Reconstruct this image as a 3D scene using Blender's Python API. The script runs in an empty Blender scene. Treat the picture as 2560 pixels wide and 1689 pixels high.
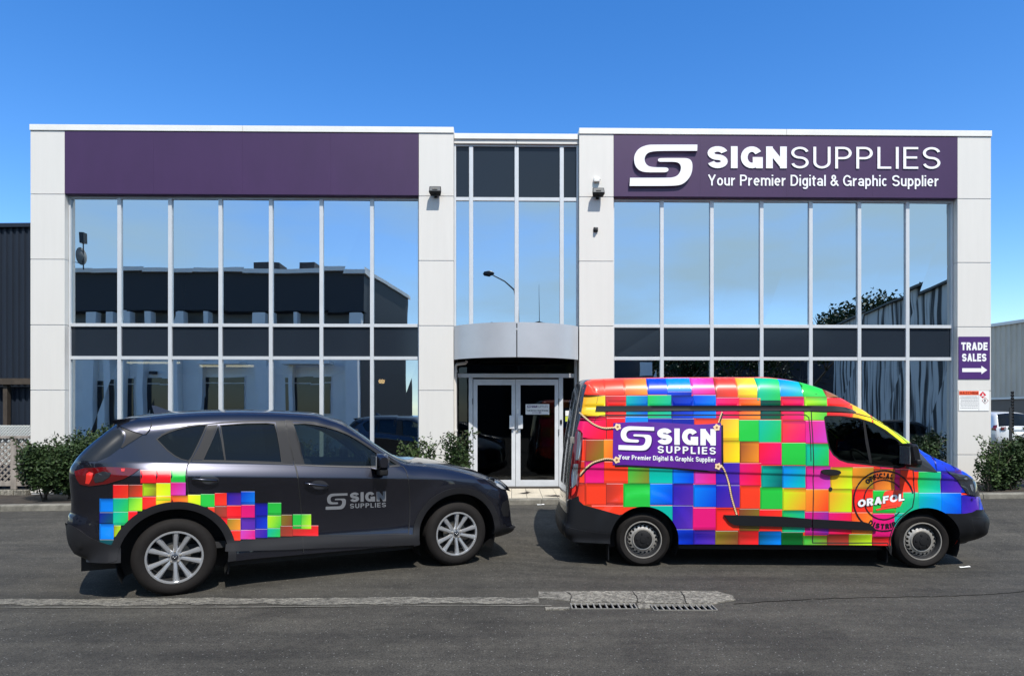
import bpy, math, random
import numpy as np
from mathutils import Vector, Matrix
from mathutils.geometry import delaunay_2d_cdt
random.seed(7)
sc = bpy.context.scene
COL = sc.collection
R = math.radians

# ------------------------------------------------------------------ camera, sky, sun, exposure
CAMZ, FPX, CX, HY = 1.66, 1600.0, 1280.0, 1045.0
cam = bpy.data.cameras.new('camera')
camo = bpy.data.objects.new('camera', cam)
COL.objects.link(camo)
camo.location = (0, 0, CAMZ)
camo.rotation_euler = (R(90), 0, 0)
cam.sensor_width = 36.0
cam.lens = 36.0 * FPX / 2560.0
cam.shift_y = (HY - 844.5) / 2560.0
cam.clip_start = 0.05
cam.clip_end = 1000
sc.camera = camo

SUN = Vector((0.25, -0.65, 1.0)).normalized()          # towards the sun
el = math.asin(SUN.z)
az = math.atan2(SUN.x, SUN.y)
world = bpy.data.worlds.new('World')
sc.world = world
world.use_nodes = True
nt = world.node_tree
bg = nt.nodes['Background']
sky = nt.nodes.new('ShaderNodeTexSky')
sky.sky_type = 'NISHITA'
sky.sun_disc = False
sky.sun_elevation = el
sky.sun_rotation = az
sky.altitude = 0
sky.air_density = 1.0
sky.dust_density = 0.3
sky.ozone_density = 2.2
hs = nt.nodes.new('ShaderNodeHueSaturation')
hs.inputs['Saturation'].default_value = 1.36
hs.inputs['Hue'].default_value = 0.508
nt.links.new(sky.outputs[0], hs.inputs['Color'])
# thin high cloud over the half of the sky behind the camera (it shows mirrored in the windows)
tc = nt.nodes.new('ShaderNodeTexCoord')
mp = nt.nodes.new('ShaderNodeMapping'); mp.inputs['Scale'].default_value = (1.2, 1.2, 4.0)
nz = nt.nodes.new('ShaderNodeTexNoise'); nz.inputs['Scale'].default_value = 2.2
nz.inputs['Detail'].default_value = 6; nz.inputs['Roughness'].default_value = 0.5
sep = nt.nodes.new('ShaderNodeSeparateXYZ')
rg = nt.nodes.new('ShaderNodeMapRange'); rg.inputs['From Min'].default_value = 0.34; rg.inputs['From Max'].default_value = 0.66
rg.inputs['To Min'].default_value = 0.25; rg.inputs['To Max'].default_value = 1.0
rb = nt.nodes.new('ShaderNodeMapRange'); rb.inputs['From Min'].default_value = 0.25; rb.inputs['From Max'].default_value = -0.35
mm = nt.nodes.new('ShaderNodeMath'); mm.operation = 'MULTIPLY'
cm = nt.nodes.new('ShaderNodeMix'); cm.data_type = 'RGBA'
nt.links.new(tc.outputs['Generated'], mp.inputs[0]); nt.links.new(mp.outputs[0], nz.inputs['Vector'])
nt.links.new(nz.outputs[0], rg.inputs[0]); nt.links.new(tc.outputs['Generated'], sep.inputs[0])
nt.links.new(sep.outputs['Y'], rb.inputs[0])
nt.links.new(rg.outputs[0], mm.inputs[0]); nt.links.new(rb.outputs[0], mm.inputs[1])
nt.links.new(mm.outputs[0], cm.inputs[0]); nt.links.new(hs.outputs[0], cm.inputs[6])
cm.inputs[7].default_value = (2.5, 3.45, 4.25, 1)
nt.links.new(cm.outputs[2], bg.inputs['Color'])
bg.inputs['Strength'].default_value = 0.15

sl = bpy.data.lights.new('sun', 'SUN')
sl.energy = 3.6
sl.angle = R(0.5)
sl.color = (1.0, 0.95, 0.87)
so = bpy.data.objects.new('sun', sl)
COL.objects.link(so)
so.location = (10, -25, 40)
so.rotation_euler = (-SUN).to_track_quat('-Z', 'Y').to_euler()
vs = sc.view_settings
vs.view_transform = 'Standard'
vs.look = 'None'
vs.exposure = 0.65
vs.gamma = 1.0
vs.use_curve_mapping = False

# ------------------------------------------------------------------ helpers
def srgb(r, g, b, k=1.0):
    f = lambda c: ((c / 255) / 12.92 if c / 255 <= 0.04045 else ((c / 255 + 0.055) / 1.055) ** 2.4) * k
    return (f(r), f(g), f(b))

def mat(name, col, rough=0.5, metal=0.0, coat=0.0, spec=0.5, var=0.0, vscale=3.0, bump=0.0, bscale=40.0,
        stretch=(1, 1, 1), col2=None, attr=False, trans=None, coatr=0.05):
    m = bpy.data.materials.new(name)
    m.use_nodes = True
    n = m.node_tree.nodes; l = m.node_tree.links
    b = n['Principled BSDF']
    b.inputs['Base Color'].default_value = (*col, 1)
    b.inputs['Roughness'].default_value = rough
    b.inputs['Metallic'].default_value = metal
    b.inputs['Coat Weight'].default_value = coat
    b.inputs['Coat Roughness'].default_value = coatr
    b.inputs['Specular IOR Level'].default_value = spec
    t = None
    def coords():
        t = n.new('ShaderNodeTexCoord'); q = n.new('ShaderNodeMapping'); q.inputs['Scale'].default_value = stretch
        l.new(t.outputs['Object'], q.inputs[0]); return q.outputs[0]
    if attr:
        a = n.new('ShaderNodeAttribute'); a.attribute_name = 'Col'
        l.new(a.outputs['Color'], b.inputs['Base Color'])
    elif var > 0:
        v = n.new('ShaderNodeTexNoise'); v.inputs['Scale'].default_value = vscale; v.inputs['Detail'].default_value = 6
        v.inputs['Roughness'].default_value = 0.65
        l.new(coords(), v.inputs['Vector'])
        r = n.new('ShaderNodeValToRGB')
        c2 = col2 if col2 else tuple(min(1, c * (1 + var)) for c in col)
        c1 = tuple(c * (1 - var) for c in col)
        r.color_ramp.elements[0].position = 0.3; r.color_ramp.elements[1].position = 0.7
        r.color_ramp.elements[0].color = (*c1, 1); r.color_ramp.elements[1].color = (*c2, 1)
        l.new(v.outputs[0], r.inputs[0]); l.new(r.outputs[0], b.inputs['Base Color'])
    if bump > 0:
        v = n.new('ShaderNodeTexNoise'); v.inputs['Scale'].default_value = bscale; v.inputs['Detail'].default_value = 4
        l.new(coords(), v.inputs['Vector'])
        bp = n.new('ShaderNodeBump'); bp.inputs['Strength'].default_value = 1.0; bp.inputs['Distance'].default_value = bump
        l.new(v.outputs[0], bp.inputs['Height']); l.new(bp.outputs[0], b.inputs['Normal'])
    return m

def glass_mat(name, tint, gl=0.5, gtint=(1, 1, 1), rough=0.0, wob=0.0, wscale=0.7):
    m = bpy.data.materials.new(name)
    m.use_nodes = True
    n = m.node_tree.nodes; l = m.node_tree.links
    n.remove(n['Principled BSDF'])
    o = n['Material Output']
    t = n.new('ShaderNodeBsdfTransparent'); t.inputs[0].default_value = (*tint, 1)
    g = n.new('ShaderNodeBsdfGlossy'); g.inputs['Color'].default_value = (*gtint, 1); g.inputs['Roughness'].default_value = rough
    lw = n.new('ShaderNodeFresnel'); lw.inputs['IOR'].default_value = 1.45
    mr = n.new('ShaderNodeMath'); mr.operation = 'ADD'; mr.inputs[1].default_value = gl; mr.use_clamp = True
    mx = n.new('ShaderNodeMixShader')
    l.new(lw.outputs[0], mr.inputs[0]); l.new(mr.outputs[0], mx.inputs[0])
    l.new(t.outputs[0], mx.inputs[1]); l.new(g.outputs[0], mx.inputs[2]); l.new(mx.outputs[0], o.inputs[0])
    if wob > 0:
        c = n.new('ShaderNodeTexCoord'); q = n.new('ShaderNodeTexNoise'); q.inputs['Scale'].default_value = wscale; q.inputs['Detail'].default_value = 1
        l.new(c.outputs['Object'], q.inputs['Vector'])
        bp = n.new('ShaderNodeBump'); bp.inputs['Distance'].default_value = wob; bp.inputs['Strength'].default_value = 1
        l.new(q.outputs[0], bp.inputs['Height']); l.new(bp.outputs[0], g.inputs['Normal'])
    return m

def make(name, V, F, m=None, parent=None, smooth=False, kind=None, bevel=0.0, cols=None, normals=None, angle=None):
    me = bpy.data.meshes.new(name)
    V = [tuple(float(c) for c in v) for v in V]
    me.from_pydata(V, [], [tuple(int(i) for i in f) for f in F])
    if m is not None:
        me.materials.append(m)
    if smooth:
        me.polygons.foreach_set('use_smooth', [True] * len(me.polygons))
    if cols is not None:       # one colour per loop
        ca = me.color_attributes.new('Col', 'FLOAT_COLOR', 'CORNER')
        ca.data.foreach_set('color', np.asarray(cols, dtype=np.float32).ravel())
    me.update()
    if normals is not None:
        me.normals_split_custom_set_from_vertices([tuple(float(c) for c in q) for q in normals])
    if angle is not None:
        me.polygons.foreach_set('use_smooth', [True] * len(me.polygons))
        me.set_sharp_from_angle(angle=R(angle))
    o = bpy.data.objects.new(name, me)
    COL.objects.link(o)
    if parent is not None:
        o.parent = parent
    if kind:
        o['kind'] = kind
    if bevel > 0:
        b = o.modifiers.new('bevel', 'BEVEL'); b.width = bevel; b.segments = 2; b.limit_method = 'ANGLE'; b.angle_limit = R(40)
        me.polygons.foreach_set('use_smooth', [True] * len(me.polygons))
        o.modifiers.new('wn', 'WEIGHTED_NORMAL')
    return o

def empty(name, loc=(0, 0, 0), rz=0.0, label=None, cat=None, group=None):
    o = bpy.data.objects.new(name, None)
    COL.objects.link(o)
    o.location = loc; o.rotation_euler = (0, 0, rz); o.empty_display_size = 0.2
    tag(o, label, cat, group)
    return o

def tag(o, label=None, cat=None, group=None):
    if label: o['label'] = label
    if cat: o['category'] = cat
    if group: o['group'] = group
    return o

class MB:
    def __init__(s): s.V = []; s.F = []
    def add(s, V, F):
        k = len(s.V); s.V += [tuple(v) for v in V]; s.F += [tuple(i + k for i in f) for f in F]; return s
    def box(s, x0, x1, y0, y1, z0, z1):
        return s.add([(x0, y0, z0), (x1, y0, z0), (x1, y1, z0), (x0, y1, z0), (x0, y0, z1), (x1, y0, z1), (x1, y1, z1), (x0, y1, z1)],
                     [(0, 3, 2, 1), (4, 5, 6, 7), (0, 1, 5, 4), (1, 2, 6, 5), (2, 3, 7, 6), (3, 0, 4, 7)])
    def bar(s, p, q, w, h=None, up=(0, 0, 1)):
        p = Vector(p); q = Vector(q); d = (q - p).normalized(); h = h or w
        a = d.cross(Vector(up))
        if a.length < 1e-4: a = d.cross(Vector((0, 1, 0)))
        a.normalize(); b = a.cross(d).normalized()
        c = [p + a * sx * w / 2 + b * sy * h / 2 for sx, sy in ((-1, -1), (1, -1), (1, 1), (-1, 1))] + \
            [q + a * sx * w / 2 + b * sy * h / 2 for sx, sy in ((-1, -1), (1, -1), (1, 1), (-1, 1))]
        return s.add(c, [(0, 1, 2, 3), (7, 6, 5, 4), (0, 4, 5, 1), (1, 5, 6, 2), (2, 6, 7, 3), (3, 7, 4, 0)])
    def tube(s, pts, r, n=8, caps=True):
        pts = [Vector(p) for p in pts]; rr = r if isinstance(r, (list, tuple)) else [r] * len(pts)
        V = []; ref = None
        for i, p in enumerate(pts):
            d = (pts[min(i + 1, len(pts) - 1)] - pts[max(i - 1, 0)]).normalized()
            if ref is None:
                ref = d.cross(Vector((0, 0, 1)))
                if ref.length < 1e-3: ref = d.cross(Vector((1, 0, 0)))
            a = (ref - d * ref.dot(d)).normalized(); ref = a; b = d.cross(a)
            for k in range(n):
                t = 2 * math.pi * k / n
                V.append(p + (a * math.cos(t) + b * math.sin(t)) * rr[i])
        F = []
        for i in range(len(pts) - 1):
            for k in range(n):
                k2 = (k + 1) % n
                F.append((i * n + k, i * n + k2, (i + 1) * n + k2, (i + 1) * n + k))
        if caps:
            F.append(tuple(range(n - 1, -1, -1))); F.append(tuple((len(pts) - 1) * n + k for k in range(n)))
        return s.add(V, F)
    def lathe(s, prof, c=(0, 0, 0), n=32, axis='y'):
        V = []
        for r, h in prof:
            for k in range(n):
                t = 2 * math.pi * k / n
                x, z = r * math.cos(t), r * math.sin(t)
                V.append((c[0] + x, c[1] + h, c[2] + z) if axis == 'y' else ((c[0] + h, c[1] + x, c[2] + z) if axis == 'x' else (c[0] + x, c[1] + z, c[2] + h)))
        F = []
        for i in range(len(prof) - 1):
            for k in range(n):
                k2 = (k + 1) % n
                F.append((i * n + k, i * n + k2, (i + 1) * n + k2, (i + 1) * n + k))
        return s.add(V, F)
    def build(s, name, m, parent=None, **k):
        return make(name, s.V, s.F, m, parent, **k)

def pip(P, poly):
    P = np.asarray(P); x, y = P[:, 0], P[:, 1]
    a = np.asarray(poly); b = np.roll(a, -1, 0)
    r = np.zeros(len(P), bool)
    for (x0, y0), (x1, y1) in zip(a, b):
        if y0 == y1: continue
        c = ((y0 > y) != (y1 > y)) & (x < (x1 - x0) * (y - y0) / (y1 - y0) + x0)
        r ^= c
    return r

def segdist(P, A):
    """distance of P (n,2) to the open polyline A (m,2), and the float parameter along it"""
    P = np.asarray(P, float); A = np.asarray(A, float)
    a = A[:-1]; d = A[1:] - a; L = np.maximum((d * d).sum(1), 1e-12)
    best = np.empty(len(P)); par = np.empty(len(P)); st = max(1, 400000 // len(a))
    for i in range(0, len(P), st):
        q = P[i:i + st]; rx = q[:, 0:1] - a[:, 0]; ry = q[:, 1:2] - a[:, 1]
        t = np.minimum(1, np.maximum(0, (rx * d[:, 0] + ry * d[:, 1]) / L))
        D2 = (rx - t * d[:, 0]) ** 2 + (ry - t * d[:, 1]) ** 2
        k = D2.argmin(1); r = np.arange(len(q))
        best[i:i + st] = np.sqrt(D2[r, k]); par[i:i + st] = k + t[r, k]
    return best, par

def tri2d(polys, holes=(), pts=None, extra=()):
    V = []; E = []
    for L in list(polys) + list(holes):
        k = len(V); n = len(L)
        V += [Vector((float(p[0]), float(p[1]))) for p in L]; E += [(k + i, k + (i + 1) % n) for i in range(n)]
    for p, q in extra:
        k = len(V); V += [Vector(p), Vector(q)]; E.append((k, k + 1))
    if pts is not None:
        V += [Vector((float(p[0]), float(p[1]))) for p in pts]
    ov, oe, of, *_ = delaunay_2d_cdt(V, E, [], 0, 1e-6)
    ov = np.array([tuple(v) for v in ov]); T = np.array([f for f in of if len(f) == 3])
    c = ov[T].mean(1)
    ok = np.zeros(len(T), bool)
    for L in polys: ok |= pip(c, L)
    for L in holes: ok &= ~pip(c, L)
    T = T[ok]
    a = ov[T[:, 1]] - ov[T[:, 0]]; b = ov[T[:, 2]] - ov[T[:, 0]]
    ar = a[:, 0] * b[:, 1] - a[:, 1] * b[:, 0]
    T = T[np.abs(ar) > 1e-9]; ar = ar[np.abs(ar) > 1e-9]
    T[ar < 0] = T[ar < 0][:, ::-1]
    used, inv = np.unique(T, return_inverse=True)
    return ov[used], inv.reshape(T.shape)

def boundary(T):
    E = {}
    for t in T:
        for i in range(3):
            a, b = int(t[i]), int(t[(i + 1) % 3])
            if (b, a) in E: del E[(b, a)]
            else: E[(a, b)] = 1
    return list(E)

def cat(P, n=6, closed=True):
    """Catmull-Rom through P"""
    P = [np.array(p, float) for p in P]; m = len(P); out = []
    for i in range(m if closed else m - 1):
        p0 = P[(i - 1) % m] if closed or i > 0 else P[i]; p1 = P[i]; p2 = P[(i + 1) % m]
        p3 = P[(i + 2) % m] if closed or i + 2 < m else p2
        for k in range(n):
            t = k / n
            out.append(0.5 * ((2 * p1) + (-p0 + p2) * t + (2 * p0 - 5 * p1 + 4 * p2 - p3) * t * t + (-p0 + 3 * p1 - 3 * p2 + p3) * t ** 3))
    if not closed: out.append(P[-1])
    return out

def chaikin(P, it=2, corners=()):
    P = [tuple(p) for p in P]; C = [i in corners for i in range(len(P))]
    for _ in range(it):
        Q = []; D = []
        n = len(P)
        for i in range(n):
            if C[i]:
                Q.append(P[i]); D.append(True)
            else:
                a = P[i - 1]; b = P[i]; c = P[(i + 1) % n]
                Q.append((b[0] * .75 + a[0] * .25, b[1] * .75 + a[1] * .25)); D.append(False)
                Q.append((b[0] * .75 + c[0] * .25, b[1] * .75 + c[1] * .25)); D.append(False)
        P, C = Q, D
    return P

def subdiv(P, step):
    out = []
    for i in range(len(P)):
        a = np.array(P[i], float); b = np.array(P[(i + 1) % len(P)], float)
        k = max(1, int(math.ceil(np.hypot(*(b - a)) / step)))
        out += [a + (b - a) * j / k for j in range(k)]
    return out

# ------------------------------------------------------------------ lettering (own stroke alphabet, cap height 1)
def arc(cx, cy, rx, ry, a0, a1, n=9):
    return [(cx + rx * math.cos(R(a0 + (a1 - a0) * i / n)), cy + ry * math.sin(R(a0 + (a1 - a0) * i / n))) for i in range(n + 1)]

def glyph(c, t):
    h = t / 2; X = 0.72; x0, xb = X - h, X / 2
    if c == 'I': return t, [[(h, 0), (h, 1)]]
    if c == 'l': return t, [[(h, 0), (h, 1)]]
    if c == 'i': return t, [[(h, 0), (h, X)], [(h, 1 - t * .9), (h, 1)]]
    if c == 'S':
        w = .52 + t * .9; q = (1 - t) / 4; rx = w / 2 - h
        return w, [arc(w / 2, 1 - h - q, rx, q, 12, 270, 14) + arc(w / 2, h + q, rx, q, 90, -168, 14)[1:]]
    if c == 's':
        w = .36 + t * .8; q = (X - t) / 4; rx = w / 2 - h
        return w, [arc(w / 2, X - h - q, rx, q, 15, 270, 10) + arc(w / 2, h + q, rx, q, 90, -165, 10)[1:]]
    if c == 'G':
        w = .64 + t * .7
        return w, [arc(w / 2, .5, w / 2 - h, .5 - h, 33, 322, 18), [(w - h, 0), (w - h, .5)], [(w * .54, .5 - h * .9), (w, .5 - h * .9)]]
    if c == 'C':
        w = .62 + t * .6
        return w, [arc(w / 2, .5, w / 2 - h, .5 - h, 38, 322, 18)]
    if c == 'O':
        w = .68 + t * .6; a = arc(w / 2, .5, w / 2 - h, .5 - h, 0, 360, 24)
        return w, [a]
    if c == 'N':
        w = .52 + t; return w, [[(h, 0), (h, 1)], [(w - h, 0), (w - h, 1)], [(h * 1.05, 1 - h * .9), (w - h * 1.05, h * .9)]]
    if c == 'U':
        w = .5 + t; rx = w / 2 - h
        return w, [[(h, 1)] + arc(w / 2, h + rx, rx, rx, 180, 360, 12) + [(w - h, 1)]]
    if c in 'PRBD':
        w = .5 + t * .75
        if c == 'D':
            w = .54 + t * .8; r = w * .55 - h
            return w, [[(h, 0), (h, 1)], [(h, 1 - h), (w - h - r, 1 - h)] + arc(w - h - r, .5, r, .5 - h, 90, -90, 12) + [(h, h)]]
        r = (.5 - h) / 2 + .01
        S = [[(h, 0), (h, 1)], [(h, 1 - h), (w - h - r, 1 - h)] + arc(w - h - r, 1 - h - r, r, r, 90, -90, 10) + [(h, 1 - h - 2 * r)]]
        if c == 'R': S.append([(w * .55, 1 - h - 2 * r), (w - h * .9, 0)])
        if c == 'B':
            r2 = (1 - h - 2 * r - h) / 2
            S.append([(w - h - r, 1 - h - 2 * r)] + arc(w - h - r2, h + r2, r2, r2, 90, -90, 10) + [(h, h)])
        return w, S
    if c == 'L': w = .4 + t * .8; return w, [[(h, 0), (h, 1)], [(h, h), (w, h)]]
    if c == 'E': w = .44 + t * .8; return w, [[(h, 0), (h, 1)], [(h, h), (w, h)], [(h, 1 - h), (w, 1 - h)], [(h, .52), (w * .93, .52)]]
    if c == 'F': w = .42 + t * .8; return w, [[(h, 0), (h, 1)], [(h, 1 - h), (w, 1 - h)], [(h, .5), (w * .9, .5)]]
    if c == 'H': w = .5 + t; return w, [[(h, 0), (h, 1)], [(w - h, 0), (w - h, 1)], [(h, .5), (w - h, .5)]]
    if c == 'T': w = .5 + t * .8; return w, [[(0, 1 - h), (w, 1 - h)], [(w / 2, 0), (w / 2, 1)]]
    if c == 'A': w = .6 + t * .8; return w, [[(h, 0), (w / 2, 1)], [(w - h, 0), (w / 2, 1)], [(w * .24, .3), (w * .76, .3)]]
    if c == 'M': w = .62 + t * 1.1; return w, [[(h, 0), (h, 1)], [(w - h, 0), (w - h, 1)], [(h, 1 - h), (w / 2, h)], [(w - h, 1 - h), (w / 2, h)]]
    if c == 'Z': w = .5 + t * .7; return w, [[(0, 1 - h), (w, 1 - h)], [(0, h), (w, h)], [(w - h, 1 - h), (h, h)]]
    if c == 'Y': w = .56 + t * .8; return w, [[(h * .9, 1), (w / 2, .42)], [(w - h * .9, 1), (w / 2, .42)], [(w / 2, 0), (w / 2, .45)]]
    if c == 'o': w = .42 + t * .7; return w, [arc(w / 2, xb, w / 2 - h, xb - h, 0, 360, 18)]
    if c == 'e': w = .42 + t * .7; return w, [arc(w / 2, xb, w / 2 - h, xb - h, 0, 310, 16), [(h, xb), (w - h * .9, xb)]]
    if c == 'c': w = .4 + t * .6; return w, [arc(w / 2, xb, w / 2 - h, xb - h, 45, 315, 14)]
    if c == 'u': w = .34 + t; r = w / 2 - h; return w, [[(h, X)] + arc(w / 2, h + r, r, r, 180, 360, 8) + [(w - h, X)], [(w - h, 0), (w - h, X)]]
    if c == 'n' or c == 'h' or c == 'm':
        w = .34 + t; r = w / 2 - h; top = 1 if c == 'h' else X
        S = [[(h, 0), (h, top)], [(h, X * .4)] + arc(w / 2, X - h - r, r, r, 180, 0, 8) + [(w - h, 0)]]
        if c == 'm':
            d = w - t; S.append([(h + d, X * .4)] + arc(w / 2 + d, X - h - r, r, r, 180, 0, 8) + [(w - h + d, 0)]); w += d
        return w, S
    if c == 'r': w = .22 + t; return w, [[(h, 0), (h, X)], [(h, X * .5)] + arc(w, X * .5, w - h, X * .5 - h, 180, 95, 6)]
    if c in 'pgadq':
        w = .4 + t * .7; S = [arc(w / 2, xb, w / 2 - h, xb - h, 0, 360, 18)]
        if c == 'p': S.append([(h, -.26), (h, X)])
        elif c == 'g': S.append([(w - h, X)] + arc(w / 2, -.05, w / 2 - h, .2 - h * .5, 0, -150, 8))
        elif c == 'a':
            w = .4 + t * .7
            S = [arc(w / 2, X - h - xb * .5, w / 2 - h, xb * .5, 165, 0, 8) + [(w - h, 0)],
                 arc(w / 2 - h * .2, h + xb * .42, w / 2 - h, xb * .42, 0, 360, 14)]
        elif c == 'd': S.append([(w - h, 0), (w - h, 1)])
        return w, S
    if c == 't': w = .2 + t; return w, [[(w * .42, .9), (w * .42, .2)] + arc(w * .42 + .12, .14, .12, .14 - h * .6, 180, 270, 4), [(0, X - h * .8), (w, X - h * .8)]]
    if c == 'w' or c == 'y':
        if c == 'y': w = .4 + t * .7; return w, [[(h * .8, X), (w / 2, 0)], [(w - h * .8, X), (w * .38, -.26)]]
        w = .62 + t * .7; return w, [[(h * .7, X), (w * .27, 0)], [(w * .27, 0), (w / 2, X)], [(w / 2, X), (w * .73, 0)], [(w * .73, 0), (w - h * .7, X)]]
    if c == 'v': w = .4 + t * .7; return w, [[(h * .8, X), (w / 2, 0)], [(w - h * .8, X), (w / 2, 0)]]
    if c == 'D': pass
    if c == '&':
        w = .6 + t * .5
        return w, [[(w, .02), (w * .22, .72)] + arc(w * .42, .8 - h * .3, w * .2, .2 - h * .5, 190, -10, 8) + [(w * .55, .62), (w * .2, .42)] + arc(w * .36, .27, w * .36 - h, .27 - h, 140, 330, 10) + [(w * .86, .5)]]
    if c == ',': return t, [[(h, -.12), (h, t)]]
    return .3, []

def thick(st, t):
    """quads of a mitred thick polyline"""
    P = [np.array(p, float) for p in st]
    Q = [P[0]]
    for p in P[1:]:
        if np.hypot(*(p - Q[-1])) > 1e-5: Q.append(p)
    P = Q; n = len(P)
    closed = n > 4 and np.hypot(*(P[0] - P[-1])) < 1e-3
    L = []; Rr = []
    for i in range(n):
        if closed:
            a = P[i - 1] if i > 0 else P[-2]; b = P[i + 1] if i < n - 1 else P[1]
        else:
            a = P[max(i - 1, 0)]; b = P[min(i + 1, n - 1)]
        d1 = P[i] - a; d2 = b - P[i]
        d1 = d1 / (np.hypot(*d1) or 1); d2 = d2 / (np.hypot(*d2) or 1)
        if not d1.any(): d1 = d2
        if not d2.any(): d2 = d1
        m = d1 + d2; m /= (np.hypot(*m) or 1); nn = np.array([-m[1], m[0]])
        k = 1 / max(.6, abs(nn @ np.array([-d1[1], d1[0]])))
        L.append(P[i] + nn * t / 2 * k); Rr.append(P[i] - nn * t / 2 * k)
    return [[L[i], L[i + 1], Rr[i + 1], Rr[i]] for i in range(n - 1)]

def text_quads(s, t, gap=.12, ws=1.0):
    x = 0; Q = []; pos = []
    for c in s:
        if c == ' ': x += .3; continue
        w, S = glyph(c, t)
        q = [[(p[0] + x, p[1]) for p in quad] for st in S for quad in thick(st, t)]
        Q.append(q); pos.append((x, w)); x += w + gap
    return x - gap, Q, pos

def fill_text(s, t, gap=.12, tri=None):
    """triangles of a word in a box: x 0..W, y 0..1 (descenders below)"""
    W, Q, pos = text_quads(s, t, gap)
    V = []; T = []
    for q in Q:
        v, tt = tri2d(q)
        k = len(V); V += [tuple(p) for p in v]; T += [tuple(int(i) + k for i in f) for f in tt]
    return W, np.array(V), T

def solid(name, V2, T, mapf, depth, m, parent, kind=None):
    """V2 in px space -> mapf(px,py,off) -> local point; flat if depth is 0"""
    A = [mapf(p[0], p[1], depth) for p in V2]
    if depth <= 0.004:
        # orientation is mended by make below
        return make(name, A, T, m, parent)
    B = [mapf(p[0], p[1], 0.0) for p in V2]
    n = len(A)
    F = [tuple(f) for f in T]
    for a, b in boundary(T): F.append((b, a, a + n, b + n))
    return make(name, A + B, F, m, parent)

def word(name, s, quad, t, mapf, m, parent, depth=0.003, gap=.12):
    """quad: px corners (x0,ytop_left, x1, ytop_right, ybot_left, ybot_right)"""
    W, V, T = fill_text(s, t, gap)
    x0, yl, x1, yr, bl, br = quad
    P = []
    for x, y in V:
        f = x / W
        top = yl + (yr - yl) * f; bot = bl + (br - bl) * f
        P.append((x0 + (x1 - x0) * f, bot + (top - bot) * y))
    return solid(name, P, T, mapf, depth, m, parent)

LOGO_A = chaikin([(1070, 183), (600, 183), (520, 186), (430, 220), (382, 285), (372, 350), (385, 415), (425, 465), (490, 488), (640, 488), (720, 488), (745, 477), (754, 458),
                  (745, 440), (720, 433), (580, 433), (520, 415), (490, 370), (490, 320), (520, 275), (580, 257), (700, 252), (1068, 252)], 2, (0, 22))
LOGO_B = chaikin([(330, 548), (700, 548), (800, 546), (860, 520), (890, 460), (888, 410), (860, 380), (810, 372), (680, 372), (650, 372), (634, 357), (642, 338), (665, 331), (900, 331), (965, 333),
                  (1005, 358), (1018, 410), (1010, 490), (975, 560), (915, 615), (850, 634), (700, 638), (325, 638)], 2, (0, 22))
LV, LT = tri2d([LOGO_A, LOGO_B])
LV = (LV - np.array([325, 183])) / np.array([745, 455]); LV[:, 1] = 1 - LV[:, 1]
LT = [tuple(int(i) for i in f) for f in LT]

def logo(name, quad, mapf, m, parent, depth=.003):
    x0, yl, x1, yr, bl, br = quad
    P = []
    for x, y in LV:
        top = yl + (yr - yl) * x; bot = bl + (br - bl) * x
        P.append((x0 + (x1 - x0) * x, bot + (top - bot) * y))
    return solid(name, P, LT, mapf, depth, m, parent)

# ------------------------------------------------------------------ frames: a vertical plane in the world, pixels in, local points out
class Frame:
    def __init__(s, O, ang):
        s.O = O; s.a = ang; s.c = math.cos(ang); s.s = math.sin(ang)
    def px(s, x, y, w=0.0):
        dx = (x - CX) / FPX; dz = -(y - HY) / FPX
        t = (w + s.O[1] * s.c - s.O[0] * s.s) / (s.c - dx * s.s)
        u = (t * dx - s.O[0]) * s.c + (t - s.O[1]) * s.s
        return u, CAMZ + t * dz - s.O[2]
    def u(s, x, w=0.0): return s.px(x, HY, w)[0]

def PW(x, y, Y):
    return ((x - CX) * Y / FPX, Y, CAMZ - (y - HY) * Y / FPX)

def sstep(a, b, x):
    t = np.clip((np.asarray(x, float) - a) / (b - a), 0, 1); return t * t * (3 - 2 * t)
def kerbY(X): return 10.75 + .014 * X
def gz(X, Y):
    X = np.asarray(X, float); Y = np.asarray(Y, float)
    v = -.06 * sstep(-.3, 1.3, X) * sstep(6.3, 7.1, Y)
    Xc = np.clip(X, -14, 16)
    k = sstep(7.7, 10.75, Y) * 1.0
    t = np.clip((Y - 7.7) / 3.05, 0, 1); k = t * t * (2 - t)
    return v * (1 - k) + (.21 + .0103 * Xc) * k + .02 * np.clip(Y - 14, 0, 12) * sstep(6, 9, X) - .012 * np.clip(-Y - 2, 0, 8) * 0
# ------------------------------------------------------------------ materials
M = {}
M['white'] = mat('painted_panel', (.64, .618, .58), .45, var=.025, vscale=5, bump=.0006, bscale=2.5, stretch=(1.4, 1, .12))
M['coping'] = mat('coping_metal', (.72, .71, .67), .4, var=.05, vscale=2)
M['purple'] = mat('purple_fascia', srgb(60, 33, 73), .42, var=.10, vscale=1.4, bump=.0006, bscale=9, stretch=(1, 1, .4))
M['alu'] = mat('aluminium_frame', (.56, .58, .6), .38, metal=.15, var=.05, vscale=4)
M['alud'] = mat('door_frame', (.62, .64, .66), .4, metal=.1, var=.06, vscale=6)
M['spandrel'] = glass_mat('spandrel_glass', (0, 0, 0), .0, (.8, .9, 1), .12)
M['spback'] = mat('spandrel_back', srgb(42, 50, 60), .6)
M['spandrel'] = mat('spandrel_glass_painted', srgb(34, 41, 50), .12, spec=.35, coat=.0)
M['glass'] = glass_mat('mirror_glass', (.14, .155, .165), .60, (.82, .93, 1.0), .0, wob=.0014, wscale=1.1)
M['doorglass'] = glass_mat('door_glass', (.22, .24, .24), .0, (.9, .95, 1), .0, wob=.001)
M['canopy'] = mat('canopy_metal', (.50, .51, .53), .35, metal=.35, var=.04, vscale=3)
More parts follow.
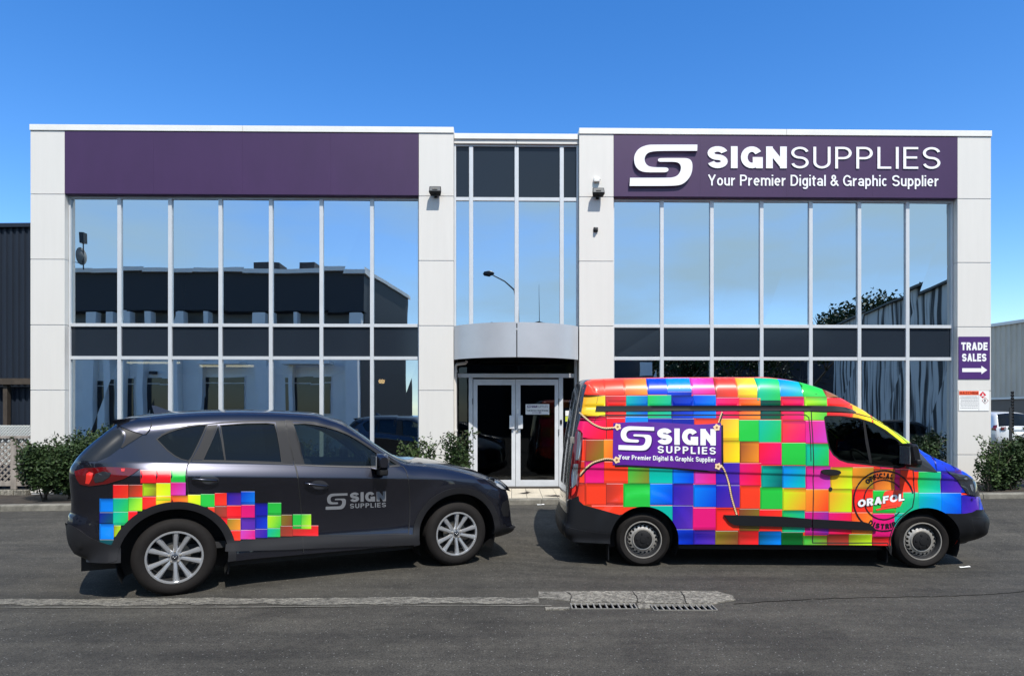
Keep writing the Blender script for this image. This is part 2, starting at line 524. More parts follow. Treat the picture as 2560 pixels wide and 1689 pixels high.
M['dark'] = mat('dark_metal', (.02, .021, .024), .5)
M['black'] = mat('black_plastic', (.010, .010, .011), .6, spec=.25, bump=.0005, bscale=300)
M['lamp_glass'] = mat('lamp_glass', (.10, .105, .11), .55, spec=.3)
M['lettering'] = mat('white_lettering', (.80, .80, .82), .4)
M['letterpurple'] = mat('sign_purple', srgb(72, 40, 105), .4, var=.05)
M['roomdark'] = mat('dark_interior', (.035, .035, .035), .8, var=.4, vscale=1.2)
M['roomwall'] = mat('interior_wall', (.16, .15, .13), .8, var=.2, vscale=.6)
M['asphalt_base'] = None
M['concrete'] = mat('concrete', (.30, .285, .25), .85, var=.35, vscale=9, bump=.006, bscale=45)
M['oldconcrete'] = mat('worn_concrete', (.24, .225, .20), .9, var=.55, vscale=7, bump=.012, bscale=30, stretch=(1, 2, 1))
M['kerb'] = mat('kerb_concrete', (.16, .15, .125), .9, var=.4, vscale=6, bump=.006, bscale=30)
M['soil'] = mat('soil', (.035, .027, .02), .95, var=.5, vscale=8, bump=.03, bscale=25)
M['tile'] = mat('cream_tile', (.62, .55, .43), .6, var=.12, vscale=5)
M['iron'] = mat('cast_iron', (.20, .19, .17), .8, metal=.0, var=.3, vscale=20, bump=.001, bscale=200)
M['pit'] = mat('pit', (.004, .004, .004), 1.0, spec=0)
M['shed'] = mat('navy_sheet', srgb(28, 36, 48), .6, spec=.25, var=.12, vscale=2, stretch=(3, 1, .3))
M['ware'] = mat('beige_sheet', srgb(196, 186, 170), .6, var=.12, vscale=1.5, stretch=(2, 1, .3))
M['timber'] = mat('weathered_timber', srgb(140, 132, 124), .85, var=.3, vscale=10, bump=.002, bscale=60, stretch=(1, 1, .2))
M['browntimber'] = mat('brown_timber', srgb(62, 54, 46), .85, var=.3, vscale=8)
M['whitelat'] = mat('white_trellis', (.6, .62, .6), .7, var=.1)
M['leaf'] = mat('leaf', (.028, .058, .016), .6, spec=.25, var=.5, vscale=9, col2=(.085, .14, .04))
M['leafdark'] = mat('leaf_dark', (.014, .034, .010), .6, spec=.25, var=.5, vscale=9, col2=(.048, .085, .025))
M['bark'] = mat('bark', (.09, .07, .05), .9, var=.3, vscale=12, bump=.004, bscale=40)
M['orange'] = mat('orange_print', srgb(235, 95, 50), .5)
M['paper'] = mat('paper', (.78, .78, .76), .5)
M['ink'] = mat('ink', (.03, .03, .04), .6)
M['greyink'] = mat('grey_ink', (.22, .22, .24), .6)
M['redprint'] = mat('red_print', srgb(205, 30, 50), .5)
M['redink'] = mat('red_ink', srgb(150, 40, 25), .5)
M['lime'] = mat('lime_print', srgb(190, 200, 60), .5)

def asphalt():
    m = bpy.data.materials.new('asphalt'); m.use_nodes = True
    n = m.node_tree.nodes; l = m.node_tree.links; b = n['Principled BSDF']
    tc = n.new('ShaderNodeTexCoord')
    def noise(s, d=3, rough=.6, st=(1, 1, 1)):
        q = n.new('ShaderNodeMapping'); q.inputs['Scale'].default_value = st
        v = n.new('ShaderNodeTexNoise'); v.inputs['Scale'].default_value = s; v.inputs['Detail'].default_value = d; v.inputs['Roughness'].default_value = rough
        l.new(tc.outputs['Object'], q.inputs[0]); l.new(q.outputs[0], v.inputs['Vector']); return v.outputs[0]
    def ramp(src, p0, p1, c0, c1):
        r = n.new('ShaderNodeValToRGB'); r.color_ramp.elements[0].position = p0; r.color_ramp.elements[1].position = p1
        r.color_ramp.elements[0].color = (*c0, 1); r.color_ramp.elements[1].color = (*c1, 1); l.new(src, r.inputs[0]); return r.outputs[0]
    def mul(a, c):
        x = n.new('ShaderNodeMix'); x.data_type = 'RGBA'; x.blend_type = 'MULTIPLY'; x.inputs[0].default_value = 1
        l.new(a, x.inputs[6]); l.new(c, x.inputs[7]); return x.outputs[2]
    base = ramp(noise(.8, 6, .65, (1, 2.0, 1)), .3, .7, (.036, .0334, .0295), (.072, .0665, .0575))
    mid = ramp(noise(14, 6, .8), .3, .7, (.66, .66, .66), (1.32, 1.32, 1.3))
    fine = ramp(noise(70, 3, .8), .30, .70, (.35, .35, .35), (1.6, 1.6, 1.58))
    streak = ramp(noise(1.0, 5, .6, (.15, 4, 1)), .35, .65, (.80, .80, .80), (1.14, 1.13, 1.1))
    vo = n.new('ShaderNodeTexVoronoi'); vo.inputs['Scale'].default_value = 62
    l.new(tc.outputs['Object'], vo.inputs['Vector'])
    hsv = n.new('ShaderNodeSeparateColor'); l.new(vo.outputs['Color'], hsv.inputs[0])
    lt = n.new('ShaderNodeMath'); lt.operation = 'GREATER_THAN'; lt.inputs[1].default_value = .95; l.new(hsv.outputs[0], lt.inputs[0])
    dd = n.new('ShaderNodeMath'); dd.operation = 'LESS_THAN'; dd.inputs[1].default_value = .32; l.new(vo.outputs['Distance'], dd.inputs[0])
    mu = n.new('ShaderNodeMath'); mu.operation = 'MULTIPLY'; l.new(lt.outputs[0], mu.inputs[0]); l.new(dd.outputs[0], mu.inputs[1])
    stain = ramp(noise(1.7, 3, .55), .30, .46, (.80, .80, .80), (1.03, 1.03, 1.02))
    c = mul(mul(mul(mul(base, mid), fine), streak), stain)
    x = n.new('ShaderNodeMix'); x.data_type = 'RGBA'; l.new(mu.outputs[0], x.inputs[0]); l.new(c, x.inputs[6]); x.inputs[7].default_value = (.17, .165, .155, 1)
    l.new(x.outputs[2], b.inputs['Base Color']); b.inputs['Roughness'].default_value = .88; b.inputs['Specular IOR Level'].default_value = .3
    cv = n.new('ShaderNodeTexVoronoi'); cv.feature = 'DISTANCE_TO_EDGE'; cv.inputs['Scale'].default_value = .42
    cq = n.new('ShaderNodeVectorMath'); cq.operation = 'ADD'; dn = n.new('ShaderNodeTexNoise'); dn.inputs['Scale'].default_value = 3.0; dn.inputs['Detail'].default_value = 6
    l.new(tc.outputs['Object'], dn.inputs['Vector']); ds = n.new('ShaderNodeVectorMath'); ds.operation = 'SCALE'; ds.inputs['Scale'].default_value = .35
    l.new(dn.outputs['Color'], ds.inputs[0]); l.new(tc.outputs['Object'], cq.inputs[0]); l.new(ds.outputs[0], cq.inputs[1]); l.new(cq.outputs[0], cv.inputs['Vector'])
    ck = ramp(cv.outputs['Distance'], .0012, .0045, (.35, .35, .35), (1, 1, 1)); gate = ramp(noise(.7, 2, .5), .56, .68, (0, 0, 0), (.7, .7, .7))
    cx_ = n.new('ShaderNodeMix'); cx_.data_type = 'RGBA'; cx_.blend_type = 'MULTIPLY'; l.new(gate, cx_.inputs[0]); l.new(x.outputs[2], cx_.inputs[6]); l.new(ck, cx_.inputs[7])
    l.new(cx_.outputs[2], b.inputs['Base Color'])
    bp = n.new('ShaderNodeBump'); bp.inputs['Distance'].default_value = .006; bp.inputs['Strength'].default_value = .9
    l.new(noise(85, 3, .8), bp.inputs['Height']); l.new(bp.outputs[0], b.inputs['Normal'])
    return m
M['asphalt'] = asphalt()

def rough_concrete(name, lo, hi, p0, p1, sc_, st=(1, 1, 1)):
    m = bpy.data.materials.new(name); m.use_nodes = True
    n = m.node_tree.nodes; l = m.node_tree.links; b = n['Principled BSDF']; b.inputs['Roughness'].default_value = .95
    tc = n.new('ShaderNodeTexCoord'); q = n.new('ShaderNodeMapping'); q.inputs['Scale'].default_value = st; l.new(tc.outputs['Object'], q.inputs[0])
    def N(s, d, r):
        v = n.new('ShaderNodeTexNoise'); v.inputs['Scale'].default_value = s; v.inputs['Detail'].default_value = d; v.inputs['Roughness'].default_value = r; l.new(q.outputs[0], v.inputs['Vector']); return v.outputs[0]
    def Rm(src, a, c, x, y):
        r = n.new('ShaderNodeValToRGB'); r.color_ramp.elements[0].position = a; r.color_ramp.elements[1].position = c; r.color_ramp.elements[0].color = (*x, 1); r.color_ramp.elements[1].color = (*y, 1); l.new(src, r.inputs[0]); return r.outputs[0]
    a = Rm(N(sc_, 8, .75), p0, p1, lo, hi); c = Rm(N(55, 4, .8), .36, .62, (.35, .35, .35), (1.25, 1.25, 1.22)); d = Rm(N(2.2, 3, .6), .3, .7, (.72, .72, .72), (1.12, 1.12, 1.1))
    prev = a
    for e in (c, d):
        x = n.new('ShaderNodeMix'); x.data_type = 'RGBA'; x.blend_type = 'MULTIPLY'; x.inputs[0].default_value = 1; l.new(prev, x.inputs[6]); l.new(e, x.inputs[7]); prev = x.outputs[2]
    l.new(prev, b.inputs['Base Color'])
    bp = n.new('ShaderNodeBump'); bp.inputs['Distance'].default_value = .012; l.new(N(55, 4, .8), bp.inputs['Height']); l.new(bp.outputs[0], b.inputs['Normal'])
    return m
M['concrete'] = rough_concrete('broken_concrete', (.10, .092, .077), (.34, .315, .27), .38, .60, 22)
M['oldconcrete'] = rough_concrete('channel_concrete', (.07, .065, .056), (.35, .325, .28), .40, .60, 12, (1, 2.5, 1))
def stained():
    m = mat('stained_concrete', (.36, .37, .36), .85)
    n = m.node_tree.nodes; l = m.node_tree.links; b = n['Principled BSDF']
    tc = n.new('ShaderNodeTexCoord'); q = n.new('ShaderNodeMapping'); q.inputs['Scale'].default_value = (1.6, 1.6, .10)
    v = n.new('ShaderNodeTexNoise'); v.inputs['Scale'].default_value = 1.9; v.inputs['Detail'].default_value = 3
    l.new(tc.outputs['Object'], q.inputs[0]); l.new(q.outputs[0], v.inputs['Vector'])
    r = n.new('ShaderNodeValToRGB'); r.color_ramp.elements[0].position = .40; r.color_ramp.elements[1].position = .52
    r.color_ramp.elements[0].color = (.05, .05, .05, 1); r.color_ramp.elements[1].color = (.66, .65, .62, 1)
    l.new(v.outputs[0], r.inputs[0]); l.new(r.outputs[0], b.inputs['Base Color'])
    return m
M['stained'] = stained()
def emit(name, col, s):
    m = bpy.data.materials.new(name); m.use_nodes = True
    b = m.node_tree.nodes['Principled BSDF']; b.inputs['Emission Color'].default_value = (*col, 1); b.inputs['Emission Strength'].default_value = s
    return m

# ------------------------------------------------------------------ ground
def structure(name, V, F, m, **k):
    return make(name, V, F, m, kind='structure', **k)
GR = []   # grate pits (x0,x1,y0,y1)
def gpt(px, py, z=0.0):
    Y = (CAMZ - z) * FPX / (py - HY); return (px - CX) * Y / FPX, Y
g1 = (*gpt(1427, 1522), *gpt(1589, 1507.5)); g2 = (*gpt(1629, 1526), *gpt(1786, 1511.5))
PITS = [(g1[0], g1[2], g1[1], g1[3]), (g2[0], g2[2], g2[1], g2[3])]
PITS = [((1427 - CX) * 5.66 / FPX, (1590 - CX) * 5.66 / FPX, 5.575, 5.745), ((1629 - CX) * 5.62 / FPX, (1787 - CX) * 5.62 / FPX, 5.535, 5.70)]
xs = set(list(np.arange(-16, 18.01, .5)) + [-120, -80, -50, -35, -25, -20, 22, 28, 36, 50, 80, 120]); ys = set(list(np.arange(-4, 14.01, .4)) + [-90, -60, -40, -30, -22, -16, -12, -9, -7, -5.5, 15, 16.5, 18, 20, 22, 24, 26, 30, 36, 50, 80, 150])
for p in PITS: xs |= {p[0], p[1]}; ys |= {p[2], p[3]}
xs = sorted(xs); ys = sorted(ys)
V = [(x, y, float(gz(x, y))) for y in ys for x in xs]; F = []
for j in range(len(ys) - 1):
    for i in range(len(xs) - 1):
        cxm, cym = (xs[i] + xs[i + 1]) / 2, (ys[j] + ys[j + 1]) / 2
        if any(p[0] < cxm < p[1] and p[2] < cym < p[3] for p in PITS): continue
        a = j * len(xs) + i; F.append((a, a + 1, a + 1 + len(xs), a + len(xs)))
structure('asphalt_road', V, F, M['asphalt'], smooth=True)

# worn concrete dish channel
def ragged_strip(name, X0, X1, fa, fb, m, z=.004, n=140, jit=.02, seed=1, hump=.0):
    r = random.Random(seed); V = []; F = []
    for i in range(n + 1):
        x = X0 + (X1 - X0) * i / n
        wv = lambda k: jit * (math.sin(x * 3.1 + k) + .7 * math.sin(x * 7.7 + 2 * k) + .5 * math.sin(x * 17.3 + k)) * .6
        V.append((x, fa(x) + wv(seed) + r.uniform(-jit, jit) * .35, z + .0)); V.append((x, (fa(x) + fb(x)) / 2, z + hump)); V.append((x, fb(x) + wv(seed + 2) * .7 + r.uniform(-jit, jit) * .3, z))
        if i:
            a = (i - 1) * 3; F += [(a, a + 3, a + 4, a + 1), (a + 1, a + 4, a + 5, a + 2)]
    return structure(name, V, F, m)
chy = lambda x: 5.66 + .012 * (x + 5)
ragged_strip('concrete_channel', -14, .245, lambda x: chy(x) + .01, lambda x: chy(x) + .215, M['oldconcrete'], jit=.03, seed=3, n=420)
ragged_strip('channel_edge_line', -14, .35, lambda x: chy(x) - .075 - .012 * math.sin(x * 1.7), lambda x: chy(x) - .06 - .009 * math.sin(x * 1.7), M['kerb'], z=.008, jit=.006, seed=5, n=220)

# apron: broken concrete slabs round the two grates
def slab(name, pts, m, top, bot, parent, seed=0):
    r = random.Random(seed)
    P = subdiv(pts, .12); P = [np.array(p) + np.array([r.uniform(-.008, .008), r.uniform(-.006, .006)]) for p in P]
    n = len(P)
    V = [(p[0], p[1], top) for p in P] + [(p[0], p[1], bot) for p in P]
    F = [tuple(range(n))] + [(i, i + n, (i + 1) % n + n, (i + 1) % n) for i in range(n)]
    return make(name, V, F, m, parent)
ap = empty('drain_surround', (1.2, 5.8, 0), 0, 'cracked pale concrete surround behind and between the two drain grates', 'drain surround')
def ax(px, Y): return (px - CX) * Y / FPX - 1.2
def ay(Y): return Y - 5.8
sl_ = [[(1345, 6.12), (1412, 6.12), (1428, 5.98), (1424, 5.80), (1345, 5.90)],
       [(1415, 6.12), (1578, 6.13), (1590, 5.95), (1592, 5.76), (1428, 5.76), (1431, 5.98)],
       [(1581, 6.13), (1700, 6.13), (1708, 5.95), (1712, 5.73), (1596, 5.76), (1594, 5.95)],
       [(1703, 6.13), (1795, 6.12), (1828, 5.98), (1838, 5.84), (1800, 5.76), (1788, 5.715), (1715, 5.73), (1711, 5.95)],
       [(1593, 5.74), (1626, 5.715), (1624, 5.58), (1595, 5.59)],
       [(1362, 5.60), (1424, 5.60), (1424, 5.545), (1362, 5.54)]]
for i, s in enumerate(sl_):
    slab('concrete_slab', [(ax(a, b), ay(b)) for a, b in s], M['concrete'] if i else M['oldconcrete'], .007 + .003 * (i % 2), -.02, ap, i)
for k, p in enumerate(PITS):
    cxm, cym = (p[0] + p[1]) / 2, (p[2] + p[3]) / 2
    t = empty('drain_grate', (cxm, cym, 0), 0, ['slatted iron drain grate nearest the dark car, left one of the pair', 'slatted iron drain grate nearest the rainbow van, right one of the pair'][k], 'drain grate', 'street drain grates')
    w, d = (p[1] - p[0]) / 2, (p[3] - p[2]) / 2
    m = MB(); m.box(-w, w, -d, d, -.42, -.40); m.box(-w - .01, -w, -d, d, -.42, -.001); m.box(w, w + .01, -d, d, -.42, -.001)
    m.box(-w, w, -d - .01, -d, -.42, -.001); m.box(-w, w, d, d + .01, -.42, -.001); m.build('pit_wall', M['pit'], t)
    m = MB(); m.box(-w, w, d - .012, d, -.010, .006); m.box(-w, w, -d, -d + .006, -.010, .006); m.box(-w, -w + .010, -d + .006, d - .012, -.012, .006); m.box(w - .010, w, -d + .006, d - .012, -.012, .006)
    m.build('grate_frame', M['iron'], t)
    nb = 10; me = None
    for i in range(nb):
        x = -w + .014 + (2 * w - .028) * (i + .5) / nb
        if me is None:
            m = MB(); sk = .0
            m.add([(-.006 + sk, -d + .006, -.012), (.006 + sk, -d + .006, -.012), (.006 - sk, d - .012, -.012), (-.006 - sk, d - .012, -.012)][::1] + [(-.0065 + sk, -d + .006, .004), (.0065 + sk, -d + .006, .004), (.0065 - sk, d - .012, .004), (-.0065 - sk, d - .012, .004)],
                  [(0, 3, 2, 1), (4, 5, 6, 7), (0, 1, 5, 4), (1, 2, 6, 5), (2, 3, 7, 6), (3, 0, 4, 7)])
            o = m.build('grate_bar', M['iron'], t); me = o.data
        else:
            o = bpy.data.objects.new('grate_bar', me); COL.objects.link(o); o.parent = t
        o.location = (x, 0, 0)

rc = random.Random(12); V = []; F = []
for i in range(61):
    t_ = i / 60; X_ = 1.98 + t_ * 4.3; Y_ = 5.72 + .62 * t_ + .045 * math.sin(t_ * 9) + rc.uniform(-.012, .012); h_ = .0045 * (1 - .5 * t_) + rc.uniform(0, .003)
    V += [(X_, Y_ - h_, float(gz(X_, Y_)) + .003), (X_, Y_ + h_, float(gz(X_, Y_)) + .003)]
    if i: F.append((2 * i - 2, 2 * i, 2 * i + 1, 2 * i - 1))
structure('road_crack', V, F, mat('crack_shadow', (.012, .011, .010), 1.0, spec=0))
# kerb, beds
KB = 0
kx = [-16 + i * 1.5 for i in range(22)]
ke = empty('concrete_kerb', (0, kerbY(0), .25), 0, 'low worn concrete kerb running along the front of the garden beds', 'kerb')
for i in range(len(kx) - 1):
    a, b = kx[i] + .004, kx[i + 1] - .004
    m = MB(); r = random.Random(i)
    def zt(X): return .303 + .0101 * X
    V = []
    for X in (a, b):
        y = kerbY(X) - kerbY(0) + r.uniform(-.006, .006); z = zt(X) - .25 + r.uniform(-.0022, .0022)
        V += [(X, y - .015, z - .30), (X, y, z - .02), (X, y + .02, z), (X, y + .14, z), (X, y + .14, z - .30)]
    m.add(V, [(0, 1, 6, 5), (1, 2, 7, 6), (2, 3, 8, 7), (3, 4, 9, 8), (0, 4, 3, 2, 1), (5, 6, 7, 8, 9)])
    m.build('kerb_block', M['kerb'], ke)
V = []; F = []
n = 60
for j, yy in enumerate((.14, .6, 1.2, 2.2, 3.2)):
    for i in range(n + 1):
        X = -16 + 31.5 * i / n; V.append((X, kerbY(X) + yy, .303 + .0101 * X - .04 + random.uniform(-.02, .02) * (j > 0)))
for j in range(4):
    for i in range(n): a = j * (n + 1) + i; F.append((a, a + 1, a + n + 2, a + n + 1))
structure('garden_soil', V, F, M['soil'], smooth=True)

# ------------------------------------------------------------------ the office building
TH = math.atan2(.28, 19.0)
O = ((76 - CX) * 12.52 / FPX, 12.52, 0.0)
FB = Frame(O, TH)
def fu(px, w=0.0): return FB.u(px, w)
def fz(py, w=0.0): return CAMZ - (py - HY) * (12.52 + w) / FPX
B = empty('office_building', O, TH, 'two storey office with white panelled pillars, purple fascia and mirrored windows', 'building')
def bbox_(name, u0, u1, w0, w1, z0, z1, m, bevel=0.0, parent=None):
    k = MB(); k.box(u0, u1, w0, w1, z0, z1); return k.build(name, M[m], parent or B, bevel=bevel)
P = [(fu(76), fu(161.5)), (fu(1047), fu(1134)), (fu(1448), fu(1534)), (fu(2394), fu(2477.5))]
JZ = [7.28, 6.04, 4.766, 3.483, 2.208, .93, .20]
DEP = 9.0
for i, (a, b) in enumerate(P):
    for j in range(6):
        z1, z0 = JZ[j], JZ[j + 1]
        bbox_('wall_panel', a, b, 0, .24, z0 + (.007 if j < 5 else 0), z1 - (.007 if j else 0), 'white', .004)
    bbox_('pillar_core', a + .006, b - .006, .012, .30, .0, 7.27, 'alu')
    # reveal beside the glazing
bbox_('side_wall', P[0][0], P[0][0] + .25, .31, DEP, 0, 7.27, 'white')
bbox_('side_wall', P[3][1] - .25, P[3][1], .31, DEP, 0, 7.27, 'white')
bbox_('back_wall', P[0][0], P[3][1], DEP, DEP + .2, 0, 7.27, 'white')
# coping
def coping(u0, u1, z0, z1, w0):
    n = max(1, round((u1 - u0) / 3.6))
    for i in range(n):
        a = u0 + (u1 - u0) * i / n; b = u0 + (u1 - u0) * (i + 1) / n
        bbox_('coping', a + .002, b - .002, w0, .5, z0, z1, 'coping', .006)
coping(P[0][0] - .01, P[1][1] + .005, 7.283, 7.40, -.02)
coping(P[2][0] - .005, P[3][1] + .01, 7.283, 7.40, -.02)
coping(P[1][1] + .006, P[2][0] - .006, 7.20, 7.31, .05)
bbox_('roof', P[0][0] + .26, P[3][1] - .26, .51, DEP - .01, 7.0, 7.1, 'dark')
# fascias
def fascia(u0, u1):
    n = 4
    for i in range(n):
        a = u0 + (u1 - u0) * i / n; b = u0 + (u1 - u0) * (i + 1) / n
        bbox_('fascia_panel', a + (.0006 if i else .004), b - (.0006 if i < n - 1 else .004), -.004, .22, 6.055, 7.272, 'purple')
    bbox_('fascia_core', u0 + .004, u1 - .004, .01, .30, 6.045, 7.26, 'purple')
fascia(P[0][1], P[1][0]); fascia(P[2][1], P[3][0])

ZT = 6.04; T1, T0 = 3.536, 3.472; S1, S0 = 2.888, 2.822; ZB = .34
GW = .155      # glass depth
def bay(px0, px1, mull, u_lo, u_hi):
    """px0..px1 outer frame edges, mull centre pixels"""
    mu = [fu(x, .115) for x in mull]
    ed = [u_lo] + mu + [u_hi]
    mw = .036
    for u in mu:
        bbox_('mullion', u - mw, u + mw, .115, .31, ZB, 6.046, 'alu', .004)
    bbox_('mullion', u_lo, u_lo + .03, .12, .31, ZB, 6.046, 'alu'); bbox_('mullion', u_hi - .03, u_hi, .12, .31, ZB, 6.046, 'alu')
    for i in range(len(ed) - 1):
        a = ed[i] + (mw if i else .03); b = ed[i + 1] - (mw if i < len(ed) - 2 else .03)
        bbox_('transom', a, b, .12, .31, T0, T1, 'alu', .003); bbox_('transom', a, b, .12, .31, S0, S1, 'alu', .003)
        bbox_('sill', a, b, .11, .31, ZB - .0, ZB + .06, 'alu', .003); bbox_('head_frame', a, b, .12, .31, 6.0, 6.046, 'alu')
        r = random.Random(int(a * 100))
        for z0, z1, mm_, nm in ((T1, 6.0, 'glass', 'window_pane'), (S1, T0, 'spandrel', 'spandrel_pane'), (ZB + .06, S0, 'glass', 'window_pane')):
            t = [r.uniform(-.004, .004) for _ in range(4)]
            make(nm, [(a, GW + t[0], z0), (b, GW + t[1], z0), (b, GW + t[2], z1), (a, GW + t[3], z1)], [(0, 1, 2, 3)], M[mm_], B)
        bbox_('spandrel_back', a, b, .20, .30, S1, T0, 'spback')
    bbox_('plinth', u_lo, u_hi, .10, .31, .0, ZB, 'white')
bay(170, 1047, [297.5, 424.5, 550.5, 676.5, 803, 929.5], P[0][1] + .004, P[1][0] - .004)
bay(1534, 2392, [1655, 1780, 1904.5, 2027.5, 2149, 2269.5], P[2][1] + .004, P[3][0] - .004)
# centre bay
CW = .16
u0, u1 = P[1][1] + .004, P[2][0] - .004
bbox_('header_panel', u0, (u0 + u1) / 2 - .004, .08, .30, 7.03 + .09, 7.20, 'white', .003)
bbox_('header_panel', (u0 + u1) / 2 + .004, u1, .08, .30, 7.03 + .09, 7.20, 'white', .003)
bbox_('wall_core', u0, u1, .32, .40, 7.10, 7.25, 'white')
cm_ = [fu(1177.6, .12), fu(1291.5, .12), fu(1404.4, .12)]
for u in cm_:
    k = MB(); w_ = .042
    k.box(u - w_, u + w_, .12, .30, 3.42, 7.08); k.build('mullion', M['alu'], B, bevel=.01)
bbox_('mullion', u0, u0 + .035, .11, .30, 3.42, 7.115, 'alu'); bbox_('mullion', u1 - .035, u1, .11, .30, 3.42, 7.115, 'alu')
bbox_('head_frame', u0 + .036, u1 - .036, .13, .30, 7.085, 7.115, 'alu')
ed = [u0 + .035] + cm_ + [u1 - .035]
for i in range(4):
    a = ed[i] + (.042 if i else 0); b = ed[i + 1] - (.042 if i < 3 else 0)
    bbox_('transom', a, b, .13, .30, 6.0, 6.07, 'alu', .003)
    make('spandrel_pane', [(a, CW, 6.07), (b, CW, 6.07), (b, CW, 7.085), (a, CW, 7.085)], [(0, 1, 2, 3)], M['spandrel'], B)
    bbox_('spandrel_back', a, b, .27, .29, 6.07, 7.085, 'spback')
    make('window_pane', [(a, CW, 3.45), (b, CW + .002, 3.45), (b, CW + .001, 6.0), (a, CW, 6.0)], [(0, 1, 2, 3)], M['glass'], B)
bbox_('transom', u0 + .036, u1 - .036, .125, .31, 3.40, 3.50, 'alu')
# curved canopy
def canopy():
    c = make('canopy', [(0, 0, 0)], [], None, B) if False else None
    a0, b0 = fu(1135.5), fu(1445); mid = (a0 + b0) / 2; hw = (b0 - a0) / 2; pr = .56
    def cv(s): return mid + hw * s, -pr * (1 - s * s) ** .8 if abs(s) < 1 else 0
    m = MB(); N = 24
    top = [cv(-1 + 2 * i / N) for i in range(N + 1)]
    V = [(u, w, 3.455) for u, w in top] + [(b0, .10, 3.455), (a0, .10, 3.455)]
    V += [(u, w + .02, 2.86) for u, w in top] + [(b0, .10, 2.86), (a0, .10, 2.86)]
    n = N + 3
    m.add(V, [tuple(range(n)), tuple(range(2 * n - 1, n - 1, -1))])
    cap = m.build('canopy', M['dark'], B)
    for h in (0, 1):
        m = MB(); idx = list(range(0, N // 2 + 1)) if h == 0 else list(range(N // 2, N + 1))
        V = []
        for k in idx:
            s = -1 + 2 * k / N
            if k == N // 2: s += (-.008 if h == 0 else .008)
            u, w = cv(s); V += [(u, w - .012, 2.815), (u, w - .012, 3.475), (u, w + .012, 3.475), (u, w + .012, 2.815)]
        F = []
        for k in range(len(idx) - 1):
            a = k * 4; F += [(a, a + 4, a + 5, a + 1), (a + 1, a + 5, a + 6, a + 2), (a + 2, a + 6, a + 7, a + 3), (a + 3, a + 7, a + 4, a)]
        F += [(0, 1, 2, 3), (len(V) - 1, len(V) - 2, len(V) - 3, len(V) - 4)]
        m.add(V, F); m.build('canopy_panel', M['canopy'], cap, angle=30)
canopy()
# entrance
EW = .42
ez = lambda py: CAMZ - (py - HY) * (12.55 + EW) / FPX
eu = lambda px: fu(px, EW)
ze, zd0, zd1, zh0, zh1 = .262, .275, ez(946), ez(943), ez(934)
a0, b0 = P[1][1] + .004, P[2][0] - .004
bbox_('door_head', a0 + .05, b0 - .05, EW - .05, EW + .06, zh0, zh1 + .01, 'alud', .004)
for x0, x1 in ((1172, 1182), (1397, 1407)):
    bbox_('door_jamb', eu(x0), eu(x1), EW - .05, EW + .06, ze, zh0, 'alud', .004)
make('transom_pane', [(a0 + .05, EW, zh1), (b0 - .05, EW, zh1), (b0 - .05, EW, 3.0), (a0 + .05, EW, 3.0)], [(0, 1, 2, 3)], M['doorglass'], B)
bbox_('reveal', a0, a0 + .05, .31, EW + .1, ze, 3.4, 'dark'); bbox_('reveal', b0 - .05, b0, .31, EW + .1, ze, 3.4, 'alu')
make('sidelight_pane', [(a0 + .05, EW, ze), (eu(1172), EW, ze), (eu(1172), EW, zh0), (a0 + .05, EW, zh0)], [(0, 1, 2, 3)], M['doorglass'], B)
make('sidelight_pane', [(eu(1407), EW, ze), (b0 - .05, EW, ze), (b0 - .05, EW, zh0), (eu(1407), EW, zh0)], [(0, 1, 2, 3)], M['doorglass'], B)
for h, (x0, x1, gx0, gx1) in enumerate(((1183.5, 1288.3, 1193.7, 1279), (1289.3, 1396, 1301, 1386.6))):
    u_0, u_1, ga, gb = eu(x0), eu(x1), eu(gx0), eu(gx1)
    m = MB(); gz0, gz1 = ez(1200), ez(961.5); w0, w1 = EW - .04, EW + .02
    m.box(u_0, ga, w0, w1, zd0, zd1 - .01); m.box(gb, u_1, w0, w1, zd0, zd1 - .01)
    m.box(ga, gb, w0, w1, zd0, gz0); m.box(ga, gb, w0, w1, gz1, zd1 - .01)
    d = m.build('door', M['alud'], B)
    make('door_pane', [(ga, EW - .01, gz0), (gb, EW - .01, gz0), (gb, EW - .01, gz1), (ga, EW - .01, gz1)], [(0, 1, 2, 3)], M['doorglass'], d)
    hx = (1273.5, 1285.5) if h == 0 else (1295, 1306.6)
    m = MB(); m.box(eu(hx[0]), eu(hx[1]), EW - .10, EW - .085, ez(1071), ez(1038)); m.box(eu(sum(hx) / 2) - .012, eu(sum(hx) / 2) + .012, EW - .085, EW - .04, ez(1066), ez(1043))
    m.build('door_handle', M['alud'], d, bevel=.003)
    if h:
        m = MB(); m.lathe([(0, -.062), (.018, -.062), (.02, -.04)], (eu(1293), EW, ez(1078)), 12); m.build('door_lock', M['iron'], d)
        m = MB(); m.box(eu(1292), eu(1296.5), EW - .048, EW - .04, ez(1033), ez(1022)); m.build('lock_plate', M['paper'], d)
for zz in (1087, 1010):
    for x in (1182.4, 1396.6):
        bbox_('hinge', eu(x) - .008, eu(x) + .008, EW - .062, EW - .05, ez(zz), ez(zz - 15), 'dark')
bbox_('card_reader', eu(1399.5), eu(1404.5), EW - .07, EW - .05, ez(1059.5), ez(1049), 'black')
# downpipe
m = MB()
pw = -.0
pu = fu(1138.6, .15)
m.tube([(pu + .22, .17, 2.80), (pu + .20, .15, 2.76), (pu + .03, .15, 2.74), (pu, .15, 2.70), (pu, .15, 1.3), (pu, .15, .3)], .032, 10)
m.build('downpipe', M['white'], B, angle=40)
for zz in (1.42, 2.60):
    m = MB(); m.tube([(pu, .15, zz - .02), (pu, .15, zz + .02)], .042, 10); m.build('pipe_joint', M['white'], B, angle=40)
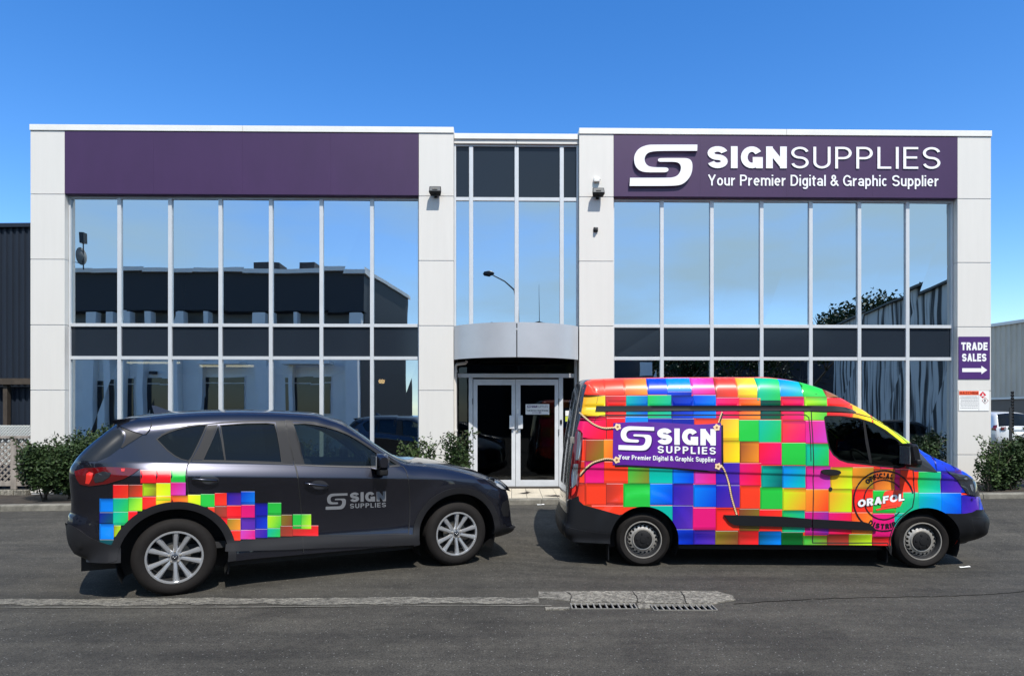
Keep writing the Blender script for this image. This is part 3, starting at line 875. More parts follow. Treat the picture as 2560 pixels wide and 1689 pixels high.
# interior
bbox_('floor_slab', P[0][0] + .26, P[3][1] - .26, .45, DEP - .01, 2.9, 3.4, 'roomdark')
bbox_('ground_floor', P[0][0] + .26, P[3][1] - .26, .45, DEP - .01, .05, .25, 'roomdark')
bbox_('inner_wall', P[0][0] + .3, P[3][1] - .3, 5.5, 5.6, .25, 2.89, 'roomwall')
bbox_('inner_wall', P[0][0] + .3, P[3][1] - .3, 5.5, 5.6, 3.41, 6.99, 'roomdark')
for u in (P[1][0] + .1, P[2][1] - .1):
    bbox_('inner_wall', u, u + .1, .5, 5.49, .25, 2.89, 'roomdark')
M['tube'] = emit('lit_tube', (1, .86, .5), 3.2)
for x0, x1, py, w in ((316, 450, 906, 1.5), (500, 634, 914, 2.2)):
    aa, bb = fu(x0, w), fu(x1, w); z = CAMZ - (py - HY) * (12.52 + w) / FPX
    m = MB(); m.box(aa - .05, bb + .05, w - .06, w + .08, z + .03, z + .09); f_ = m.build('ceiling_light', M['roomwall'], B)
    m = MB(); m.tube([(aa, w, z), (bb, w, z)], .024, 8); m.build('light_tube', M['tube'], f_)
w = 3.0; M['warm'] = emit('warm_lamp', (1, .62, .25), 6)
for x in (951, 957.5):
    m = MB(); c = (fu(x, w), w, CAMZ - (953 - HY) * (12.52 + w) / FPX); m.lathe([(.0, -.05), (.035, -.035), (.05, 0), (.035, .05), (0, .06)], c, 12, 'z'); m.build('wall_lamp', M['warm'], B)

# entrance step of cream ribbed tiles
st = empty('entrance_step', (FB.O[0] + 6.3 * 0, 0, 0), 0, 'cream ribbed tile step leading to the glass double doors', 'step')
st.location = (0, 0, 0)
x0s, x1s = (1182 - CX) * 12.9 / FPX - .02, (1407 - CX) * 12.9 / FPX + .05
kk = MB(); kk.box(x0s, x1s, kerbY(0) + .142, 12.62, .0, .262); kk.build('step_bed', M['soil'], st)
rows = 17; ccol = 7; me = None
ty0 = kerbY(0) + .15; tl = (x1s - x0s) / ccol; td = (12.6 - ty0) / rows
for j in range(rows):
    for i in range(ccol):
        if me is None:
            k = MB(); k.box(0, tl - .008, 0, td - .032, 0, .018); o = k.build('tile', M['tile'], st); me = o.data
        else:
            o = bpy.data.objects.new('tile', me); COL.objects.link(o); o.parent = st
        o.location = (x0s + i * tl, ty0 + j * td, .264 + random.uniform(-.001, .001))

# ------------------------------------------------------------------ signs and fittings on the facade
def bmap(px, py, off=0.0):
    u, z = FB.px(px, py, -.004 - off); return (u, -.004 - off, z)
def at_building(name, label, cat_, group=None):
    return empty(name, O, TH, label, cat_, group)
s = at_building('company_sign', 'large raised white S logo with SIGNSUPPLIES and tagline on the right purple fascia', 'sign')
logo('logo', (1574, 361.6, 1743.5, 361.6, 465, 465), bmap, M['lettering'], s, .06)
word('lettering', 'SIGN', (1769, 365.5, 1967, 366.5, 420.5, 421), .25, bmap, M['lettering'], s, .018, gap=.12)
word('lettering', 'SUPPLIES', (1978, 367, 2351, 368, 421, 422.5), .10, bmap, M['lettering'], s, .018, gap=.16)
word('tagline', 'Your Premier Digital & Graphic Supplier', (1770, 436.5, 2347, 438.5, 464, 466), .138, bmap, M['lettering'], s, .012, gap=.1)
# trade sales
def flat_panel(name, x0, x1, y0, y1, d0, d1, m, parent, mp=bmap):
    V = [mp(x, y, d1) for x, y in ((x0, y1), (x1, y1), (x1, y0), (x0, y0))] + [mp(x, y, d0) for x, y in ((x0, y1), (x1, y1), (x1, y0), (x0, y0))]
    return make(name, V, [(0, 1, 2, 3), (7, 6, 5, 4), (0, 4, 5, 1), (1, 5, 6, 2), (2, 6, 7, 3), (3, 7, 4, 0)], m, parent)
s = at_building('direction_sign', 'purple TRADE SALES sign with white arrow on the right end pillar', 'sign')
flat_panel('board', 2396.5, 2475, 841, 947, 0, .01, M['letterpurple'], s)
word('lettering', 'TRADE', (2403, 855.5, 2469, 855.5, 875, 875), .24, bmap, M['lettering'], s, .014, gap=.1)
word('lettering', 'SALES', (2405, 883.5, 2466, 883.5, 903, 903), .24, bmap, M['lettering'], s, .014, gap=.1)
A = [(2405.5, 920), (2453.5, 920), (2453.5, 914), (2468, 924.5), (2453.5, 935), (2453.5, 929.5), (2405.5, 929.5)]
v, t = tri2d([A]); solid('arrow', v, [tuple(map(int, f)) for f in t], lambda x, y, o: bmap(x, y, .010 + o), .004, M['lettering'], s)
# hazchem
s = at_building('hazard_sign', 'white HAZCHEM board with orange header and red diamonds under the trade sales sign', 'sign')
flat_panel('board', 2397, 2472.5, 976, 1026.5, 0, .006, M['paper'], s)
flat_panel('header', 2398, 2447, 976.8, 986.8, .006, .0085, M['orange'], s)
word('lettering', 'HAZCHEM', (2399.5, 978.3, 2445.5, 978.3, 985, 985), .2, bmap, M['redink'], s, .0115, gap=.14)
for (cx_, cy_, r_, mm_) in ((2457, 986.5, 8.6, 'redprint'), (2463, 1001, 8.4, 'redink'), ):
    v = [(cx_, cy_ - r_), (cx_ + r_, cy_), (cx_, cy_ + r_), (cx_ - r_, cy_)]
    make('diamond', [bmap(*q, .008) for q in v], [(0, 1, 2, 3)], M[mm_], s)
v = [(2463, 1001 - 7), (2463 + 7, 1001), (2463, 1001 + 7), (2463 - 7, 1001)]
make('diamond_centre', [bmap(*q, .0105) for q in v], [(0, 1, 2, 3)], M['paper'], s)
make('flame_mark', [bmap(*q, .0105) for q in ((2455, 987), (2457, 981.5), (2459.2, 987), (2457, 989))], [(0, 1, 2, 3)], M['paper'], s)
flat_panel('mark_bar', 2453, 2461, 988.4, 990.2, .0105, .011, M['paper'], s)
flat_panel('dark_mark', 2461, 2464, 997, 1004, .012, .0125, M['ink'], s)
fine = MB()
r = random.Random(4)
for i, yy in enumerate((990.5, 993.5, 998.5, 1002, 1005.5, 1011, 1015, 1019.5)):
    x = 2401 + r.uniform(0, 2)
    while x < 2444:
        l = r.uniform(1.5, 5)
        k = MB(); q = [bmap(*p, .0075) for p in ((x, yy + .55), (x + l, yy + .55), (x + l, yy - .55), (x, yy - .55))]
        fine.add(q, [(0, 1, 2, 3)]); x += l + .9
for yy in (995.5, 1008.3): fine.add([bmap(*p, .0075) for p in ((2398, yy + .2), (2447, yy + .2), (2447, yy - .2), (2398, yy - .2))], [(0, 1, 2, 3)])
fine.add([bmap(*p, .0075) for p in ((2446.8, 1026), (2447.4, 1026), (2447.4, 987), (2446.8, 987))], [(0, 1, 2, 3)])
fine.build('small_print', M['greyink'], s)
# notice on the right-hand door
def dmap(px, py, off=0.0):
    w = EW - .012 - off; u, z = FB.px(px, py, w); return (u, w, z)
s = at_building('door_notice', 'white notice with purple lettering and arrow on the right door pane', 'notice')
flat_panel('board', 1314, 1373, 1009.7, 1035.4, 0, .003, M['paper'], s, dmap)
logo('logo', (1317, 1012.3, 1327.5, 1012.3, 1019, 1019), dmap, M['letterpurple'], s, .0055)
word('lettering', 'SIGN', (1328.5, 1012.5, 1343, 1012.5, 1018.6, 1018.6), .25, dmap, M['letterpurple'], s, .0055)
word('lettering', 'SUPPLIES', (1344, 1012.5, 1369.5, 1012.5, 1018.6, 1018.6), .12, dmap, M['greyink'], s, .0055)
word('lettering', 'Trade Entrance Down Driveway', (1316.5, 1023.3, 1370.5, 1023.3, 1027.3, 1027.3), .22, dmap, M['ink'], s, .0055)
A = [(1330, 1030.2), (1348, 1030.2), (1348, 1028.9), (1355, 1030.8), (1348, 1032.7), (1348, 1031.4), (1330, 1031.4)]
v, t = tri2d([A]); solid('arrow', v, [tuple(map(int, f)) for f in t], dmap, .0055, M['letterpurple'], s)
s = at_building('window_sticker', 'small white and lime sticker low on the glass beside the doors', 'sticker')
flat_panel('sticker_top', 1413.5, 1430, 1026, 1039, 0, .003, M['paper'], s, dmap)
flat_panel('sticker_base', 1413.5, 1430, 1040, 1053, 0, .003, M['lime'], s, dmap)

def floodlight(px, py, yaw, label):
    u, z = FB.px(px, py, 0)
    t = at_building('floodlight', label, 'floodlight', 'black floodlights on the pillars')
    t.location = Vector(O) + Vector((u * FB.c, u * FB.s, z)); t.rotation_euler = (0, 0, TH)
    m = MB(); m.box(-.03, .03, -.05, -.004, -.10, -.03); m.box(-.025, .025, -.14, -.05, -.085, -.06); m.build('bracket', M['black'], t, bevel=.004)
    m = MB()
    # tilted housing: front rectangle facing out and down
    fr = [(-.125, -.20, -.045), (.125, -.20, -.045), (.115, -.155, .085), (-.115, -.155, .085)]
    bk = [(-.10, -.08, -.085), (.10, -.08, -.085), (.085, -.04, .04), (-.085, -.04, .04)]
    m.add(fr + bk, [(0, 1, 2, 3), (7, 6, 5, 4), (0, 4, 5, 1), (1, 5, 6, 2), (2, 6, 7, 3), (3, 7, 4, 0)])
    h = m.build('housing', M['black'], t, bevel=.012)
    m = MB(); m.add([(-.105, -.205, -.022), (.105, -.205, -.022), (.098, -.172, .064), (-.098, -.172, .064)], [(0, 1, 2, 3)]); m.build('lamp_glass', M['lamp_glass'], t)
    m = MB(); m.box(-.05, .05, -.212, -.205, .005, .03); m.build('lamp_tube', M['iron'], t)
    return t
floodlight(1090, 483, 0, 'black floodlight on the pillar left of the entrance')
floodlight(1493, 486.5, 0, 'black floodlight on the pillar right of the entrance, under the small grey box')
def onwall(name, px, py, label, c):
    u, z = FB.px(px, py, 0); t = empty(name, Vector(O) + Vector((u * FB.c, u * FB.s, z)), TH, label, c); return t
t = onwall('sensor_box', 1491, 451.5, 'small pale grey sensor box above the right floodlight', 'sensor')
m = MB(); m.box(-.06, .06, -.07, -.006, -.045, .045); m.build('case', M['coping'], t, bevel=.015)
m = MB(); m.lathe([(0, -.012), (.012, -.01), (.014, 0)], (.07, -.04, 0), 10, 'x'); m.build('cable_gland', M['black'], t)
t = onwall('security_camera', 1489, 574.5, 'small black security camera on the pillar below the right floodlight', 'camera')
m = MB(); m.box(-.045, .045, -.035, -.006, -.05, .045); m.build('mount', M['black'], t, bevel=.012)
m = MB(); m.lathe([(0, -.09), (.024, -.085), (.034, -.06), (.034, -.036)], (0, 0, 0), 16); m.build('lens_dome', M['dark'], t, angle=40)
m = MB(); m.lathe([(0, -.094), (.008, -.092), (.008, -.089)], (.0, 0, .0), 8); m.build('lens', M['lamp_glass'], t)
# ------------------------------------------------------------------ left: sheet metal building, lattice fence
def corrugated(name, p, q, z0, z1a, z1b, pitch, depth, m, parent):
    """trapezoidal cladding from p to q (x,y); the top runs from z1a to z1b"""
    p = Vector((*p, 0)); q = Vector((*q, 0)); d = q - p; L = d.length; d.normalize(); nn = Vector((d.y, -d.x, 0))
    n = int(L / pitch); V = []; F = []; k = 0
    for i in range(n):
        for f, o in ((0, 0), (.35, 0), (.5, 1), (.85, 1)):
            s = (i + f) * pitch; w = p + d * s + nn * (o * depth); t = s / L
            V += [(w.x, w.y, z0), (w.x, w.y, z1a + (z1b - z1a) * t)]
    for i in range(len(V) // 2 - 1): F.append((2 * i, 2 * i + 2, 2 * i + 3, 2 * i + 1))
    return make(name, V, F, m, parent)
t = empty('metal_clad_building', (-10.9, 14, .1), 0, 'dark navy corrugated metal building left of the office', 'building')
t.location = (0, 0, 0)
corrugated('cladding', (-13.2, 14.05), (-10.0, 14.0), 2.5, 5.88, 5.90, .135, .03, M['shed'], t)
corrugated('cladding', (-13.2, 14.05), (-10.0, 14.0), .1, 2.32, 2.32, .135, .03, M['shed'], t)
m = MB(); m.box(-13.3, -9.9, 14.07, 20, .1, 5.86); m.build('body', M['shed'], t)
m = MB(); m.add([(-13.3, 13.93, 5.87), (-9.9, 13.93, 5.90), (-9.9, 14.1, 5.97), (-13.3, 14.1, 5.94), (-13.3, 13.93, 5.80), (-9.9, 13.93, 5.83)], [(0, 1, 2, 3), (4, 5, 1, 0)]); m.build('barge_capping', M['shed'], t)
m = MB(); m.box(-13.3, -9.9, 13.78, 13.96, 2.39, 2.52); m.build('timber_rail', M['browntimber'], t)
m = MB(); x = (18 - CX) * 13.9 / FPX; m.box(x - .045, x + .045, 13.84, 13.94, 1.35, 2.385); m.build('timber_post', M['browntimber'], t)

def lattice(name, x0, x1, z0, z1, Y, pitch, sw, m, parent):
    """two layers of crossing slats, each slat a part, clipped to the rectangle"""
    H = z1 - z0
    for lay, sgn in ((0, 1), (1, -1)):
        s = x0 - H if sgn > 0 else x0
        end = x1 if sgn > 0 else x1 + H
        while s < end:
            # line from (s,z0) going sgn*45deg
            a0, a1 = 0.0, H
            if sgn > 0: a0 = max(0, x0 - s); a1 = min(H, x1 - s)
            else: a0 = max(0, s - x1); a1 = min(H, s - x0)
            if a1 - a0 > .04:
                k = MB(); y = Y + lay * .012
                pa = (s + sgn * a0, y, z0 + a0); pb = (s + sgn * a1, y, z0 + a1)
                k.bar(pa, pb, sw, .01, up=(0, 1, 0)) if False else None
                dx = sw * .7071 / 2; dz = sw * .7071 / 2
                ox, oz = (dx, -dz) if sgn > 0 else (dx, dz)
                V = [(pa[0] - ox, y, pa[2] - oz), (pa[0] + ox, y, pa[2] + oz), (pb[0] + ox, y, pb[2] + oz), (pb[0] - ox, y, pb[2] - oz)]
                V += [(v[0], v[1] + .010, v[2]) for v in V]
                k.add(V, [(0, 1, 2, 3), (7, 6, 5, 4), (0, 4, 5, 1), (1, 5, 6, 2), (2, 6, 7, 3), (3, 7, 4, 0)])
                k.build(name, m, parent)
            s += pitch
t = empty('lattice_fence', (0, 0, 0), 0, 'weathered grey timber lattice fence in front of the navy building', 'fence')
Yf = 12.55
zr = lambda py: CAMZ - (py - HY) * Yf / FPX
xr = lambda px: (px - CX) * Yf / FPX
lattice('slat', xr(-60), xr(75), zr(1205), zr(1096), Yf, .125, .034, M['timber'], t)
for x in (37, -36):
    m = MB(); m.box(xr(x) - .055, xr(x) + .055, Yf - .04, Yf - .004, zr(1222), zr(1090)); m.build('post', M['timber'], t, bevel=.004)
m = MB(); m.box(xr(-70), xr(75), Yf - .05, Yf + .06, zr(1095), zr(1089)); m.build('top_rail', M['timber'], t, bevel=.003)
m = MB(); m.box(xr(-70), xr(75), Yf - .03, Yf - .003, zr(1214), zr(1203)); m.build('bottom_rail', M['timber'], t, bevel=.003)
m = MB(); m.box(xr(-70), xr(44), Yf - .12, Yf + .08, zr(1245), zr(1223)); m.build('footing', M['concrete'], t, bevel=.01)
m = MB(); m.box(xr(46), xr(75), Yf - .12, Yf + .08, zr(1245), zr(1223)); m.build('footing', M['concrete'], t, bevel=.01)
t = empty('white_trellis', (0, 0, 0), 0, 'narrow white trellis strip behind the grey lattice fence', 'trellis')
Yf2 = 13.3
lattice('slat', (-60 - CX) * Yf2 / FPX, (77 - CX) * Yf2 / FPX, CAMZ - (1160 - HY) * Yf2 / FPX, CAMZ - (1063 - HY) * Yf2 / FPX, Yf2, .062, .020, M['whitelat'], t)

# ------------------------------------------------------------------ shrubs
def leaf_mesh(pts, size, rnd):
    V = []; F = []
    for p in pts:
        d = Vector((rnd.gauss(0, 1), rnd.gauss(0, 1), rnd.gauss(0, .8))).normalized()
        e = d.cross(Vector((rnd.gauss(0, 1), rnd.gauss(0, 1), rnd.gauss(0, 1)))).normalized()
        n = d.cross(e); s = size * rnd.uniform(.6, 1.25); p = Vector(p); k = len(V)
        V += [p - d * s * .6, p + e * s * .3 + n * s * .06, p + d * s * .65, p - e * s * .3 + n * s * .06]
        F += [(k, k + 1, k + 2, k + 3)]
    return V, F
def shrub(name, c, rx, ry, h, n, label, size=.055, seed=0, m='leaf', stems=7, group=None, sprigs=10, base=.12, catn='shrub'):
    rnd = random.Random(seed); n = int(n * 1.5)
    t = empty(name, c, 0, label, catn, group)
    # lobes
    lob = []
    for i in range(14):
        a = rnd.uniform(0, 6.28); q = rnd.uniform(.1, .75)
        lob.append((rx * q * math.cos(a), ry * q * math.sin(a), h * rnd.uniform(base + .12, .80), rnd.uniform(.28, .5)))
    pts = []
    tips = []
    while len(pts) < n:
        L = rnd.choice(lob)
        v = Vector((rnd.gauss(0, 1), rnd.gauss(0, 1), rnd.gauss(0, 1))).normalized() * (rnd.random() ** .45)
        p = (L[0] + v.x * rx * L[3], L[1] + v.y * ry * L[3], L[2] + v.z * h * L[3] * .75)
        if p[2] < h * base * .5: continue
        pts.append(p)
    sp = []
    for i in range(sprigs):
        L = rnd.choice(lob); a = rnd.uniform(0, 6.28); r0 = Vector((L[0], L[1], L[2]))
        d = Vector((math.cos(a) * .55, math.sin(a) * .4, rnd.uniform(.5, 1.2))).normalized(); ln = h * rnd.uniform(.35, .55)
        e = r0 + d * ln
        if e.z > h * 1.08: e = r0 + d * (ln * (h * 1.08 - r0.z) / (e.z - r0.z))
        sp.append((r0, e))
        for k in range(16):
            f = rnd.uniform(.45, 1.0); q = r0.lerp(e, f); pts.append((q.x + rnd.gauss(0, .022), q.y + rnd.gauss(0, .022), q.z + rnd.gauss(0, .022)))
    V, F = leaf_mesh(pts, size, rnd)
    make('foliage', V, F, M[m], t, kind='stuff')
    k = MB()
    for L in lob[:stems]:
        k.tube([(rnd.uniform(-.06, .06), rnd.uniform(-.06, .06), -.05), (L[0] * .5, L[1] * .5, L[2] * .5), (L[0], L[1], L[2])], [.014, .010, .005], 6)
    for a, b in sp: k.tube([a, b], [.006, .003], 5)
    k.build('stems', M['bark'], t, smooth=True)
    return t
def sc_at(px, Y): return (px - CX) * Y / FPX
G = 'shrubs in the garden beds'
bz = .25
shrub('shrub', (sc_at(108, 11.6), 11.6, bz - .03), .60, .5, .92, 5200, 'low dense green shrub at the foot of the left end pillar', .058, 1, 'leafdark', group=G)
shrub('shrub', (sc_at(180, 11.75), 11.75, bz), .85, .6, 1.12, 6500, 'broad green shrub directly behind the rear window of the dark car', .058, 2, 'leafdark', group=G)
shrub('shrub', (sc_at(262, 12.0), 12.0, bz), .75, .45, 1.22, 4200, 'green shrub below the leftmost window, behind the car spoiler', .055, 3, 'leafdark', group=G)
for i, (px, hh, lb) in enumerate(((470, .85, 'green shrub seen through the rear door window of the dark car'), (600, .8, 'green shrub behind the middle of the dark car, under the fourth pane'), (770, .95, 'green shrub seen through the front door window of the dark car'), (880, .75, 'green shrub behind the bonnet end of the windscreen'))):
    shrub('shrub', (sc_at(px, 12.0), 12.0, bz), .45, .3, hh, 1200, lb, .055, 10 + i, 'leafdark', group=G)
shrub('shrub', (sc_at(1032, 12.0), 11.9, bz), .33, .25, .93, 900, 'small loose shrub at the left foot of the pillar left of the entrance', .055, 4, group=G, sprigs=10)
shrub('shrub', (sc_at(1074, 11.9), 11.9, bz), .17, .14, 1.02, 330, 'thin upright sprig in front of the pillar left of the entrance', .055, 5, group=G, sprigs=7)
shrub('shrub', (sc_at(1140, 11.95), 11.95, bz), .36, .3, 1.08, 1250, 'leafy shrub covering the foot of the white downpipe by the entrance', .06, 6, 'leafdark', group=G, sprigs=12)
shrub('shrub', (sc_at(2322, 12.1), 12.1, bz), .42, .3, 1.0, 1700, 'green shrub above the van bonnet in front of the rightmost window', .055, 7, 'leafdark', group=G)
shrub('shrub', (sc_at(2462, 11.6), 11.5, bz + .05), .22, .25, .95, 700, 'sparse twiggy shrub at the foot of the right end pillar', .052, 8, group=G, sprigs=14)
shrub('shrub', (sc_at(2530, 11.7), 11.7, bz + .05), .60, .45, 1.10, 4600, 'dense dark green shrub right of the right end pillar', .055, 9, 'leafdark', group=G)
shrub('shrub', (sc_at(2640, 11.8), 11.8, bz + .05), .6, .45, 1.1, 2600, 'green shrub at the far right edge of the bed, partly out of view', .055, 19, 'leafdark', group=G)

# ------------------------------------------------------------------ right: warehouse, post
t = empty('warehouse', (0, 0, 0), 0, 'beige corrugated warehouse behind the right end of the office', 'building')
def at(px, Y): return ((px - CX) * Y / FPX, Y)
pa, pb = at(2440, 31), at(2700, 26.5)
zA = CAMZ + (HY - 823) * 31 / FPX; zB = CAMZ + (HY - 786) * 26.5 / FPX
zm = CAMZ + (HY - 994) * 29 / FPX
corrugated('cladding', pa, pb, zm + .06, zA, zB, .25, .05, M['ware'], t)
m = MB()
dv = Vector((pb[0] - pa[0], pb[1] - pa[1], 0)).normalized(); nv = Vector((dv.y, -dv.x, 0))
def wallbar(z0a, z1a, z0b, z1b, off, th, nm, mt):
    A = Vector((*pa, 0)) + nv * off; Bq = Vector((*pb, 0)) + nv * off; C = nv * -th
    V = [(A.x, A.y, z0a), (Bq.x, Bq.y, z0b), (Bq.x, Bq.y, z1b), (A.x, A.y, z1a)]; V += [(v[0] + C.x, v[1] + C.y, v[2]) for v in V]
    return make(nm, V, [(0, 1, 2, 3), (7, 6, 5, 4), (0, 4, 5, 1), (1, 5, 6, 2), (2, 6, 7, 3), (3, 7, 4, 0)], mt, t)
wallbar(zA, zA + .14, zB, zB + .14, .12, .4, 'gutter', M['coping'])
wallbar(zm - .05, zm + .05, zm - .05, zm + .05, .09, .1, 'flashing', M['coping'])
wallbar(.2, zm - .06, .2, zm - .06, .02, .3, 'base_wall', mat('base_wall', srgb(112, 104, 96), .85, var=.12, vscale=1))
wallbar(.2, zA, .2, zB, -.3, 6, 'body', M['ware'])
t = empty('electric_fence_post', (sc_at(2526, 18), 18, .35), 0, 'thin dark post with rows of insulators in front of the white car', 'fence post')
zt = CAMZ + (HY - 978) * 18 / FPX - .35
m = MB(); m.box(-.028, .028, -.02, .02, -.2, zt - .45); m.build('post', M['dark'], t)
m = MB(); m.box(.03, .05, -.01, .01, .3, zt); m.build('rod', M['dark'], t)
for i in range(14):
    z = zt - .03 - i * .085
    m = MB(); m.lathe([(0, -.04), (.03, -.035), (.03, .0), (.045, .012), (.0, .03)], (.06, 0, z), 8, 'x'); m.build('insulator', M['black'], t)
for i in range(4):
    w_ = empty('x', (0, 0, 0)) if False else None
# concrete building footing strip on the left bed
# ------------------------------------------------------------------ what the windows mirror: the far side of the street, behind the camera
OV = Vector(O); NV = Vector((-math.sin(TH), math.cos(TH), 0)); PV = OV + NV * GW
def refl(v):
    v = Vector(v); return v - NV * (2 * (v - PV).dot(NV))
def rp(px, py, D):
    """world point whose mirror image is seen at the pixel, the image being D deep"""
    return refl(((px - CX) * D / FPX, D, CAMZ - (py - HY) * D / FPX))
def rb(name, px0, px1, py0, py1, D, th, m, parent, D2=None):
    """box facing the office: mirrored pixels px0..px1, py0 top..py1 bottom; th = depth behind its face"""
    D2 = D2 or D
    a = (px0 - CX) * D / FPX; b = (px1 - CX) * D2 / FPX
    za = CAMZ - (py0 - HY) * D / FPX; zb = CAMZ - (py1 - HY) * D / FPX
    V = [refl(q) for q in ((a, D, zb), (b, D2, zb), (b, D2, za), (a, D, za), (a, D + th, zb), (b, D2 + th, zb), (b, D2 + th, za), (a, D + th, za))]
    return make(name, V, [(0, 1, 2, 3), (7, 6, 5, 4), (0, 4, 5, 1), (1, 5, 6, 2), (2, 6, 7, 3), (3, 7, 4, 0)], M[m] if isinstance(m, str) else m, parent)
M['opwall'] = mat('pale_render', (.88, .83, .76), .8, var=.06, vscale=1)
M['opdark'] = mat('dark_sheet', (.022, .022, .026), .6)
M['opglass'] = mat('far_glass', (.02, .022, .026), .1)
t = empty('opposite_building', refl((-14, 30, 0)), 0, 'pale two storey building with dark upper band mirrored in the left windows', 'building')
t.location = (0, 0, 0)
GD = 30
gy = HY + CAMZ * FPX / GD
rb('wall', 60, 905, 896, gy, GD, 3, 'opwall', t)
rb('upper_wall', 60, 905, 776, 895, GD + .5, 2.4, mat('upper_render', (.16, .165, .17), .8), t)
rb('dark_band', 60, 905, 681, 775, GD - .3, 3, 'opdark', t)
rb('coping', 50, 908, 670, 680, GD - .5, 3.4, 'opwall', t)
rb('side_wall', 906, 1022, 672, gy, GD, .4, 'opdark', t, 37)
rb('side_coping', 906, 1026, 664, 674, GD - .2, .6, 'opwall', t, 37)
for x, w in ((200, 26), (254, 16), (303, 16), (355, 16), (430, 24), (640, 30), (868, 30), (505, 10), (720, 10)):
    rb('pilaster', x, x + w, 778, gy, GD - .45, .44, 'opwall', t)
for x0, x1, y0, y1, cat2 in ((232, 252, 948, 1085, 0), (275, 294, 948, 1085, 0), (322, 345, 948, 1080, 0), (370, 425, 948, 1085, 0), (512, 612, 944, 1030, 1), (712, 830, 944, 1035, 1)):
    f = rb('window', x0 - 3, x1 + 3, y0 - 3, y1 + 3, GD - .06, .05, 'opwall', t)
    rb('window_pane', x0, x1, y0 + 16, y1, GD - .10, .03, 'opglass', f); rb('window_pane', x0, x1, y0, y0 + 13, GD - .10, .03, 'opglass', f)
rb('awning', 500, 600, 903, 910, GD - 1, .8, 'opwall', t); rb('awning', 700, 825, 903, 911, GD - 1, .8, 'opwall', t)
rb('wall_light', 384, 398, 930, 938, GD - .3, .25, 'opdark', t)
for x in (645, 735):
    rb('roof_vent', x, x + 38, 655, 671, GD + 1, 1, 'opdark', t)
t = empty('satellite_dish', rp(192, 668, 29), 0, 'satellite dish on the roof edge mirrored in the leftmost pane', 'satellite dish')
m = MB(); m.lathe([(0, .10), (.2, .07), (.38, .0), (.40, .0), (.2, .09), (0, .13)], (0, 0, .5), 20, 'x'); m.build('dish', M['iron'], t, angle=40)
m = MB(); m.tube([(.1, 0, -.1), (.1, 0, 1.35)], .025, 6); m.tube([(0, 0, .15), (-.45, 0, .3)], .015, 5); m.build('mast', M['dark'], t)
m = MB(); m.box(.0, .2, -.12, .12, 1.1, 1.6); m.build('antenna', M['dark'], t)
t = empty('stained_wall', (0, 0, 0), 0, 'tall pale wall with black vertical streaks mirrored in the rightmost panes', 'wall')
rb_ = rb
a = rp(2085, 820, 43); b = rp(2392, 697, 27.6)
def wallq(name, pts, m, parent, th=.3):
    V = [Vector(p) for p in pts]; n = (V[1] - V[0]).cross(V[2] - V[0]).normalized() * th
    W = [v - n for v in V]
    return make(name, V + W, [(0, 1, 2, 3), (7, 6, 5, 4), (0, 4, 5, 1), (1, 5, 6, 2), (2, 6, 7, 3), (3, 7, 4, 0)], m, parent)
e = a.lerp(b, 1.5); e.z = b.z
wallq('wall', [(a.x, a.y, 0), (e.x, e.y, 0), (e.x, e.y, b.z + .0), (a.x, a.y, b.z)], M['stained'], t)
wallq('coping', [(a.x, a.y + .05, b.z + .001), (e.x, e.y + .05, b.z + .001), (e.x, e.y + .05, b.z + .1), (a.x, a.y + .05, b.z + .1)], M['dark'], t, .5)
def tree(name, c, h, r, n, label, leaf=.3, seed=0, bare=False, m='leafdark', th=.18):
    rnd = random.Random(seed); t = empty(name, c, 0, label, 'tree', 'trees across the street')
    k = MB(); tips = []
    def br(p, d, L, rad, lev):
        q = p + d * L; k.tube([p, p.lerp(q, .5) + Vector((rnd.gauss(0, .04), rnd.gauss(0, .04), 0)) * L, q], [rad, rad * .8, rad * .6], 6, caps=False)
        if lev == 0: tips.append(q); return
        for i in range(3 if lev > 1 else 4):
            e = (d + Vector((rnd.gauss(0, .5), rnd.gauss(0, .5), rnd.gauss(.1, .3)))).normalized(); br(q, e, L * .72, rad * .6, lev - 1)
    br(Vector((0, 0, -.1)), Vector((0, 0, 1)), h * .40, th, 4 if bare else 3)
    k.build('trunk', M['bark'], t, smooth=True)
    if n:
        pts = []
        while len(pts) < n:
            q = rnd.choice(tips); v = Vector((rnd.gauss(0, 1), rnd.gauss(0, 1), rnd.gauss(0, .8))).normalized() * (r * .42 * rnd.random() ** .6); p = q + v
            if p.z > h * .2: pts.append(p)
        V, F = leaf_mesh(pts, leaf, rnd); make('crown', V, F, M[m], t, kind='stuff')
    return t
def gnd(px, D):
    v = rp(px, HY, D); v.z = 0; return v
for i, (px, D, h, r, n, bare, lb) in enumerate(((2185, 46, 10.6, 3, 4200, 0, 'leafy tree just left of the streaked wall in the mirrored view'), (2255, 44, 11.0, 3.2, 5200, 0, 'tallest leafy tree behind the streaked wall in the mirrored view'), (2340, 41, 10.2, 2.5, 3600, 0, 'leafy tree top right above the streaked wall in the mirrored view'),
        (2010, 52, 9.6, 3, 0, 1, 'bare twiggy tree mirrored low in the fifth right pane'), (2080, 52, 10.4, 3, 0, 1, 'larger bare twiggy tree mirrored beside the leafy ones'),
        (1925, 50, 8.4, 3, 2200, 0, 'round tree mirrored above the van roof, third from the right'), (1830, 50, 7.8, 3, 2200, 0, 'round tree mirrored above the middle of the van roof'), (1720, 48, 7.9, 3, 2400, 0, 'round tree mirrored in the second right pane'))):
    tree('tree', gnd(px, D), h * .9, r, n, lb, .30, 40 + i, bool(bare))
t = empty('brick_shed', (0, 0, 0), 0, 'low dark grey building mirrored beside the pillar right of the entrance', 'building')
M['brickd'] = mat('dark_block', (.05, .05, .055), .8)
rb('wall', 1440, 1640, 890, gy - 20, 44, 4, 'brickd', t)
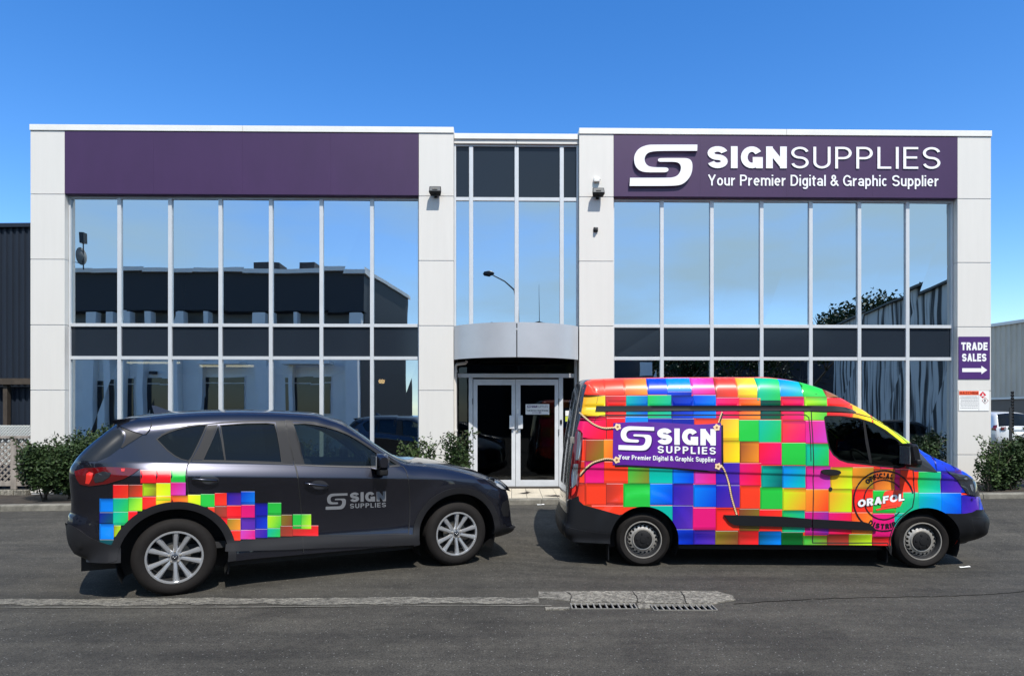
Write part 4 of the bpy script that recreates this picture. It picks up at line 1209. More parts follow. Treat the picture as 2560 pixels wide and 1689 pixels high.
rb('board', 1612, 1640, 905, 940, 43, .2, 'opwall', t)
t = empty('dark_block_building', (0, 0, 0), 0, 'long low dark block building mirrored behind the trees above the van roof', 'building')
rb('wall', 1640, 2100, 862, gy - 20, 56, 4, 'brickd', t)
rb('roof_edge', 1636, 2104, 856, 861, 55.8, 4.4, 'opdark', t)
# yellow hire sign across the street (reads mirrored in the glass over the doors)
t = empty('hire_sign', (0, 0, 0), 0, 'olive sign lettered Sales, Hire mirrored in the glass above the doors', 'sign')
rb('board', 1325, 1440, 903, 932, 33, .2, mat('olive_board', srgb(150, 130, 70), .6), t)
def rmap(px, py, off=0.0):
    return rp(px, py, 33 - .02 - off)
V_, T_ = None, None
W, V_, T_ = fill_text('Sales, Hire', .2, .12)
pp = [(1418 - (x / W) * 92, 925 - y * 17) for x, y in V_]
solid('lettering', pp, T_, rmap, .003, M['ink'], t)
rb('post', 1345, 1350, 932, 1125, 33.1, .12, 'opdark', t); rb('post', 1415, 1420, 932, 1125, 33.1, .12, 'opdark', t)
t = empty('street_lamp', gnd(1297, 31), 0, 'curved street lamp mirrored in the pane above the entrance canopy', 'street lamp')
pb_ = rp(1297, 755, 31); pe_ = rp(1290, 727, 31); ph_ = rp(1236, 689, 31); g0 = gnd(1297, 31)
pts = [Vector((0, 0, 0)), pb_ - g0 - Vector((0, 0, 1)), pb_ - g0, pe_ - g0, rp(1266, 706, 31) - g0, ph_ - g0]
m = MB(); m.tube(pts, [.07, .05, .045, .04, .035, .03], 10); m.build('pole', M['iron'], t, smooth=True)
hd = rp(1225, 685, 31) - g0
m = MB(); m.lathe([(0, -.32), (.10, -.26), (.15, 0), (.10, .2), (.03, .3)], hd, 14, 'x'); m.build('lamp_head', M['dark'], t, angle=50)
t = empty('radio_mast', gnd(1354, 90), 0, 'thin distant radio mast mirrored right of the street lamp', 'mast')
m = MB(); m.tube([(0, 0, 0), (0, 0, 13), (0, 0, 17), (0, 0, 20.3)], [.09, .07, .04, .02], 6); m.build('pole', M['iron'], t)
for px, w, ap_ in ((1235, 34, 806), (1352, 46, 801)):
    t = empty('gable_roof', (0, 0, 0), 0, ['', 'dark roof ridge mirrored above the left half of the canopy', 'dark roof ridge mirrored above the right half of the canopy'][1 if px < 1300 else 2], 'roof')
    q = [rp(px - w * 2, 830, 60), rp(px + w * 2, 830, 60), rp(px, ap_, 60)]
    V = [*q, *[Vector((v.x, v.y - 4, v.z)) for v in q]]
    make('roof_slope', V, [(0, 1, 2), (5, 4, 3), (0, 2, 5, 3), (2, 1, 4, 5), (1, 0, 3, 4)], M['opdark'], t)
    V = [rp(px - w * 2, 831, 60), rp(px + w * 2, 831, 60), gnd(px + w * 2, 60), gnd(px - w * 2, 60)]
    V = V + [Vector((v.x, v.y - 4, v.z)) for v in V]
    make('wall', V, [(0, 1, 2, 3), (7, 6, 5, 4), (0, 4, 5, 1), (1, 5, 6, 2), (2, 6, 7, 3), (3, 7, 4, 0)], M['brickd'], t)
# ------------------------------------------------------------------ vehicles
M['carpaint'] = mat('graphite_paint', (.024, .025, .037), .26, metal=.75, coat=1.0, coatr=.03)
M['wrap'] = mat('printed_wrap', (1, 1, 1), .32, coat=.45, coatr=.05, spec=.3, attr=True)
M['carwrap'] = mat('printed_vinyl', (1, 1, 1), .35, coat=.3, coatr=.1, attr=True)
M['clad'] = mat('grey_cladding', (.013, .013, .015), .5, spec=.3, bump=.0003, bscale=400)
M['vanblack'] = mat('van_plastic', (.0065, .007, .009), .5, spec=.3, bump=.0003, bscale=400)
M['vandark'] = mat('van_dark_wrap', (.035, .038, .045), .2, coat=.8)
M['backglass'] = mat('dark_back_glass', (.010, .012, .016), .15, spec=.4)
M['vglass'] = glass_mat('vehicle_glass', (.34, .40, .37), .0, (.9, .97, 1))
M['tglass'] = glass_mat('tinted_glass', (.10, .11, .115), .0, (.9, .95, 1))
M['rubber'] = mat('tyre_rubber', (.012, .0105, .010), .8, spec=.2, var=.15, vscale=20)
M['alloy'] = mat('alloy', (.60, .61, .63), .30, metal=.75, var=.04, vscale=8)
M['alloydark'] = mat('rim_barrel', (.03, .03, .032), .5, metal=.3)
M['steel'] = mat('steel_rim', (.38, .36, .33), .42, metal=.5, var=.15, vscale=15)
M['disc'] = mat('brake_disc', (.25, .23, .2), .4, metal=.8)
M['seam'] = mat('seam_black', (.006, .006, .007), .6)
M['taillens'] = mat('tail_lens', (.11, .003, .004), .12, coat=1.0)
M['redbright'] = mat('lens_red', (.75, .03, .02), .15, coat=1.0)
M['clearlens'] = mat('clear_lens', (.35, .37, .4), .08, metal=.7, coat=1.0)
M['brightlens'] = mat('bright_lens', (.75, .77, .8), .12, metal=.6, coat=1.0)
M['headlens'] = mat('head_lens', (.03, .032, .038), .05, coat=1.0, metal=.2)
M['interior'] = mat('cabin_dark', (.018, .018, .02), .75)
M['trim'] = mat('cabin_trim', (.10, .11, .10), .8)
M['seatcloth'] = mat('seat_cloth', (.02, .02, .024), .9)
M['greyletter'] = mat('silver_lettering', (.22, .23, .25), .4, metal=.3)
M['whiteprint'] = mat('white_print', (.82, .82, .84), .3, coat=.6)
M['banner'] = mat('banner_print', srgb(88, 30, 140, 1.0), .28, coat=.6, var=.25, vscale=1.5)
M['shadowprint'] = mat('black_print', (.008, .006, .012), .35, coat=.3)
M['logoshadow'] = mat('violet_print', srgb(52, 14, 90), .3, coat=.5)

def offset_poly(P, d):
    P = [np.array(p[:2], float) for p in P]; n = len(P)
    A = sum(P[i][0] * P[(i + 1) % n][1] - P[(i + 1) % n][0] * P[i][1] for i in range(n))
    sg = 1 if A > 0 else -1; out = []
    for i in range(n):
        a, b, c = P[i - 1], P[i], P[(i + 1) % n]
        e1 = b - a; e2 = c - b; e1 = e1 / (np.hypot(*e1) + 1e-12); e2 = e2 / (np.hypot(*e2) + 1e-12)
        m = e1 + e2; L = np.hypot(*m)
        if L < 1e-6: m = e1; L = 1
        m = m / L; nn = np.array([m[1], -m[0]]) * sg; k = min(1.6, 1 / max(.3, abs(m @ e1)))
        out.append(b + nn * d * k)
    return out

class Veh:
    def __init__(s, frame, W, outline, base, wheels, name, label, catn, n=5, group=None, local=False, gmin=4.0):
        s.f = frame; s.W = W; s.base = base; s.wheels = wheels; s.local = local
        n_ = Vector((-frame.s, frame.c, 0))
        s.root = empty(name, Vector(frame.O) + n_ * (W / 2), frame.a, label, catn, group)
        # outline: (px,py,r,rin,label,crown)
        Q = []
        for o in outline:
            if local: u, z = o[0], o[1]
            else:
                w = o[3] * .5; u, z = frame.px(o[0], o[1], w)
                for _ in range(3): w = o[3] * .5 + float(base(np.array([u]), np.array([z]))[0]); u, z = frame.px(o[0], o[1], w)
            Q.append((u, z, o[2], o[3], o[5]))
        s.lab = [o[4] for o in outline for _ in range(n)]
        for i in range(1, len(s.lab)):
            if s.lab[i] is None: s.lab[i] = s.lab[i - 1]
        P = np.array(cat(Q, n, closed=False)); s.lab = s.lab[:(len(outline) - 1) * n] + [s.lab[(len(outline) - 1) * n]]
        s.out = P[:, :2]; s.r = np.maximum(P[:, 2], .01); s.rin = np.maximum(P[:, 3], 0); s.crown = P[:, 4]
    def inset(s, u, z):
        u = np.atleast_1d(np.asarray(u, float)); z = np.atleast_1d(np.asarray(z, float))
        d, p = segdist(np.stack([u, z], 1), s.out)
        i = np.clip(p.astype(int), 0, len(s.out) - 2); f = p - i
        r = s.r[i] * (1 - f) + s.r[i + 1] * f; rin = s.rin[i] * (1 - f) + s.rin[i + 1] * f
        t = np.clip(d / r, 0, 1)
        return s.base(u, z) + rin * (1 - np.sqrt(np.maximum(0, 1 - (1 - t) ** 2)))
    def pts(s, P, off=0.0):
        P = np.asarray(P, float); I = s.inset(P[:, 0], P[:, 1])
        return np.stack([P[:, 0], I - off - s.W / 2, P[:, 1]], 1)
    def loc(s, px, py, off=0.0):
        if s.local: return (px, py)
        w = 0.0
        for _ in range(3):
            u, z = s.f.px(px, py, w); w = float(s.inset(u, z)[0]) - off
        return (u, z)
    def locs(s, L, off=0.0): return [s.loc(p[0], p[1], off) for p in L]
    def map(s, px, py, off=0.0):
        u, z = s.loc(px, py, off); i = float(s.inset(u, z)[0])
        return (u, i - off - s.W / 2, z)
    def normals(s, P):
        P = np.asarray(P, float).copy(); e = .008
        d0, p0 = segdist(P, s.out); k0 = np.clip(np.round(p0).astype(int), 0, len(s.out) - 1)
        tan = np.gradient(s.out, axis=0); tan /= np.linalg.norm(tan, axis=1)[:, None]; nr = np.stack([-tan[:, 1], tan[:, 0]], 1)
        near_ = d0 < e * 1.1; P[near_] -= nr[k0[near_]] * (e * 1.1 - d0[near_])[:, None]
        gu = (s.inset(P[:, 0] + e, P[:, 1]) - s.inset(P[:, 0] - e, P[:, 1])) / (2 * e)
        gz_ = (s.inset(P[:, 0], P[:, 1] + e) - s.inset(P[:, 0], P[:, 1] - e)) / (2 * e)
        gu = np.clip(gu, -4, 4); gz_ = np.clip(gz_, -4, 4)
        ed = d0 < .003; gu[ed] = nr[k0[ed], 0] * 3.0 * 1; gz_[ed] = nr[k0[ed], 1] * 3.0
        N = np.stack([gu, -np.ones(len(P)), gz_], 1); return N / np.linalg.norm(N, axis=1)[:, None]
    def panel(s, name, poly, m, holes=(), off=0.0, res=.035, skirt=0.0, cells=None, parent=None, near=True, far=True, label=None, grid=True):
        """poly and holes in local (u,z)"""
        poly = subdiv(poly, res * 1.2); holes = [subdiv(h, res * 1.2) for h in holes]
        pp = np.array(poly); pts = None
        if grid:
            gx = np.arange(pp[:, 0].min(), pp[:, 0].max(), res); gy_ = np.arange(pp[:, 1].min(), pp[:, 1].max(), res * .9)
            G = np.array([(x + (j % 2) * res / 2, y) for j, y in enumerate(gy_) for x in gx])
            if len(G):
                ok = pip(G, poly)
                for h in holes: ok &= ~pip(G, h)
                G = G[ok]
            if grid and res < .05:
                tan = np.gradient(s.out, axis=0); tan /= np.linalg.norm(tan, axis=1)[:, None]; nr = np.stack([-tan[:, 1], tan[:, 0]], 1)
                dg = segdist(G, s.out)[0]; G = G[dg > .062]
                for q_ in (.006, .016, .032, .052):
                    E_ = s.out - nr * q_; ok = pip(E_, poly)
                    for h in holes: ok &= ~pip(E_, h)
                    E_ = E_[ok]
                    if len(E_): E_ = E_[segdist(E_, s.out)[0] > q_ * .9]; G = np.vstack([G, E_])
            if len(G):
                dd = segdist(G, np.vstack([pp, pp[:1]]))[0]
                for h in holes: dd = np.minimum(dd, segdist(G, np.vstack([np.array(h), np.array(h)[:1]]))[0])
                dol = segdist(G, s.out)[0]; pts = G[(dd > res * .35) | ((dd > dol - .002) & (dd > .004) & (dol < .06))]
        extra = []; cols = None
        if res < .05 and grid:
            for fl in getattr(s, 'feat', []):
                us = np.arange(pp[:, 0].min(), pp[:, 0].max() + .04, .04); zs = fl(us)
                for i in range(len(us) - 1):
                    if zs[i] > pp[:, 1].min() - .05 and zs[i] < pp[:, 1].max() + .05: extra.append(((us[i], zs[i]), (us[i + 1], zs[i + 1])))
        if cells is not None:
            lo, hi = pp.min(0), pp.max(0)
            for q, c1, c2 in cells:
                if len(q) != 4: continue
                if q[:, 0].max() < lo[0] or q[:, 0].min() > hi[0] or q[:, 1].max() < lo[1] or q[:, 1].min() > hi[1]: continue
                for i in range(4): extra.append((tuple(q[i]), tuple(q[(i + 1) % 4])))
        V, T = tri2d([poly], holes, pts, extra)
        if cells is not None:
            c = V[T].mean(1); C = np.tile(np.array(cells[0][1], float), (len(T), 3, 1))
            for q, c1, c2 in cells:
                mk = pip(c, q)
                if not mk.any(): continue
                K = V[T[mk]]; f0 = (K[:, :, 0] - q[:, 0].min()) / max(1e-6, np.ptp(q[:, 0])); f1 = (q[:, 1].max() - K[:, :, 1]) / max(1e-6, np.ptp(q[:, 1]))
                f = np.clip(f0 * .65 + f1 * .35, 0, 1)[..., None]
                C[mk] = np.array(c1) * (1 - f) + np.array(c2) * f
            cols = C
        X = s.pts(V, off); N = s.normals(V); F = T.copy(); k = len(X)
        F = [tuple(t) for t in F]
        if skirt > 0:
            bd = boundary(T); ids = sorted({i for e in bd for i in e}); mp_ = {i: k + j for j, i in enumerate(ids)}
            Y = X[ids].copy(); Y[:, 1] += skirt
            X = np.vstack([X, X[ids], Y]); n2 = len(ids)
            N = np.vstack([N, N[ids], N[ids]])
            for a, b in bd: F.append((mp_[b], mp_[a], mp_[a] + n2, mp_[b] + n2))
        outs = []
        for side in ([1] if near else []) + ([-1] if far else []):
            XX = X.copy(); NN = N.copy(); FF = F
            if side < 0: XX[:, 1] *= -1; NN[:, 1] *= -1; FF = [f[::-1] for f in F]
            cc = None
            if cols is not None:
                Q = cols if side > 0 else cols[:, ::-1]
                Q = Q.reshape(-1, 3); Q = np.hstack([Q, np.ones((len(Q), 1))])
                if skirt > 0: Q = np.vstack([Q, np.tile([.01, .01, .01, 1], (4 * (len(F) - len(T)), 1))])
                cc = Q
            o = make(name, XX, FF, m, parent or s.root, smooth=True, cols=cc, normals=NN if skirt == 0 else None)
            if skirt > 0: o.data.set_sharp_from_angle(angle=R(50))
            if label: o['label'] = label
            outs.append(o)
        return outs
    def ring(s, name, poly, w, m, off=.003, parent=None, far=True):
        inner = poly; outer = offset_poly(poly, w)
        return s.panel(name, outer, m, [inner], off, res=.03, parent=parent, grid=False, far=far)
    def line(s, name, pts, w, m, off=.0012, parent=None, far=True):
        P = [np.array(p) for p in pts]; Q = [P[0]]
        for p in P[1:]:
            k = max(1, int(np.hypot(*(p - Q[-1])) / .04)); a = Q[-1]
            Q += [a + (p - a) * j / k for j in range(1, k + 1)]
        quads = thick([tuple(q) for q in Q], w); V = []; F = []
        for i, q in enumerate(quads):
            if i == 0: V += [q[0], q[3]]
            V += [q[1], q[2]]; F.append((2 * i, 2 * i + 2, 2 * i + 3, 2 * i + 1))
        X = s.pts(np.array(V), off); o = [make(name, X, F, m, parent or s.root)]
        if far: X = X.copy(); X[:, 1] *= -1; o.append(make(name, X, F, m, parent or s.root))
        return o
    def strips(s, mats, nac=14, skip=()):
        i = 0; N = len(s.out)
        tan = np.gradient(s.out, axis=0); tan /= np.linalg.norm(tan, axis=1)[:, None]
        nrm = np.stack([-tan[:, 1], tan[:, 0]], 1)      # outward for rear->roof->front order
        edge = s.inset(s.out[:, 0], s.out[:, 1])
        while i < N - 1:
            j = i
            while j < N - 1 and s.lab[j] == s.lab[i]: j += 1
            lab = s.lab[i]
            if lab not in skip:
                V = []; F = []
                for k in range(i, j + 1):
                    hw = s.W / 2 - edge[k]
                    for a in range(nac + 1):
                        t = -1 + 2 * a / nac; c = s.crown[k] * (1 - abs(t) ** 2.2)
                        V.append((s.out[k, 0] + nrm[k, 0] * c, t * hw, s.out[k, 1] + nrm[k, 1] * c))
                for k in range(j - i):
                    for a in range(nac):
                        q = k * (nac + 1) + a; F.append((q, q + nac + 1, q + nac + 2, q + 1))
                m = mats[lab]
                cols = None
                if isinstance(m, tuple):
                    m, c = m; cols = np.tile([*c, 1], (4 * len(F), 1))
                NN = []
                for k in range(i, j + 1):
                    hw = s.W / 2 - edge[k]
                    for a in range(nac + 1):
                        t = -1 + 2 * a / nac; sv = s.crown[k] * 2.2 * abs(t) ** 1.2 / hw * (1 if t > 0 else -1) + .33 * (1 if t > 0 else -1) * abs(t) ** 9
                        q = Vector((nrm[k, 0], sv, nrm[k, 1])).normalized(); NN.append(tuple(q))
                make(lab, V, F, m, s.root, smooth=True, cols=cols, normals=NN)
            i = j
    def arc(s, w, rad, a0, a1, n=26):
        u, z = s.wheels[w]
        return [(u + rad * math.cos(R(a0 + (a1 - a0) * i / n)), z + rad * math.sin(R(a0 + (a1 - a0) * i / n))) for i in range(n + 1)]
    def liners(s, rad, mat_):
        for w in (0, 1):
            u, z = s.wheels[w]
            for sd in (-1, 1):
                V = []; F = []; n = 20
                for i in range(n + 1):
                    t = R(-25 + 230 * i / n); x, zz = u + rad * math.cos(t), z + rad * math.sin(t)
                    V += [(x, sd * (s.W / 2 - .035), zz), (x, sd * (s.W / 2 - .36), zz), (u, sd * (s.W / 2 - .36), z)]
                    if i: a = 3 * (i - 1); F += [(a, a + 3, a + 4, a + 1), (a + 1, a + 4, a + 5)]
                make('wheel_liner', V, F, mat_, s.root)

def lathe_at(s, prof, c, n=36): return MB().lathe(prof, c, n)
def make_wheel(v, u, z, rad, rimr, width, style, near_inset):
    """both wheels of an axle"""
    for sd in (-1, 1):
        yo = v.W / 2 - near_inset                     # outer face
        def Y(h): return sd * (yo - h)               # h = depth inwards from the outer face
        def L(prof, name, m, parent, n=48, ang=35):
            P = [(r, Y(h)) for r, h in prof]
            return MB().lathe(P, (u, 0, z), n).build(name, m, parent, angle=ang)
        sh = rad - rimr
        if style == 'alloy':
            wh = L([(rimr + .004, .012), (rimr, .006), (rimr - .012, .010), (rimr - .02, .03), (rimr - .03, .15), (.06, .16)], 'wheel', M['alloydark'], v.root)
            L([(rimr + .006, .010), (rimr + .002, .004), (rimr - .012, .004), (rimr - .017, .014), (rimr - .019, .04)], 'rim_lip', M['alloy'], wh)
            for k in range(10):
                a = R(36 * k + 90 + 3 * (1 if k % 2 else -1)); r0, r1 = .045, rimr - .012
                m = MB(); ca, sa = math.cos(a), math.sin(a); V = []
                for r, hw, h in ((r0, .020, .034), (r0 + (r1 - r0) * .5, .021, .018), (r1, .030, .010)):
                    for t, dh in ((-1, .022), (-.55, .002), (0, 0), (.55, .002), (1, .022)):
                        V.append((u + ca * r - sa * hw * t, Y(h + dh), z + sa * r + ca * hw * t))
                F = []
                for i in range(2):
                    for j in range(4): q = i * 5 + j; F.append((q, q + 1, q + 6, q + 5))
                m.add(V, F); m.build('spoke', M['alloy'], wh, angle=30)
            L([(.062, .055), (.058, .036), (.03, .030), (0, .030)], 'hub', M['alloy'], wh, 32)
            L([(.032, .031), (.029, .022), (.026, .020), (0, .019)], 'centre_cap', M['headlens'], wh, 24)
            # winged emblem on the cap as a small metal mark
            m = MB(); pts = [(-.017, .010), (-.010, .004), (0, -.010), (.010, .004), (.017, .010)]
            m.tube([(u + x, Y(.0175), z + y) for x, y in pts], .0022, 6); m.build('emblem', M['alloy'], wh, smooth=True)
            for k in range(5):
                a = R(72 * k + 90); c = (u + .050 * math.cos(a), 0, z + .050 * math.sin(a))
                MB().lathe([(.0105, Y(.045)), (.0105, Y(.026)), (.007, Y(.022)), (0, Y(.021))], c, 10).build('wheel_nut', M['iron'], wh, angle=40)
            L([(.135, .085), (.05, .084)], 'brake_disc', M['disc'], wh, 32)
        else:
            wh = L([(rimr + .004, .012), (rimr, .004), (rimr - .010, .008), (rimr - .022, .03), (rimr - .028, .06), (rimr - .045, .068), (.04, .07)], 'wheel', M['alloydark'], v.root)
            L([(rimr + .006, .010), (rimr + .002, .001), (rimr - .007, .001), (rimr - .010, .010)], 'rim_lip', M['steel'], wh)
            # steel disc with a ring of round holes
            ro, ri, rh, hr = rimr * .80, rimr * .57, rimr * .705, rimr * .068
            outer = [(ro * (1 + .028 * (1 if (i // 2) % 2 else -1)) * math.cos(2 * math.pi * i / 80), ro * (1 + .028 * (1 if (i // 2) % 2 else -1)) * math.sin(2 * math.pi * i / 80)) for i in range(80)]
            inner = [(ri * math.cos(2 * math.pi * i / 40), ri * math.sin(2 * math.pi * i / 40)) for i in range(40)]
            holes = [inner]
            for k in range(20):
                a = 2 * math.pi * (k + .5) / 20; cx_, cz_ = rh * math.cos(a) * 1.04, rh * math.sin(a) * 1.04
                holes.append([(cx_ + hr * math.cos(2 * math.pi * i / 10), cz_ + hr * math.sin(2 * math.pi * i / 10)) for i in range(10)])
            Vv, Tt = tri2d([outer], holes)
            def hh(r): return .030 + .022 * max(0, (r - ri) / (ro - ri)) ** 1.5
            X = [(u + p[0], Y(hh(math.hypot(*p))), z + p[1]) for p in Vv]
            make('rim_disc', X, [tuple(t) for t in Tt], M['steel'], wh, angle=40)
            L([(ri + .006, .030), (ri - .002, .020), (ri - .014, .022)], 'rim_ring', M['steel'], wh)
            L([(ri - .012, .026), (ri - .02, .012), (ri * .6, .002), (ri * .32, .0), (ri * .30, -.006), (0, -.008)], 'centre_cap', M['black'], wh, 36)
            for k in range(5):
                a = R(72 * k + 30); c = (u + ri * .58 * math.cos(a), 0, z + ri * .58 * math.sin(a))
                MB().lathe([(.014, Y(.012)), (.012, Y(-.003)), (0, Y(-.004))], c, 8).build('cap_dimple', M['black'], wh, angle=40)
        prof = [(rimr - .004, .03), (rimr + .004, .008), (rimr + sh * .25, -.006), (rimr + sh * .6, -.008), (rad - .028, .004), (rad - .010, .018), (rad, .035)]
        for g in range(4):
            h = .035 + (width - .07) * (g + .5) / 4
            prof += [(rad, h - .006), (rad - .007, h - .004), (rad - .007, h + .004), (rad, h + .006)]
        prof += [(rad, width - .035), (rad - .012, width - .015), (rad - .04, width), (rimr, width)]
        t = L(prof, 'tyre', M['rubber'], wh, 64, 40)

def rot_box(name, c, size, m, parent, bevel=.02, rz=0, ry=0):
    k = MB(); a, b, d = [x / 2 for x in size]; k.box(-a, a, -b, b, -d, d)
    o = k.build(name, m, parent, bevel=bevel); o.location = c; o.rotation_euler = (0, ry, rz); return o

def seat(v, u, y, z0, m):
    rot_box('seat', (u, y, z0 + .10), (.50, .48, .20), m, v.root, .06)
    rot_box('seat_back', (u - .28, y, z0 + .42), (.16, .46, .58), m, v.root, .06, 0, R(-14))
    rot_box('headrest', (u - .38, y, z0 + .80), (.10, .24, .18), m, v.root, .04, 0, R(-10))

# ---- zoomed reference coordinates -> photograph pixels
def A(x, y): return (130 + x / 2.9031, 980 + y / 2.9037)
def Bq(x, y): return (700 + x / 2.9031, 980 + y / 2.9037)
def C(x, y): return (1380 + x / 3.0155, 920 + y / 3.0155)
def D(x, y): return (1900 + x / 3.0155, 920 + y / 3.0155)
def J(x, y): return (2040 + x / 6.273, 1130 + y / 6.273)
def polA(L): return [A(*p) for p in L]
def polB(L): return [Bq(*p) for p in L]
def polC(L): return [C(*p) for p in L]
def polD(L): return [D(*p) for p in L]
PAL = dict(O=(255, 84, 52), R=(255, 45, 58), P=(238, 38, 140), M=(214, 90, 205), V=(112, 62, 184), I=(42, 44, 186), B=(0, 84, 222), C=(0, 152, 250), T=(0, 196, 178),
           G=(58, 208, 88), L=(205, 250, 48), Y=(255, 244, 50), A=(255, 168, 62), N=(150, 84, 62), D=(10, 112, 52), K=(12, 40, 170), W=(190, 72, 60), E=(150, 140, 50), X=(30, 31, 34), S=(12, 100, 110), Q=(100, 140, 240))
def pc(k):
    c = srgb(*PAL[k]); return tuple(.86 * x ** 1.22 for x in c)
def mixc(a, b, f): return tuple(x * (1 - f) + y * f for x, y in zip(a, b))

def make_cells(v, L, base, edges=True):
    out = [(np.array([(-9, -9), (-9.01, -9), (-9.01, -9.01), (-9, -9.01)]), base, base)]
    inner = []
    for x0, x1, y0, y1, c in L:
        c1 = pc(c[0]); c2 = pc(c[1]) if len(c) > 1 else pc(c[0])
        q = lambda a, b, cc, d: np.array([v.loc(a, cc), v.loc(b, cc), v.loc(b, d), v.loc(a, d)])
        out.append((q(x0, x1, y0, y1), c1, c2))
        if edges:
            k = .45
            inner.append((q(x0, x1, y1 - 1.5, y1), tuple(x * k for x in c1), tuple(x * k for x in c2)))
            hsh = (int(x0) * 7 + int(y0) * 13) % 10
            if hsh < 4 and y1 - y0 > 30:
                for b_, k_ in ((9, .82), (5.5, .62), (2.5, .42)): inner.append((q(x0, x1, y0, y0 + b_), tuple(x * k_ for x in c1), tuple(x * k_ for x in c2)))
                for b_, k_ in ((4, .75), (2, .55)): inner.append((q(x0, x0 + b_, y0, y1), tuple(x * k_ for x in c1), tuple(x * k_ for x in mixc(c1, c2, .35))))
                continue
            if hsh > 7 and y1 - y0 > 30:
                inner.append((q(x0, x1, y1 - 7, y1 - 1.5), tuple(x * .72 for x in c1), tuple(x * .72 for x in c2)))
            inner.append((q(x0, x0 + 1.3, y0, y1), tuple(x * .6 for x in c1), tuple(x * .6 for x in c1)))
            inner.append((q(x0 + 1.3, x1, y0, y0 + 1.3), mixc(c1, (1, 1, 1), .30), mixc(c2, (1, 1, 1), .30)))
    return out + inner
# ================================================================== the dark crossover
CO = ((436.6 - CX) * 5.95 / FPX, 5.95, 0.0); CF = ((1142.6 - CX) * 7.17 / FPX, 7.17)
cang = math.atan2(CF[1] - CO[1], CF[0] - CO[0])
cf = Frame(CO, cang)
wr = cf.px(436.6, 1394, .04); wf = cf.px(1142.6, 1334.8, .04)
CW_ = [(wr[0], .358), (wf[0], .358)]
def car_base(u, z):
    zc = 1.12 - .05 * np.clip(u, -1, 3.2); zb = zc + .12
    f_ = .062 * sstep(-.75, -.15, u); xx = np.clip((z - zc) / .12, 0, 1)
    up = np.where(z > zb, f_ + .27 * (z - zb), 0)
    mid = np.where((z <= zb) & (z > zc), f_ * (xx * .75 + .25 * xx * xx), 0)
    t = np.clip((zc - z) / .5, 0, 1)
    low = np.where(z <= zc, .055 * t ** 1.2 * (2.2 - 1.2 * t), 0)
    sill = -.03 * sstep(.5, .34, z)
    I = up + mid + low + sill * (z < .5)
    for (wu, wz) in CW_:
        d = np.hypot(u - wu, z - wz); I = I - .034 * np.exp(-((d - .50) / .13) ** 2) * (z > .2)
    return I
co_ = []
def addp(fn, L, r, rin, lab, crown, dst):
    for i, p in enumerate(L):
        dst.append((*fn(*p), r, rin, lab if i == 0 else None, crown))
addp(A, [(240, 1222), (150, 1182), (108, 1110), (92, 1030), (93, 960), (106, 905), (124, 868)], .30, .17, 'rear_bumper', .04, co_)
addp(A, [(126, 780), (120, 700), (113, 620), (120, 560), (150, 508)], .26, .15, 'tailgate', .03, co_)
addp(A, [(190, 458), (260, 390), (340, 325), (420, 262)], .18, .12, 'rear_window', .02, co_)
addp(A, [(490, 222), (600, 196), (720, 182), (900, 165), (1100, 155), (1300, 150), (1500, 151), (1700, 157), (1887, 167)], .16, .11, 'roof', .045, co_)
addp(Bq, [(300, 178), (385, 203)], .14, .10, None, .05, co_)
addp(Bq, [(470, 240), (560, 298), (640, 353), (720, 408), (800, 460), (880, 505)], .10, .07, 'windscreen', .08, co_)
addp(Bq, [(960, 522), (1080, 532), (1200, 544), (1300, 561), (1400, 585)], .15, .11, 'bonnet', .06, co_)
addp(Bq, [(1480, 609), (1560, 641), (1620, 674)], .21, .15, None, .07, co_)
addp(Bq, [(1664, 722), (1682, 800), (1690, 880)], .28, .19, 'grille', .09, co_)
addp(Bq, [(1700, 945), (1714, 972), (1712, 1005), (1680, 1030), (1620, 1050), (1568, 1062)], .32, .2, 'front_bumper', .10, co_)
car = Veh(cf, 1.86, co_, car_base, CW_, 'parked_car', 'dark grey crossover with colour cube decals on its rear flank', 'car')
loc = lambda L: car.locs(L)
car.feat = [lambda u, o=o: 1.12 - .05 * np.clip(u, -1, 3.2) + o for o in (-.012, .0, .012, .06, .108, .12, .132)]
RI, RO = .462, .528     # arch opening, trim outer
botz = .235
fr_end = car.out[-1]; rr = car.out[0]
wu0, wz0 = CW_[0]; wu1, wz1 = CW_[1]
def arc_down(w, rad, zlow):
    u, z = CW_[w]; a = math.degrees(math.asin((zlow - z) / rad)); return a
sill_z = .285
aR = arc_down(1, RI, fr_end[1]); aL = arc_down(1, RI, sill_z)
arcF = car.arc(1, RI, aR, 180 - aL)
aR2 = arc_down(0, RI, sill_z); aL2 = arc_down(0, RI, max(rr[1], .14))
arcR = car.arc(0, RI, aR2, 180 - aL2)
body_poly = [tuple(p) for p in car.out] + arcF + arcR
# windows
wq = loc(polA([(766, 341), (800, 315), (850, 292), (910, 271), (980, 254), (1050, 243), (1118, 238), (1090, 305), (1050, 390), (1010, 470), (990, 494), (940, 482), (890, 456), (840, 418), (795, 372)]))
wr1 = loc(polA([(1206, 250), (1228, 350), (1250, 492), (1100, 489), (1150, 380)]))
wr2 = loc(polA([(1226, 242), (1400, 228), (1560, 226), (1612, 232), (1632, 300), (1650, 400), (1664, 505), (1480, 498), (1262, 493), (1245, 360)]))
wf1 = loc(polB([(98, 232), (180, 228), (250, 236), (330, 252), (410, 276), (490, 308), (560, 346), (640, 398), (715, 452), (775, 498), (783, 532), (600, 534), (400, 530), (178, 522), (140, 380)]))
wf2 = loc(polB([(790, 470), (835, 498), (868, 522), (795, 530)]))
